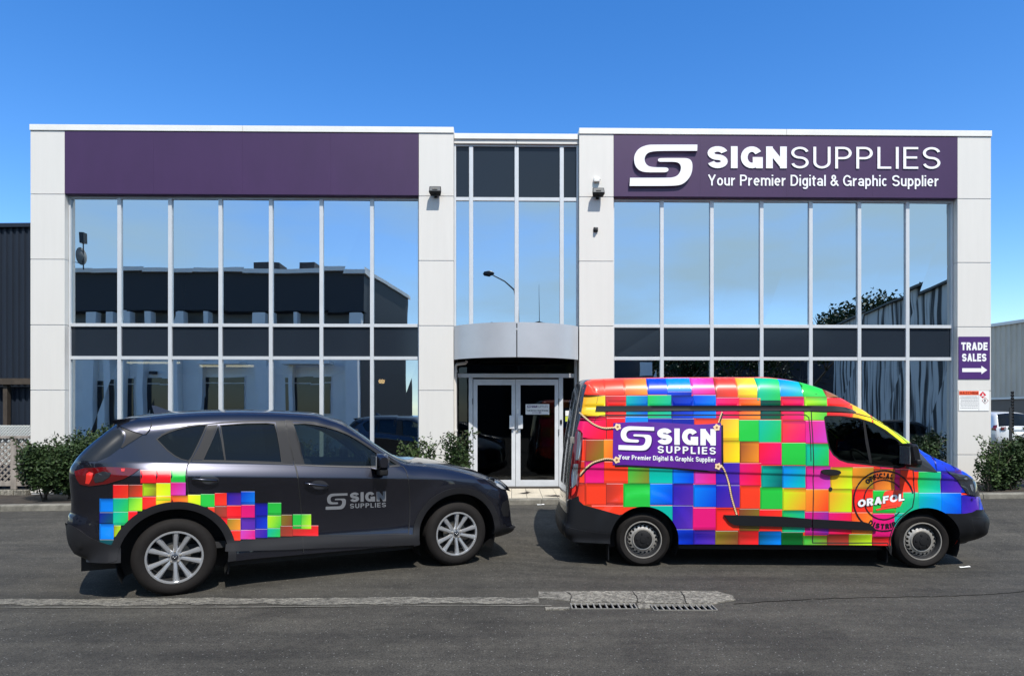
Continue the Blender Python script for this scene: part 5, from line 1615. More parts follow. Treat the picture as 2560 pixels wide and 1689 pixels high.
# doors
rdoor = loc(polA([(1128, 232), (1205, 226), (1400, 214), (1600, 208), (1684, 209), (1712, 330), (1745, 460), (1772, 560), (1790, 680), (1803, 800), (1812, 920), (1818, 1040)])) + \
    loc(polA([(1600, 1052), (1420, 1072), (1310, 1086), (1296, 1040), (1270, 970), (1220, 890), (1150, 820), (1070, 775), (1010, 756), (990, 740), (982, 660), (975, 580), (982, 530), (1004, 494), (1060, 380)]))
fdoor = loc(polB([(38, 209), (120, 207), (240, 222), (350, 245), (450, 282), (550, 332), (650, 392), (760, 466), (850, 522), (895, 540), (918, 575), (932, 640), (940, 720), (943, 820), (942, 920), (934, 1026)])) + \
    loc(polB([(700, 1032), (450, 1036), (168, 1038), (162, 920), (150, 800), (138, 680), (122, 570), (92, 460), (62, 330)]))
g = .0055
rd_in, fd_in = offset_poly(rdoor, -g), offset_poly(fdoor, -g)
car.panel('body', body_poly, M['carpaint'], [offset_poly(rdoor, g * .2), offset_poly(fdoor, g * .2), wq], 0, .03)
car.panel('seam_backing', offset_poly(rdoor, .03), M['seam'], [offset_poly(wr1, .0), wr2], -.012, .08)
car.panel('seam_backing', offset_poly(fdoor, .03), M['seam'], [wf1, wf2], -.012, .08)
RD = car.panel('door', rd_in, M['carpaint'], [wr1, wr2], 0, .03)
FD = car.panel('door', fd_in, M['carpaint'], [wf1, wf2], 0, .03)
for k in (0, 1):
    nr, fa = (True, False) if k == 0 else (False, True)
    car.panel('window', wr1, M['tglass'], off=-.008, parent=RD[k], near=nr, far=fa, res=.08)
    car.panel('window', wr2, M['tglass'], off=-.008, parent=RD[k], near=nr, far=fa, res=.08)
    car.panel('window', wf1, M['vglass'], off=-.008, parent=FD[k], near=nr, far=fa, res=.08)
    car.panel('window', wf2, M['vglass'], off=-.008, parent=FD[k], near=nr, far=fa, res=.08)
car.panel('rear_quarter_window', wq, M['tglass'], off=-.006, res=.08)
for w_ in (wq, wr1, wr2, wf1, wf2): car.ring('window_seal', w_, .009, M['seam'], .003)
# pillar trims and belt strip
car.panel('pillar_trim', loc(polA([(1132, 240), (1203, 234), (1094, 490), (1014, 490), (1070, 390)])), M['clad'], off=.003, res=.05)
car.panel('pillar_trim', loc(polA([(1622, 216), (1682, 212), (1710, 330), (1742, 460), (1752, 514), (1672, 512), (1655, 400), (1640, 300)])), M['clad'], off=.003, res=.05)
car.panel('pillar_trim', loc(polB([(44, 213), (92, 214), (140, 360), (172, 520), (106, 516), (90, 440), (62, 320)])), M['clad'], off=.003, res=.05)
car.panel('belt_strip', loc(polA([(1018, 494), (1300, 498), (1550, 508), (1752, 516), (1752, 526), (1550, 519), (1300, 509), (1012, 503)])), M['alloydark'], off=.004, skirt=.004)
car.panel('belt_strip', loc(polB([(106, 519), (300, 527), (500, 533), (700, 536), (868, 527), (868, 538), (700, 547), (500, 544), (300, 538), (106, 529)])), M['alloydark'], off=.004, skirt=.004)
# cladding
def pl(w, rad, a0, a1): return car.arc(w, rad, a0, a1, 30)
car.panel('arch_trim', pl(0, RO, aR2 + 2, 180 - aL2 + 2) + pl(0, RI - .004, 180 - aL2, aR2), M['clad'], off=.014, skirt=.05)
car.panel('arch_trim', pl(1, RO, aR + 12, 180 - aL) + pl(1, RI - .004, 180 - aL, aR + 8), M['clad'], off=.014, skirt=.05)
sillpoly = loc(polA([(1312, 1091), (1420, 1077), (1600, 1057), (1818, 1044)])) + loc(polB([(168, 1044), (450, 1041), (700, 1037), (930, 1031), (982, 1030), (986, 1106), (800, 1112), (450, 1122), (160, 1134)])) + loc(polA([(1700, 1140), (1500, 1146), (1256, 1152), (1262, 1100)]))
car.panel('sill_cladding', sillpoly, M['clad'], off=.016, skirt=.06)
rb_ = [tuple(p) for p in car.out[:24]]
bp = loc(polA([(98, 942), (150, 968), (200, 1000), (270, 1050), (340, 1082), (420, 1106), (500, 1124)])) + loc(polA([(500, 1235), (400, 1238), (250, 1228), (226, 1200), (160, 1172), (118, 1108), (102, 1035)]))
car.panel('bumper_cladding', bp, M['clad'], off=.010, skirt=.01)
fb_ = loc(polB([(1556, 960), (1600, 985), (1660, 980), (1700, 958), (1710, 975), (1706, 1002), (1672, 1024), (1610, 1042), (1564, 1054)]))
car.panel('bumper_cladding', fb_, M['clad'], off=.008, skirt=.01)
car.strips(dict(rear_bumper=M['clad'], tailgate=M['carpaint'], rear_window=M['backglass'], roof=M['carpaint'], windscreen=M['vglass'], bonnet=M['carpaint'], grille=M['carpaint'], front_bumper=M['clad']))
# side of the tailgate: dark glass wrap, spoiler wing, lights
car.panel('tailgate_glass', loc(polA([(192, 498), (260, 430), (350, 345), (430, 280), (486, 268), (524, 300), (520, 345), (500, 400), (420, 460), (330, 500)])), M['backglass'], off=.003, res=.03)
tl = car.panel('tail_light', loc(polA([(162, 572), (240, 548), (380, 541), (540, 545), (636, 555), (590, 590), (520, 628), (400, 664), (270, 680), (205, 668), (178, 630)])), M['taillens'], off=.008, skirt=.012, res=.03)
for k in (0, 1):
    nr, fa = (k == 0), (k == 1)
    car.panel('lamp_core', loc(polA([(250, 590), (272, 575), (300, 585), (292, 625), (270, 665), (242, 662), (248, 625)])), M['redbright'], off=.012, near=nr, far=fa, parent=tl[k])
    car.panel('lamp_core', loc(polA([(502, 552), (530, 552), (526, 572), (504, 572)])), M['redbright'], off=.012, near=nr, far=fa, parent=tl[k])
    car.panel('reversing_lamp', loc(polA([(315, 590), (370, 572), (430, 582), (420, 610), (370, 645), (315, 655), (302, 630)])), M['headlens'], off=.012, near=nr, far=fa, parent=tl[k])
# spoiler
sp = loc(polA([(434, 208), (560, 196), (716, 183), (722, 215), (712, 262), (688, 300), (664, 305), (600, 285), (520, 258), (450, 226)]))
car.panel('spoiler', sp, M['carpaint'], off=.012, skirt=.03)
car.panel('spoiler_fin', loc(polA([(500, 256), (580, 285), (655, 308), (600, 345), (560, 370), (510, 404), (500, 398), (530, 350), (540, 310), (525, 280)])), M['clad'], off=.010, skirt=.02)
u0_, z0_ = car.loc(*A(434, 208)); u1_, z1_ = car.loc(*A(640, 192))
m = MB(); hw = .62
for sgn in (1,):
    V = [(u0_, -hw, z0_ + .012), (u1_, -hw, z1_ + .012), (u1_, hw, z1_ + .012), (u0_, hw, z0_ + .012), (u0_ + .03, -hw, z0_ - .025), (u1_, -hw, z1_ - .04), (u1_, hw, z1_ - .04), (u0_ + .03, hw, z0_ - .025)]
    m.add(V, [(0, 1, 2, 3), (7, 6, 5, 4), (0, 4, 5, 1), (1, 5, 6, 2), (2, 6, 7, 3), (3, 7, 4, 0)])
m.build('spoiler_blade', M['carpaint'], car.root)
# antenna fin on the roof
fu_, fz_ = cf.px(*A(850, 165), .92)
m = MB(); V = []
pr = [(-.16, .10), (-.12, .095), (0, .045), (.14, .0), (.16, -.02), (-.13, -.02)]
for sgn in (-1, 1): V += [(fu_ + x, sgn * (.028 if z < .02 else .008), fz_ + z) for x, z in pr]
m.add(V, [(5, 4, 3, 2, 1, 0), (6, 7, 8, 9, 10, 11)] + [(i, (i + 1) % 6, (i + 1) % 6 + 6, i + 6) for i in range(6)])
m.build('roof_antenna', M['carpaint'], car.root, angle=40)
# seams
car.line('panel_seam', loc(polA([(715, 186), (722, 235), (708, 270), (680, 302)])), .006, M['seam'], .015)
car.line('panel_seam', loc(polB([(895, 540), (955, 500)])), .006, M['seam'])
car.line('panel_seam', loc(polB([(1540, 690), (1500, 735)])), .005, M['seam'])
car.line('panel_seam', loc(polA([(1690, 209), (1480, 206), (1250, 216), (1128, 230), (1000, 240), (880, 268), (790, 308)])), .006, M['seam'])
car.line('panel_seam', loc(polB([(38, 204), (240, 216), (400, 256), (550, 325), (700, 418), (860, 520)])), .009, M['seam'])
car.line('panel_seam', loc(polA([(132, 655), (200, 662)])), .006, M['seam'])
for dp_ in (rdoor, fdoor): car.line('door_gap', list(dp_) + [dp_[0]], .009, M['seam'], .0015)
car.line('sill_gap', loc(polA([(1818, 1046), (1824, 1160)])), .010, M['seam'], .018)
# headlight
hl = car.panel('headlight', loc(polB([(1472, 622), (1540, 613), (1600, 638), (1650, 680), (1666, 716), (1620, 706), (1570, 690), (1535, 665)])), M['headlens'], off=.006, skirt=.01, res=.03)
for k in (0, 1):
    nr, fa = (k == 0), (k == 1)
    car.panel('projector', loc(polB([(1555, 630), (1600, 645), (1638, 680), (1650, 708), (1605, 698), (1570, 675)])), M['brightlens'], off=.010, near=nr, far=fa, parent=hl[k])
    car.panel('daylight_strip', loc(polB([(1478, 628), (1540, 630), (1562, 650), (1552, 655), (1530, 638)])), M['clearlens'], off=.010, near=nr, far=fa, parent=hl[k])
car.panel('fog_recess', loc(polB([(1615, 800), (1655, 775), (1664, 850), (1660, 900), (1620, 900), (1602, 850)])), M['black'], off=.004)
car.panel('bumper_slot', loc(polA([(168, 1072), (215, 1082), (222, 1130), (200, 1136), (175, 1110)])), M['seam'], off=.014)
# handles
for nm, cup, bar in (('door_handle', polA([(1070, 612), (1110, 598), (1165, 598), (1210, 625), (1212, 645), (1180, 672), (1120, 668), (1080, 645)]), polA([(1012, 628), (1080, 622), (1160, 630), (1205, 640), (1150, 642), (1040, 640)])),
                     ('door_handle', polB([(225, 655), (260, 638), (315, 640), (352, 668), (356, 690), (330, 706), (270, 708), (235, 685)]), polB([(176, 660), (230, 658), (300, 668), (350, 682), (300, 686), (200, 680)]))):
    cs = car.panel('handle_cup', chaikin(loc(cup), 2), M['vandark'], off=.0015, res=.03)
    bl = loc(bar); a, b = bl[0], bl[3]
    for sd in (-1, 1):
        i1 = float(car.inset(*a)[0]); i2 = float(car.inset(*b)[0]); m = MB(); n_ = 8; pts_ = []; rr_ = []
        for i in range(n_ + 1):
            t = i / n_; u = a[0] + (b[0] - a[0]) * t; z = a[1] + (b[1] - a[1]) * t
            ins = i1 + (i2 - i1) * t
            pts_.append((u, sd * (car.W / 2 - ins + .018 + .022 * math.sin(math.pi * t)), z)); rr_.append(.013 if 0 < i < n_ else .008)
        m.tube(pts_, rr_, 10); m.build(nm, M['carpaint'], car.root, smooth=True)
# mirror: shell, glass, stalk
mu, mz = cf.px(*Bq(742, 520), -.10)
for sd in (-1, 1):
    y0 = sd * (car.W / 2 - .075); y1 = sd * (car.W / 2 + .185)
    V = []; F = []; rings = [(0, .35, .6), (.12, .8, .95), (.45, 1, 1), (.8, .95, .95), (1, .55, .6)]
    for t, su, sz in rings:
        y = y0 + (y1 - y0) * t
        for k in range(16):
            a = 2 * math.pi * k / 16; cu = math.copysign(abs(math.cos(a)) ** .6, math.cos(a)); cz = math.copysign(abs(math.sin(a)) ** .6, math.sin(a))
            V.append((mu + .075 * su * cu, y, mz + .02 + .088 * sz * cz))
    for i in range(len(rings) - 1):
        for k in range(16): F.append((i * 16 + k, i * 16 + (k + 1) % 16, (i + 1) * 16 + (k + 1) % 16, (i + 1) * 16 + k))
    F += [tuple(range(16)), tuple(range(64, 80))]
    o = make('wing_mirror', V, F, M['carpaint'], car.root, angle=50)
    m = MB(); m.box(mu - .085, mu - .072, min(y0, y1) + .02, max(y0, y1) - .02, mz - .05, mz + .085); m.build('mirror_glass', M['clearlens'], o, bevel=.003)
    m = MB(); m.box(mu - .04, mu + .05, min(y0, y1) + .02, max(y0, y1) - .08, mz - .12, mz - .05); m.build('mirror_stalk', M['black'], o, bevel=.015)
# decals
def a2(x0, x1, y0, y1, c, fn=A):
    p, q = fn(x0, y0), fn(x1, y1); return (p[0], q[0], p[1], q[1], c)
CC = [a2(*q) for q in [
    (642, 755, 562, 660, 'R'), (755, 862, 560, 658, 'R'), (862, 968, 555, 653, 'G'),
    (443, 555, 670, 768, 'RO'), (557, 657, 670, 760, 'NO'), (657, 755, 662, 752, 'LE'), (755, 860, 658, 786, 'YL'), (860, 970, 653, 748, 'PM'),
    (345, 443, 770, 868, 'C'), (443, 553, 768, 868, 'TG'), (553, 655, 762, 862, 'GL'), (655, 755, 755, 850, 'RO'), (755, 862, 750, 850, 'YA'), (862, 985, 748, 850, 'OA'),
    (985, 1078, 742, 850, 'YL'), (1078, 1180, 737, 832, 'G'), (1180, 1268, 730, 823, 'RO'), (1268, 1370, 727, 820, 'IV'), (1370, 1471, 718, 815, 'BC'),
    (345, 443, 870, 950, 'KS'), (443, 553, 866, 965, 'TG'), (553, 620, 862, 960, 'R'), (1130, 1180, 832, 905, 'O'), (1180, 1268, 825, 905, 'NW'), (1268, 1372, 820, 916, 'R'),
    (1372, 1471, 815, 910, 'P'), (1471, 1565, 804, 895, 'I'), (1565, 1663, 800, 893, 'G'),
    (345, 448, 953, 1067, 'C'), (448, 500, 965, 1052, 'EL'), (1225, 1272, 905, 1000, 'R'), (1272, 1368, 916, 1000, 'EA'), (1368, 1473, 908, 997, 'V'), (1473, 1563, 895, 990, 'IB'), (1563, 1663, 893, 985, 'LG'), (1663, 1742, 887, 970, 'EN'),
    (345, 455, 1067, 1106, 'S'), (1275, 1368, 1000, 1075, 'RO'), (1368, 1475, 997, 1066, 'MP'), (1473, 1563, 990, 1056, 'VI'), (1563, 1656, 985, 1050, 'TG'), (1656, 1745, 968, 1045, 'NW'), (1745, 1932, 965, 1042, 'WR'),
    (1746, 1806, 884, 990, 'G'), (1806, 1880, 884, 992, 'GL')]]
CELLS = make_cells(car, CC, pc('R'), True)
rects = []
for x0, x1, y0, y1, c in CC:
    P_ = [(x0, y0), (x1, y0), (x1, y1), (x0, y1)]
    rects.append([car.loc(*p) for p in P_])
def decal_cells(v, rects, cells, name, m, off):
    """union of the cell rectangles as one printed film"""
    pts = []
    for r_ in rects:
        a = np.array(r_); xs_ = np.linspace(a[:, 0].min(), a[:, 0].max(), 7); zs_ = np.linspace(a[:, 1].min(), a[:, 1].max(), 7)
        for x in xs_[1:-1]:
            for z in zs_[1:-1]: pts.append((x, z))
    extra = [(tuple(q[i]), tuple(q[(i + 1) % 4])) for q, _, _ in cells[1:] for i in range(4)]
    V, T = tri2d([subdiv(r_, .02) for r_ in rects], [], np.array(pts), extra)
    c = V[T].mean(1)
    # keep off the wheel openings
    keep = np.ones(len(T), bool)
    for (wu, wz), rad in zip(v.wheels, (RO - .01, RO - .01)): keep &= np.hypot(c[:, 0] - wu, c[:, 1] - wz) > rad
    T = T[keep]; c = c[keep]
    Cc = np.zeros((len(T), 3, 3))
    for q, c1, c2 in cells:
        mk = pip(c, q)
        if not mk.any(): continue
        K = V[T[mk]]; f0 = (K[:, :, 0] - q[:, 0].min()) / max(1e-6, np.ptp(q[:, 0])); f1 = (q[:, 1].max() - K[:, :, 1]) / max(1e-6, np.ptp(q[:, 1]))
        f = np.clip(f0 * .65 + f1 * .35, 0, 1)[..., None]; Cc[mk] = np.array(c1) * (1 - f) + np.array(c2) * f
    Q = np.hstack([Cc.reshape(-1, 3), np.ones((len(T) * 3, 1))])
    return make(name, v.pts(V, off), [tuple(t) for t in T], m, v.root, smooth=True, cols=Q, normals=v.normals(V))
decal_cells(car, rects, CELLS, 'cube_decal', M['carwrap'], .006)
# door lettering
cm2 = lambda px, py, off=0.0: car.map(px, py, .002 + off)
q = Bq(331, 732); r_ = Bq(490, 852)
logo('door_logo', (q[0], Bq(0, 736)[1], r_[0], Bq(0, 731)[1], Bq(0, 852)[1], Bq(0, 848)[1]), cm2, M['greyletter'], car.root, .003)
word('door_lettering', 'SIGN', (Bq(508, 0)[0], Bq(0, 727)[1], Bq(769, 0)[0], Bq(0, 718)[1], Bq(0, 796)[1], Bq(0, 790)[1]), .26, cm2, M['greyletter'], car.root, .003)
word('door_lettering', 'SUPPLIES', (Bq(508, 0)[0], Bq(0, 808)[1], Bq(769, 0)[0], Bq(0, 799)[1], Bq(0, 842)[1], Bq(0, 832)[1]), .17, cm2, M['greyletter'], car.root, .003, gap=.2)
# wheels, liners, underside, cabin
for i, (wu, wz) in enumerate(CW_): make_wheel(car, wu, wz, .360, .242, .225, 'alloy', .035)
car.liners(RI + .01, M['seam'])
m = MB(); m.box(wu0 + .47, wu1 - .47, -.80, .80, .22, .34); m.box(wu0 - .78, wu1 + .62, -.56, .56, .24, .42); m.build('underbody', M['seam'], car.root)
for sd in (-1, 1):
    for w_, px_ in ((0, 1243), ):
        uu = wu0 + RI + .005
        m = MB(); m.add([(uu, sd * .86, .33), (uu, sd * .68, .33), (uu - .015, sd * .68, .15), (uu - .015, sd * .86, .15), (uu + .012, sd * .86, .33), (uu + .012, sd * .68, .33), (uu - .003, sd * .68, .15), (uu - .003, sd * .86, .15)],
                        [(0, 1, 2, 3), (7, 6, 5, 4), (0, 4, 5, 1), (1, 5, 6, 2), (2, 6, 7, 3), (3, 7, 4, 0)]); m.build('mud_flap', M['clad'], car.root)
holes_in = [offset_poly(w_, .012) for w_ in (wq, wr2, wf1)] + [wr1]
inn = loc(polA([(560, 250), (800, 200), (1200, 180), (1700, 185)])) + loc(polB([(380, 235), (560, 320), (720, 430), (850, 520), (880, 620), (900, 900)])) + loc(polA([(1200, 880), (500, 620), (420, 400)]))
car.panel('interior_trim', inn, M['trim'], holes_in, off=-.055, near=False, res=.06)
m = MB(); m.box(wu0 - .3, wu1 - .55, -.80, .80, .40, .46); m.build('cabin_floor', M['interior'], car.root)
for y in (-.37, .37): seat(car, wu0 + 1.55, y, .52, M['seatcloth'])
rot_box('rear_seat', (wu0 + .62, 0, .66), (.5, 1.3, .24), M['seatcloth'], car.root, .06); rot_box('rear_seat_back', (wu0 + .32, 0, .98), (.16, 1.3, .56), M['seatcloth'], car.root, .06, 0, R(-14))
for y in (-.42, .42): rot_box('headrest', (wu0 + .25, y, 1.32), (.1, .26, .16), M['seatcloth'], car.root, .04)
rot_box('dashboard', (wu1 - .52, 0, 1.0), (.5, 1.48, .32), M['interior'], car.root, .08)
m = MB(); pts_ = [(0, .18 * math.cos(R(a)), .18 * math.sin(R(a))) for a in range(0, 361, 15)]; m.tube(pts_, .014, 6, caps=False); m.tube([(0, -.17, 0), (.03, 0, -.02), (0, .17, 0)], .018, 6); m.tube([(.03, 0, 0), (.25, 0, -.1)], .03, 6)
o = m.build('steering_wheel', M['interior'], car.root, smooth=True); o.location = (wu1 - .86, -.37, 1.10); o.rotation_euler = (0, R(-25), 0)
rot_box('rear_view_mirror', (wu1 - .95, 0, 1.50), (.03, .22, .06), M['interior'], car.root, .012)

# ================================================================== the wrapped van
VO = ((1608.2 - CX) * 7.37 / FPX, 7.37, -.06); VF = ((2307.3 - CX) * 7.27 / FPX, 7.27)
vang = math.atan2(VF[1] - VO[1], VF[0] - VO[0])
vf = Frame(VO, vang)
vr = vf.px(1608.2, 1350, .05); vfw = vf.px(2307.3, 1352.8, .05)
VW = [(vr[0], .312), (vfw[0], .312)]
def van_base(u, z):
    up = .085 * np.clip((z - 1.25) / .85, 0, 2) ** 1.25
    zl = 1.115 - .028 * (u - .3)
    g_ = .014 * sstep(zl + .012, zl - .02, z) * sstep(zl - .22, zl - .06, z)
    low = .02 * sstep(.42, .30, z) - .012 * sstep(.35, .26, z)
    rail = .012 * np.exp(-((z - 1.845) / .02) ** 2)
    I = up + g_ + low + rail
    for k, (wu, wz) in enumerate(VW):
        d = np.hypot(u - wu, (z - wz)); I = I - .016 * sstep(.62, .5, d) 
    return I
vo = []
addp(C, [(125, 1292), (98, 1268), (88, 1235), (90, 1190), (104, 1160)], .10, .09, 'rear_bumper', .06, vo)
addp(C, [(116, 1100), (124, 1000), (131, 900), (140, 780), (153, 650), (170, 520), (188, 400), (205, 290), (222, 200), (238, 130), (258, 100)], .09, .07, 'rear_doors', .05, vo)
addp(C, [(300, 87), (400, 82), (500, 78), (700, 74), (1000, 71), (1300, 70), (1560, 70)], .20, .15, 'roof', .04, vo)
addp(D, [(100, 73), (200, 83), (300, 99), (400, 125), (500, 160), (600, 207), (685, 255)], .20, .15, None, .05, vo)
addp(D, [(760, 300), (850, 357), (950, 422), (1040, 484), (1130, 548)], .10, .09, 'windscreen', .10, vo)
addp(D, [(1175, 580), (1250, 630), (1330, 672), (1420, 710), (1500, 748), (1580, 794), (1636, 850)], .18, .13, 'bonnet', .06, vo)
addp(D, [(1670, 912), (1689, 970), (1702, 1020), (1714, 1066)], .34, .26, 'grille', .12, vo)
addp(D, [(1738, 1108), (1753, 1142), (1750, 1200), (1728, 1262), (1660, 1300), (1560, 1325), (1484, 1345)], .30, .22, 'front_bumper', .12, vo)
van = Veh(vf, 1.90, vo, van_base, VW, 'parked_van', 'high roof van wrapped in rainbow coloured cubes with a purple banner print', 'van')
vl = lambda L: van.locs(L)
van.feat = [lambda u, o=o: 1.115 - .028 * (u - .3) + o for o in (.016, .004, -.008, -.024)]
VR = .395
vend = van.out[-1]; vst = van.out[0]
def ang(w, zl): return math.degrees(math.asin(max(-.95, (zl - VW[w][1]) / VR)))
vs_z = van.loc(*C(1300, 1326))[1]
vbody = [tuple(p) for p in van.out] + van.arc(1, VR, ang(1, vend[1]), 180 - ang(1, vs_z)) + van.arc(0, VR, ang(0, vs_z), 180 - ang(0, vst[1]))
win = vl(polD([(482, 372), (490, 360), (510, 356), (600, 358), (740, 374), (850, 408), (950, 465), (1040, 535), (1100, 590), (1100, 700), (1090, 745), (1040, 755), (920, 745), (800, 730), (660, 714), (600, 694), (550, 655), (520, 605), (505, 540), (492, 450)]))
glassw = vl(polD([(494, 380), (505, 368), (600, 368), (735, 384), (845, 418), (940, 472), (1030, 542), (1080, 590), (1080, 690), (1060, 738), (920, 732), (800, 718), (665, 702), (606, 684), (560, 648), (530, 600), (516, 540), (503, 450)]))
fdoor_v = vl(polD([(386, 325), (460, 328), (600, 330), (720, 340), (840, 372), (960, 438), (1060, 515), (1128, 575), (1140, 660), (1150, 740), (1158, 850), (1165, 930), (1160, 990), (1150, 1046)])) + \
    [tuple(p) for p in van.arc(1, VR + .012, 135, 195, 10)] + vl(polD([(960, 1316), (700, 1316), (397, 1315), (398, 1150), (402, 900), (404, 700), (396, 500), (389, 400)]))
VC = [
    # row 1
    (1440, 1511, 930, 988, 'O'), (1511, 1560, 930, 988, 'O'), (1560, 1619, 930, 987, 'OA'), (1619, 1668, 930, 986, 'B'), (1668, 1729, 930, 978, 'C'), (1668, 1729, 978, 989, 'BK'), (1729, 1789, 930, 986, 'MP'), (1789, 1844, 930, 993, 'WO'),
    (1844, 1893, 930, 994, 'AY'), (1893, 1951, 930, 1001, 'TG'), (1951, 2008, 930, 991, 'CT'), (2008, 2066, 930, 992, 'G'), (2066, 2120, 930, 994, 'WE'),
    # row 2
    (1440, 1513, 988, 1040, 'AY'), (1513, 1565, 989, 1046, 'WR'), (1516, 1565, 1000, 1046, 'RO'), (1565, 1619, 988, 1042, 'TB'), (1619, 1678, 987, 1045, 'GT'), (1678, 1732, 989, 1046, 'KB'), (1732, 1790, 987, 1045, 'BC'), (1790, 1847, 993, 1048, 'PR'),
    (1847, 1901, 995, 1048, 'OA'), (1901, 1952, 1001, 1048, 'SD'), (1952, 2010, 992, 1049, 'RP'), (2010, 2067, 991, 1050, 'LG'), (2067, 2126, 993, 1040, 'RO'), (2126, 2180, 1003, 1060, 'AY'), (2180, 2300, 1040, 1110, 'YL'),
    # row 3
    (1430, 1515, 1040, 1098, 'PR'), (1515, 1563, 1044, 1098, 'R'), (1563, 1620, 1041, 1098, 'C'), (1620, 1680, 1045, 1098, 'IK'), (1680, 1735, 1046, 1098, 'K'), (1735, 1800, 1045, 1098, 'O'), (1800, 1847, 1046, 1101, 'AY'), (1847, 1897, 1049, 1103, 'G'),
    (1897, 1953, 1049, 1105, 'TG'), (1953, 2013, 1050, 1105, 'OP'), (2013, 2070, 1051, 1107, 'PM'), (2070, 2100, 1040, 1107, 'O'),
    # row 4
    (1430, 1464, 1098, 1152, 'O'), (1464, 1509, 1099, 1152, 'WE'), (1509, 1560, 1098, 1153, 'AO'), (1560, 1804, 1098, 1155, 'O'), (1804, 1849, 1101, 1156, 'AY'), (1849, 1897, 1103, 1156, 'NA'), (1897, 1954, 1105, 1161, 'RP'), (1954, 2014, 1106, 1162, 'G'),
    (2014, 2072, 1108, 1164, 'TG'), (2072, 2200, 1107, 1168, 'PO'), (2200, 2290, 1107, 1175, 'PO'),
    # row 5
    (1430, 1461, 1152, 1207, 'WO'), (1461, 1510, 1152, 1207, 'PP'), (1510, 1570, 1153, 1208, 'O'), (1570, 1623, 1155, 1208, 'GE'), (1623, 1681, 1155, 1208, 'T'), (1681, 1735, 1155, 1208, 'CB'), (1735, 1790, 1155, 1209, 'MP'), (1790, 1849, 1156, 1212, 'IV'),
    (1849, 1903, 1157, 1213, 'PR'), (1903, 1956, 1163, 1217, 'TS'), (1956, 2014, 1163, 1219, 'CT'), (2014, 2076, 1164, 1222, 'PM'), (2076, 2131, 1167, 1222, 'AL'), (2131, 2184, 1167, 1222, 'AE'), (2184, 2237, 1171, 1225, 'WA'), (2237, 2250, 1172, 1227, 'P'),
    (2250, 2296, 1172, 1230, 'O'), (2296, 2352, 1178, 1232, 'GT'), (2352, 2403, 1176, 1231, 'IV'), (2403, 2470, 1176, 1232, 'B'),
    # row 6
    (1430, 1463, 1207, 1264, 'WO'), (1463, 1515, 1207, 1261, 'O'), (1515, 1558, 1208, 1262, 'WO'), (1625, 1681, 1208, 1262, 'CB'), (1681, 1733, 1208, 1263, 'IV'), (1733, 1790, 1210, 1267, 'CB'), (1790, 1849, 1212, 1268, 'IV'), (1849, 1900, 1213, 1271, 'O'),
    (1900, 1956, 1217, 1272, 'G'), (1956, 2014, 1220, 1275, 'LA'), (2014, 2071, 1222, 1278, 'AO'), (2071, 2129, 1222, 1280, 'AL'), (2129, 2182, 1223, 1279, 'RO'), (2182, 2238, 1225, 1282, 'G'), (2238, 2296, 1230, 1290, 'GT'), (2296, 2353, 1231, 1300, 'TC'),
    (2353, 2403, 1231, 1290, 'CB'), (2403, 2449, 1236, 1290, 'IV'), (2449, 2500, 1236, 1290, 'B'),
    # row 7
    (1430, 1478, 1261, 1310, 'AO'), (1478, 1558, 1263, 1330, 'O'), (1625, 1681, 1263, 1325, 'T'), (1681, 1732, 1263, 1322, 'IV'), (1732, 1789, 1268, 1324, 'P'), (1789, 1848, 1270, 1326, 'RO'), (1848, 1898, 1271, 1326, 'NE'), (1898, 1955, 1273, 1327, 'RO'),
    (1955, 2012, 1275, 1330, 'GT'), (2012, 2071, 1278, 1337, 'PV'), (2071, 2128, 1280, 1335, 'PR'), (2128, 2181, 1280, 1334, 'OA'), (2181, 2236, 1283, 1341, 'P'), (2236, 2262, 1282, 1330, 'T'),
    (1558, 1625, 1208, 1267, 'G'),
    # row 8
    (1680, 1733, 1322, 1375, 'BK'), (1733, 1788, 1324, 1375, 'IV'), (1788, 1845, 1326, 1375, 'EN'), (1845, 1896, 1326, 1375, 'WR'), (1896, 1953, 1327, 1375, 'SC'), (1953, 2008, 1329, 1375, 'D'), (2008, 2068, 1338, 1375, 'GE'), (2068, 2122, 1335, 1375, 'NW'),
    (2122, 2180, 1334, 1375, 'EL'), (2180, 2240, 1341, 1375, 'WR'),
    # bonnet side
    (2285, 2340, 1100, 1178, 'B'), (2340, 2390, 1120, 1178, 'BI'), (2390, 2470, 1140, 1176, 'IV'), (2470, 2520, 1150, 1300, 'PI')]
VC += [(1380, 1446, 1248, 1380, 'X'), (2455, 2560, 1288, 1380, 'X')]
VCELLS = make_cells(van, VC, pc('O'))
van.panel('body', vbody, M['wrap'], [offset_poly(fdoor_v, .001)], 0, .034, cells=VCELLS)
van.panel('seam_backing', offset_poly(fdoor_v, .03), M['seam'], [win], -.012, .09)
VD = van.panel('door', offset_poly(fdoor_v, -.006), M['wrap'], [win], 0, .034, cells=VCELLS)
for k in (0, 1):
    nr, fa = (k == 0), (k == 1)
    van.panel('window_frame', offset_poly(win, .002), M['black'], [glassw], -.004, .05, parent=VD[k], near=nr, far=fa)
    van.panel('window', glassw, M['vglass'], off=-.010, parent=VD[k], near=nr, far=fa, res=.08)
    van.panel('window_divider', vl(polD([(775, 385), (792, 392), (812, 520), (846, 716), (826, 714), (796, 560)])), M['black'], off=-.004, parent=VD[k], near=nr, far=fa)
van.line('door_gap', list(fdoor_v) + [fdoor_v[0]], .010, M['seam'], .0015)
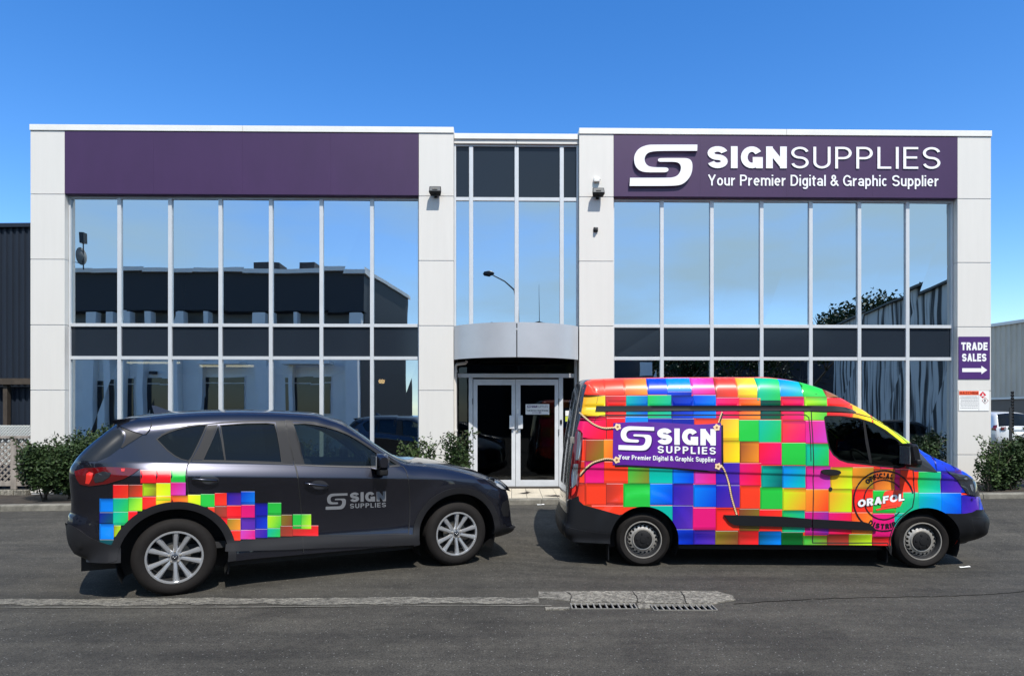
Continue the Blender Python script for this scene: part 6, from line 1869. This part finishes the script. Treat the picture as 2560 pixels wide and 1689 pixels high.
# black plastics
van.panel('rear_corner_panel', [tuple(van.out[i]) for i in range(1, 24)][:0] + vl(polC([(116, 1000), (128, 990), (200, 960), (206, 1000), (240, 1030), (320, 1052), (420, 1080), (508, 1104)])) +
          [tuple(p) for p in van.arc(0, VR - .004, 128, 188, 12)] + vl(polC([(434, 1312), (300, 1306), (150, 1296), (110, 1262), (102, 1200), (112, 1140)])), M['vanblack'], off=.008, skirt=.02)
van.panel('bumper_side', vl(polC([(96, 1185), (200, 1215), (320, 1236), (432, 1245), (436, 1318), (300, 1312), (150, 1302), (104, 1272), (94, 1230)])), M['vanblack'], off=.022, skirt=.03)
fbp = vl(polD([(1402, 1092), (1480, 1095), (1545, 1094), (1600, 1084), (1632, 1066), (1705, 1064), (1730, 1108), (1745, 1145), (1742, 1200), (1722, 1256), (1655, 1292), (1560, 1318), (1484, 1338)])) + [tuple(p) for p in van.arc(1, VR - .004, 5, 52, 12)]
van.panel('front_bumper_side', fbp, M['vanblack'], off=.008, skirt=.02)
fog = vl(polD([(1592, 1120), (1660, 1122), (1735, 1130), (1742, 1180), (1728, 1235), (1705, 1268), (1650, 1262), (1618, 1235), (1600, 1180)]))
van.line('panel_seam', fog + fog[:1], .007, M['seam'], .010)
van.panel('fog_lamp_recess', chaikin(vl(polD([(1690, 1165), (1715, 1148), (1735, 1160), (1735, 1195), (1718, 1215), (1695, 1205)])), 2), M['seam'], off=.011)
def octa(c, r, fn): return [fn(c[0] + r * math.cos(R(a)), c[1] + r * math.sin(R(a))) for a in range(0, 360, 30)]
# rub strip (three lengths), roof rail trim, slide rail
van.panel('rub_strip', vl(polC([(1293, 1104), (1400, 1107), (1580, 1111), (1749, 1117)])) + vl(polD([(384, 1134), (384, 1198), (200, 1192), (0, 1187)])) + vl(polC([(1480, 1184), (1372, 1180), (1335, 1158)])), M['vanblack'], off=.024, skirt=.028)
van.panel('rub_strip', vl(polD([(392, 1135), (600, 1146), (780, 1156), (810, 1165), (845, 1190), (876, 1222), (700, 1214), (392, 1199)])), M['vanblack'], off=.024, skirt=.028)
van.panel('roof_strip', vl(polC([(334, 284), (600, 283), (1000, 282), (1400, 281), (1749, 281)])) + vl(polD([(200, 281), (400, 282), (550, 284), (640, 292), (690, 308), (724, 331), (500, 324), (300, 319), (0, 317)])) + vl(polC([(1400, 317), (1000, 319), (600, 322), (327, 323)])), M['vanblack'], off=.010, skirt=.014)
van.line('slide_rail', vl(polC([(404, 353), (800, 353), (1200, 352), (1749, 352)])), .012, M['seam'], .003)
van.line('panel_seam', vl(polC([(320, 410), (330, 375), (360, 357), (404, 353)])), .006, M['seam'])
van.line('panel_seam', vl(polC([(408, 355), (410, 450), (412, 530)])), .006, M['seam'])
van.line('panel_seam', vl(polC([(365, 88), (350, 200), (330, 290)])), .004, M['seam'])
van.line('panel_seam', vl(polD([(0, 349), (300, 349), (345, 352), (368, 372), (372, 420), (380, 520), (384, 700)])), .010, M['seam'])
van.line('panel_seam', vl(polC([(245, 535), (250, 700), (248, 1000)])), .004, M['seam'])
# tail light, door edge
tlp = vl(polC([(190, 458), (215, 470), (232, 492), (228, 620), (215, 760), (200, 900), (188, 960), (142, 988), (130, 940), (136, 830), (150, 700), (165, 590), (178, 500)]))
tl = van.panel('tail_light', tlp, M['taillens'], off=.010, skirt=.014, res=.03)
for k in (0, 1):
    nr, fa = (k == 0), (k == 1)
    van.panel('clear_lamp', vl(polC([(196, 475), (216, 484), (213, 620), (200, 690), (176, 690), (186, 590)])), M['clearlens'], off=.014, near=nr, far=fa, parent=tl[k])
    van.panel('clear_lamp', vl(polC([(162, 720), (198, 720), (190, 800), (182, 870), (145, 905), (146, 800)])), M['clearlens'], off=.014, near=nr, far=fa, parent=tl[k])
    van.panel('lamp_core', vl(polC([(150, 910), (178, 885), (180, 915), (165, 945), (146, 960)])), M['redbright'], off=.014, near=nr, far=fa, parent=tl[k])
van.panel('corner_strip', vl(polC([(262, 128), (240, 205), (226, 300), (212, 380), (190, 458), (176, 500), (160, 600), (145, 700), (128, 930), (118, 985), (126, 850), (140, 700), (156, 560), (175, 440), (195, 320), (215, 220), (236, 130), (250, 112)])), M['vandark'], off=.003, res=.03)
for x, y in ((150, 542), (122, 1016)):
    u, z = van.loc(*C(x, y)); m = MB(); m.box(u - .02, u + .03, -van.W / 2 + .05, -van.W / 2 + .10, z - .04, z + .04); m.build('hinge', M['iron'], van.root, bevel=.004)
# headlight, quarter glass, windscreen base
hl = van.panel('headlight', vl(polD([(1412, 776), (1480, 792), (1560, 806), (1605, 832), (1645, 880), (1668, 925), (1676, 968), (1620, 960), (1562, 946), (1525, 900), (1490, 850), (1450, 810)])), M['headlens'], off=.008, skirt=.014, res=.03)
for k in (0, 1):
    nr, fa = (k == 0), (k == 1)
    van.panel('projector', vl(polD([(1575, 875), (1596, 872), (1604, 905), (1600, 930), (1588, 915)])), M['clearlens'], off=.012, near=nr, far=fa, parent=hl[k])
    van.panel('daylight_strip', vl(polD([(1530, 830), (1550, 820), (1560, 834), (1548, 842)])), M['clearlens'], off=.012, near=nr, far=fa, parent=hl[k])
van.panel('scuttle_panel', vl(polD([(1140, 570), (1186, 612), (1262, 700), (1338, 784), (1250, 776), (1150, 768), (1098, 752), (1100, 700), (1110, 640)])), M['vandark'], off=.003, res=.03)
van.line('panel_seam', vl(polD([(1186, 604), (1240, 660), (1330, 676)])), .005, M['seam'])
van.line('panel_seam', vl(polD([(1338, 680), (1400, 755), (1412, 776)])), .005, M['seam'])
hd_ = vl([J(70, 290), J(110, 268), J(180, 265), J(300, 268), J(360, 285), J(384, 310), J(370, 340), J(300, 358), J(200, 362), J(130, 345), J(85, 320)])
HN = van.panel('door_handle', chaikin(hd_, 1), M['black'], off=.022, skirt=.028, res=.03)
van.panel('key_lock', [van.loc(*J(225 + 28 * math.cos(R(a)), 575 + 32 * math.sin(R(a)))) for a in range(0, 360, 24)], M['black'], off=.008, skirt=.01, far=False)
wm = dict(rear_bumper=M['vanblack'], rear_doors=M['vandark'], roof=(M['wrap'], pc('O')), windscreen=M['vglass'], bonnet=(M['wrap'], pc('I')), grille=M['black'], front_bumper=M['vanblack'])
van.strips(wm)
# mirrors
mu, mz = vf.px(*D(1140, 655), -.12)
for sd in (-1, 1):
    y0 = sd * (van.W / 2 - .02); y1 = sd * (van.W / 2 + .23); V = []; F = []
    rings = [(0, .6, .75), (.10, .9, .95), (.5, 1, 1), (.88, .95, .97), (1, .6, .8)]
    for t, su, sz in rings:
        y = y0 + (y1 - y0) * t
        for k in range(16):
            a = 2 * math.pi * k / 16; cu = math.copysign(abs(math.cos(a)) ** .5, math.cos(a)); cz = math.copysign(abs(math.sin(a)) ** .5, math.sin(a))
            V.append((mu + .052 * su * cu - .02 * cz, y, mz + .135 * sz * cz))
    for i in range(len(rings) - 1):
        for k in range(16): F.append((i * 16 + k, i * 16 + (k + 1) % 16, (i + 1) * 16 + (k + 1) % 16, (i + 1) * 16 + k))
    F += [tuple(range(16)), tuple(range(64, 80))]
    o = make('wing_mirror', V, F, M['vanblack'], van.root, angle=50)
    m = MB(); m.box(mu - .062, mu - .05, min(y0, y1) + .03, max(y0, y1) - .02, mz - .10, mz + .10); m.build('mirror_glass', M['clearlens'], o, bevel=.003)
    m = MB(); m.box(mu - .03, mu + .03, min(y0, y1) - .05, max(y0, y1) - .15, mz - .10, mz - .04); m.build('mirror_arm', M['vanblack'], o, bevel=.015)
    m = MB(); m.box(mu + .02, mu + .05, min(y0, y1) + .08, max(y0, y1) - .06, mz - .135, mz - .11); m.build('indicator', M['orange'], o, bevel=.006)
# printed banner, ropes, lettering
def vfilm(name, polys, m, off, res=.05, cells=None):
    for p in polys: van.panel(name, p, m, off=off, res=res, far=False)
ban = [(462, 412), (580, 406), (700, 404), (820, 408), (950, 416), (1080, 424), (1180, 421), (1274, 412), (1275, 500), (1275, 620), (1276, 775), (1200, 772), (1100, 764), (1000, 755), (900, 746), (700, 735), (560, 728), (458, 728), (459, 600), (461, 500)]
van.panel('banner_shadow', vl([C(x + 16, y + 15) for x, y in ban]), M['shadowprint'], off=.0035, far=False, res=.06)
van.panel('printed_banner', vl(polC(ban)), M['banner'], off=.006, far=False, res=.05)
vm = lambda px, py, off=0.0: van.map(px, py, off)
L8 = lambda nm, mt, d, dx=0, dy=0: (logo(nm, (1545.8 + dx, 1063.5 + dy, 1635.5 + dx, 1067 + dy, 1123.5 + dy, 1127 + dy), vm, mt, van.root, d))
def flatword(nm, s_, quad, t, mt, off, gap=.12):
    W, V, T = fill_text(s_, t, gap); x0, yl, x1, yr, bl, br = quad; P_ = []
    for x, y in V:
        f = x / W; top = yl + (yr - yl) * f; bot = bl + (br - bl) * f; P_.append((x0 + (x1 - x0) * f, bot + (top - bot) * y))
    return make(nm, [van.map(p[0], p[1], off) for p in P_], T, mt, van.root)
def flatlogo(nm, quad, mt, off):
    x0, yl, x1, yr, bl, br = quad
    P_ = [(x0 + (x1 - x0) * x, (bl + (br - bl) * x) + ((yl + (yr - yl) * x) - (bl + (br - bl) * x)) * y) for x, y in LV]
    return make(nm, [van.map(p[0], p[1], off) for p in P_], LT, mt, van.root)
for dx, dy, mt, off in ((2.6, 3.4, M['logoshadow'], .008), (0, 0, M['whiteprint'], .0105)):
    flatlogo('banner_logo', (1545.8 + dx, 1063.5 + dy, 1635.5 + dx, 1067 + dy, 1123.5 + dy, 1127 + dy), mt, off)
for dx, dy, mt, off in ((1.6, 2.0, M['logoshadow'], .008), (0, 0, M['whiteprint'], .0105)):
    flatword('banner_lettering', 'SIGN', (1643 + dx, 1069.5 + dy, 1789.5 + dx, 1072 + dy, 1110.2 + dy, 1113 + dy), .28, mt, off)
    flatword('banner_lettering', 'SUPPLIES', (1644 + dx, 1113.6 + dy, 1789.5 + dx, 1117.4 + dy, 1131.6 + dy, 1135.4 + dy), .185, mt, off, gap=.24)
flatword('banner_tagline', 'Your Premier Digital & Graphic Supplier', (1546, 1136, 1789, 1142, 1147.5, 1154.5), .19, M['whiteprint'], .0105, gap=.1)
M['ropea'] = mat('rope_light_print', srgb(238, 205, 160), .35, coat=.4); M['ropeb'] = mat('rope_dark_print', srgb(150, 105, 70), .35, coat=.4)
def rope(pts, w=3.6):
    P_ = cat([np.array(p) for p in pts], 10, closed=False)
    loc_ = [van.loc(*p) for p in P_]; sh = [(p[0] + .012, p[1] - .016) for p in loc_]; ww = w / 213
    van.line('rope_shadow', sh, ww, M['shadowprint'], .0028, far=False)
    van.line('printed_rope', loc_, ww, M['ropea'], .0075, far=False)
    # twist strands
    m = MB(); Pn = [np.array(p) for p in loc_]; acc = 0
    L_ = [0]
    for i in range(1, len(Pn)): L_.append(L_[-1] + np.hypot(*(Pn[i] - Pn[i - 1])))
    s_ = .01
    while s_ < L_[-1] - .02:
        def pos(q, side):
            i = min(len(L_) - 2, max(0, int(np.searchsorted(L_, q)) - 1)); f = (q - L_[i]) / max(1e-6, L_[i + 1] - L_[i]); p = Pn[i] + (Pn[i + 1] - Pn[i]) * f
            d = Pn[i + 1] - Pn[i]; d /= np.hypot(*d); return p + np.array([-d[1], d[0]]) * side * ww * .5
        q = np.array([pos(s_, -1), pos(s_ + .005, -1), pos(s_ + .023, 1), pos(s_ + .018, 1)])
        m.add([tuple(v) for v in van.pts(q, .0095)], [(0, 1, 2, 3)]); s_ += .024
    m.build('rope_strand', M['ropeb'], van.root)
rope([C(206, 332), C(250, 372), C(300, 412), C(350, 438), C(400, 450), C(466, 446)])
rope([C(206, 806), C(250, 756), C(300, 714), C(350, 694), C(410, 680), C(466, 686)])
rope([C(1254, 408), C(1266, 370), C(1280, 328)], 3.0)
rope([C(1272, 728), C(1300, 770), C(1330, 860), C(1350, 960), C(1372, 1040), C(1392, 1102)])
for x, y in ((494, 441), (1240, 446), (487, 690), (1250, 738)):
    V = [];
    for k in range(20):
        a = 2 * math.pi * k / 20; r_ = 24 + 4 * math.cos(5 * a + x); V.append(van.loc(*C(x + r_ * math.cos(a), y + r_ * math.sin(a))))
    van.panel('eyelet', V, M['ropea'], off=.013, far=False, grid=False)
    van.panel('eyelet_hole', [van.loc(*C(x + 9 * math.cos(R(a)), y + 9 * math.sin(R(a)))) for a in range(0, 360, 45)], M['ropeb'], off=.0145, far=False, grid=False)
# stamp
def in_body(px, py):
    u, z = van.loc(px, py); return np.hypot(u - VW[1][0], z - VW[1][1]) > VR + .004
SC = J(1065, 758); SC2 = J(1065, 742); rnd = random.Random(3)
def stamp_ring(cx_, cy_, r0, a0, a1, w):
    m = MB(); n = int(abs(a1 - a0) / 2.5); pr_ = None
    for i in range(n + 1):
        a = R(a0 + (a1 - a0) * i / n); wo = w / 2 * (1 + rnd.uniform(-.15, .45)); wi = w / 2 * (1 + rnd.uniform(-.15, .3))
        p1 = (cx_ + (r0 + wo) * math.cos(a), cy_ - (r0 + wo) * math.sin(a)); p2 = (cx_ + (r0 - wi) * math.cos(a), cy_ - (r0 - wi) * math.sin(a))
        cur = (p1, p2)
        if pr_ and in_body(*p1) and in_body(*pr_[0]): m.add([van.map(*q, .005) for q in (pr_[0], p1, p2, pr_[1])], [(0, 1, 2, 3)])
        pr_ = cur
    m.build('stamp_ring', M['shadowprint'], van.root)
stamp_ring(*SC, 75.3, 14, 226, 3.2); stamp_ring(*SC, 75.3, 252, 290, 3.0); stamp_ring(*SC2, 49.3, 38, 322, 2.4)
def stamp_text(s_, a0, a1, rad, h, inward):
    m = MB(); W, Q, pos = text_quads(s_, .25, .17)
    for q, (x, w) in zip(Q, pos):
        Vv, Tt = tri2d(q); P_ = []
        for px_, py_ in Vv:
            f = px_ / W; a = R(a0 + (a1 - a0) * f)
            r_ = rad + (py_ - .5) * h * (1 if not inward else -1)
            P_.append((SC[0] + r_ * math.cos(a), SC[1] - r_ * math.sin(a)))
        if not in_body(*P_[0]): continue
        ok = [t for t in Tt if all(in_body(*P_[i]) for i in t)]
        m.add([van.map(*p, .005) for p in P_], [tuple(int(i) for i in t) for t in ok])
    m.build('stamp_lettering', M['shadowprint'], van.root)['kind'] = 'stuff'
stamp_text('OFFICIAL', 134, 68, 63, 13, False)
stamp_text('DISTRIBUTOR', 235, 343, 64, 13, True)
M['blob'] = mat('orange_red_print', srgb(250, 72, 50, .86), .28, coat=.6)
bl_ = [J(*p) for p in [(1058, 650), (1075, 615), (1110, 600), (1230, 590), (1366, 585), (1362, 700), (1345, 790), (1318, 845), (1290, 855), (1240, 828), (1120, 850), (1015, 870), (1030, 760)]]
van.panel('brand_shape', vl(bl_), M['blob'], off=.0055, far=False, grid=False)
van.panel('brand_stripe', vl([J(*p) for p in [(935, 888), (1050, 864), (1240, 832), (1262, 842), (1275, 862), (1180, 872), (1060, 892), (945, 914)]]), M['blob'], off=.0065, far=False, grid=False)
for grow, mt, off in ((1.0, M['shadowprint'], .0075), (0, M['whiteprint'], .0095)):
    t_ = .25 + .12 * grow
    flatword('brand_lettering', 'ORAFOL', (2144.6 - grow * .8, 1249 - grow * .9, 2261 + grow * .8, 1231.8 - grow * .9, 1267.6 + grow * .9, 1250 + grow * .9), t_, mt, off, gap=.05 if grow else .09)
# wheels and the rest
for i, (wu, wz) in enumerate(VW): make_wheel(van, wu, wz, .312, .212, .20, 'steel', .05)
van.liners(VR + .01, M['seam'])
m = MB(); m.box(VW[0][0] + .42, VW[1][0] - .42, -.84, .84, .20, .30); m.box(VW[0][0] - .75, VW[1][0] + .62, -.58, .58, .20, .34); m.build('underbody', M['seam'], van.root)
for w_, dd in ((0, -VR - .0), (1, -VR - .0)):
    uu = VW[w_][0] + dd
    for sd in (-1, 1):
        m = MB(); m.box(uu - .012, uu, min(sd * .90, sd * .70), max(sd * .90, sd * .70), .07, .30); m.build('mud_flap', M['vanblack'], van.root)
inn = vl(polD([(470, 345), (600, 340), (740, 352), (860, 390), (980, 455), (1120, 570), (1130, 700), (1140, 900), (460, 900)]))
van.panel('interior_trim', inn, M['trim'], [offset_poly(glassw, .01)], off=-.06, near=False, res=.06)
ub, zb_ = van.loc(*D(470, 500))
m = MB(); m.box(ub - .06, ub - .03, -.86, .86, .35, 2.0); m.build('bulkhead', M['interior'], van.root)
uf = VW[1][0]
m = MB(); m.box(ub, uf + .1, -.86, .86, .45, .52); m.build('cabin_floor', M['interior'], van.root)
for y in (-.45, .45): seat(van, ub + .42, y, .66, M['seatcloth'])
rot_box('dashboard', (uf - .02, 0, 1.10), (.45, 1.6, .34), M['interior'], van.root, .08)
m = MB(); m.tube(pts_ if False else [(0, .2 * math.cos(R(a)), .2 * math.sin(R(a))) for a in range(0, 361, 15)], .015, 6, caps=False); m.tube([(0, -.19, 0), (.03, 0, -.02), (0, .19, 0)], .018, 6); m.tube([(.03, 0, 0), (.25, 0, -.12)], .03, 6)
o = m.build('steering_wheel', M['interior'], van.root, smooth=True); o.location = (uf - .42, -.42, 1.18); o.rotation_euler = (0, R(-38), 0)

M['pillarlining'] = mat('pillar_lining', (.36, .40, .36), .8)
for v_, fr_, w_, A_, B_, rr_ in ((car, cf, 1.62, Bq(345, 262), Bq(640, 480), .045), (van, vf, 1.68, D(575, 368), D(860, 590), .05)):
    a_, b_ = fr_.px(*A_, w_), fr_.px(*B_, w_)
    m = MB(); m.tube([(a_[0], w_ - v_.W / 2, a_[1]), ((a_[0] + b_[0]) / 2, w_ - v_.W / 2 + .02, (a_[1] + b_[1]) / 2 + .03), (b_[0], w_ - v_.W / 2, b_[1])], [rr_ * .8, rr_, rr_ * 1.1], 10); m.build('pillar_lining', M['pillarlining'], v_.root, smooth=True)

# ================================================================== small parked cars
M['silver'] = mat('white_silver_paint', (.62, .63, .64), .3, coat=1.0, metal=.2)
M['blackpaint'] = mat('black_paint', (.012, .012, .014), .3, coat=1.0)
def small_car(O_, ang_, label, paint, group=None, S=1.0, name='parked_car'):
    fr_ = Frame(O_, ang_)
    W_ = [(0, .29), (2.45, .29)]
    def bs(u, z): return np.where(z > .88, .05 + .26 * (z - .88), 0) + .03 * np.clip((.6 - z) / .3, 0, 1)
    o = [(-.55, .24, .2, .12, 'rear_bumper', .08), (-.66, .30, .2, .14, None, .1), (-.70, .45, .2, .14, None, .1), (-.70, .60, .2, .14, 'tailgate', .1), (-.68, .80, .2, .12, None, .1), (-.64, .93, .16, .1, 'rear_window', .08), (-.50, 1.22, .12, .1, None, .07),
         (-.38, 1.42, .12, .1, 'roof', .05), (0, 1.49, .12, .1, None, .04), (.8, 1.51, .12, .1, None, .04), (1.3, 1.48, .12, .1, None, .04), (1.62, 1.38, .1, .08, 'windscreen', .08), (2.0, 1.14, .1, .08, None, .08), (2.35, .93, .1, .08, 'bonnet', .05),
         (2.8, .84, .12, .1, None, .05), (3.1, .72, .2, .16, 'grille', .1), (3.2, .55, .25, .2, 'front_bumper', .1), (3.2, .35, .25, .2, None, .1), (3.02, .22, .2, .15, None, .1)]
    v = Veh(fr_, 1.66, o, bs, W_, name, label, 'car', group=group, local=True)
    a = lambda w, z: math.degrees(math.asin((z - .29) / .34))
    bp_ = [tuple(p) for p in v.out] + [(W_[1][0] + .34 * math.cos(R(t)), .29 + .34 * math.sin(R(t))) for t in range(-10, 191, 10)] + [(W_[0][0] + .34 * math.cos(R(t)), .29 + .34 * math.sin(R(t))) for t in range(-10, 191, 10)]
    w1 = [(-.30, .96), (-.18, 1.30), (.02, 1.38), (.62, 1.40), (.60, .93)]; w2 = [(.70, .93), (.72, 1.40), (1.2, 1.38), (1.55, 1.25), (1.95, .97), (1.9, .92)]
    v.panel('body', bp_, paint, [w1, w2], 0, .07)
    v.panel('window', w1, M['tglass'], off=-.006, res=.1); v.panel('window', w2, M['tglass'], off=-.006, res=.1)
    v.panel('tail_light', [(-.66, .78), (-.60, 1.0), (-.48, .98), (-.50, .80)], M['taillens'], off=.006, skirt=.01)
    v.panel('headlight', [(2.85, .72), (3.08, .70), (3.14, .60), (2.9, .62)], M['clearlens'], off=.006, skirt=.01)
    v.strips(dict(rear_bumper=paint, tailgate=paint, rear_window=M['tglass'], roof=paint, windscreen=M['tglass'], bonnet=paint, grille=M['black'], front_bumper=paint), nac=8)
    for y in (-.55, .55):
        rot_box('lamp_lens', (-.77 if abs(y) < .3 else -.74, y, .86), (.06, .2, .13), M['taillens'], v.root, .02)
        rot_box('reversing_lamp', (-.775, y * .93, .84), (.03, .09, .07), M['clearlens'], v.root, .01)
    rot_box('number_plate', (-.805, 0, .66), (.015, .42, .13), M['paper'], v.root, .003)
    rot_box('plate_garnish', (-.80, 0, .80), (.03, .5, .04), M['alloy'], v.root, .008)
    rot_box('lower_bumper', (-.78, 0, .36), (.06, 1.1, .12), M['clad'], v.root, .02)
    for wu, wz in W_: make_wheel(v, wu, wz, .29, .19, .18, 'steel', .04)
    v.liners(.345, M['seam'])
    m = MB(); m.box(-.5, 2.9, -.55, .55, .2, .4); m.build('underbody', M['seam'], v.root)
    return v
O_ = ((2542 - CX) * 25 / FPX + .83, 25.7, .40)
small_car(O_, R(90), 'white hatchback seen from behind in the yard right of the office', M['silver'])
M['__'] = None
q = rp(1075, HY, 28); small_car((q.x, q.y - .9, 0), R(0), 'black hatchback parked across the street, mirrored left of the entrance', M['blackpaint'], 'black cars parked across the street')
q = rp(2200, HY, 30); small_car((q.x, q.y - .9, 0), R(0), 'black hatchback mirrored above the van bonnet', M['blackpaint'], 'black cars parked across the street')

for x, y, w_, l_, lb in ((2412, 1418, .025, .14, 'white paper strip lying on the road in front of the van'), (2420, 1256, .04, .05, 'pale scrap of litter on the asphalt near the right kerb'), (1352, 1262, .03, .12, 'white scrap at the foot of the entrance step')):
    Y_ = (CAMZ + .0) * FPX / (y - HY)
    for _ in range(4): X_ = (x - CX) * Y_ / FPX; Y_ = (CAMZ - float(gz(X_, Y_))) * FPX / (y - HY)
    t = empty('litter', (X_, Y_, float(gz(X_, Y_)) + .006), .2, lb, 'litter')
    m = MB(); m.add([(-l_ / 2, -w_ / 2, 0), (l_ / 2, -w_ / 2, .004), (l_ / 2, w_ / 2, .012), (0, w_ / 2, .004), (-l_ / 2, w_ / 2, .008)], [(0, 1, 2, 3, 4)]); m.build('scrap', M['paper'], t)
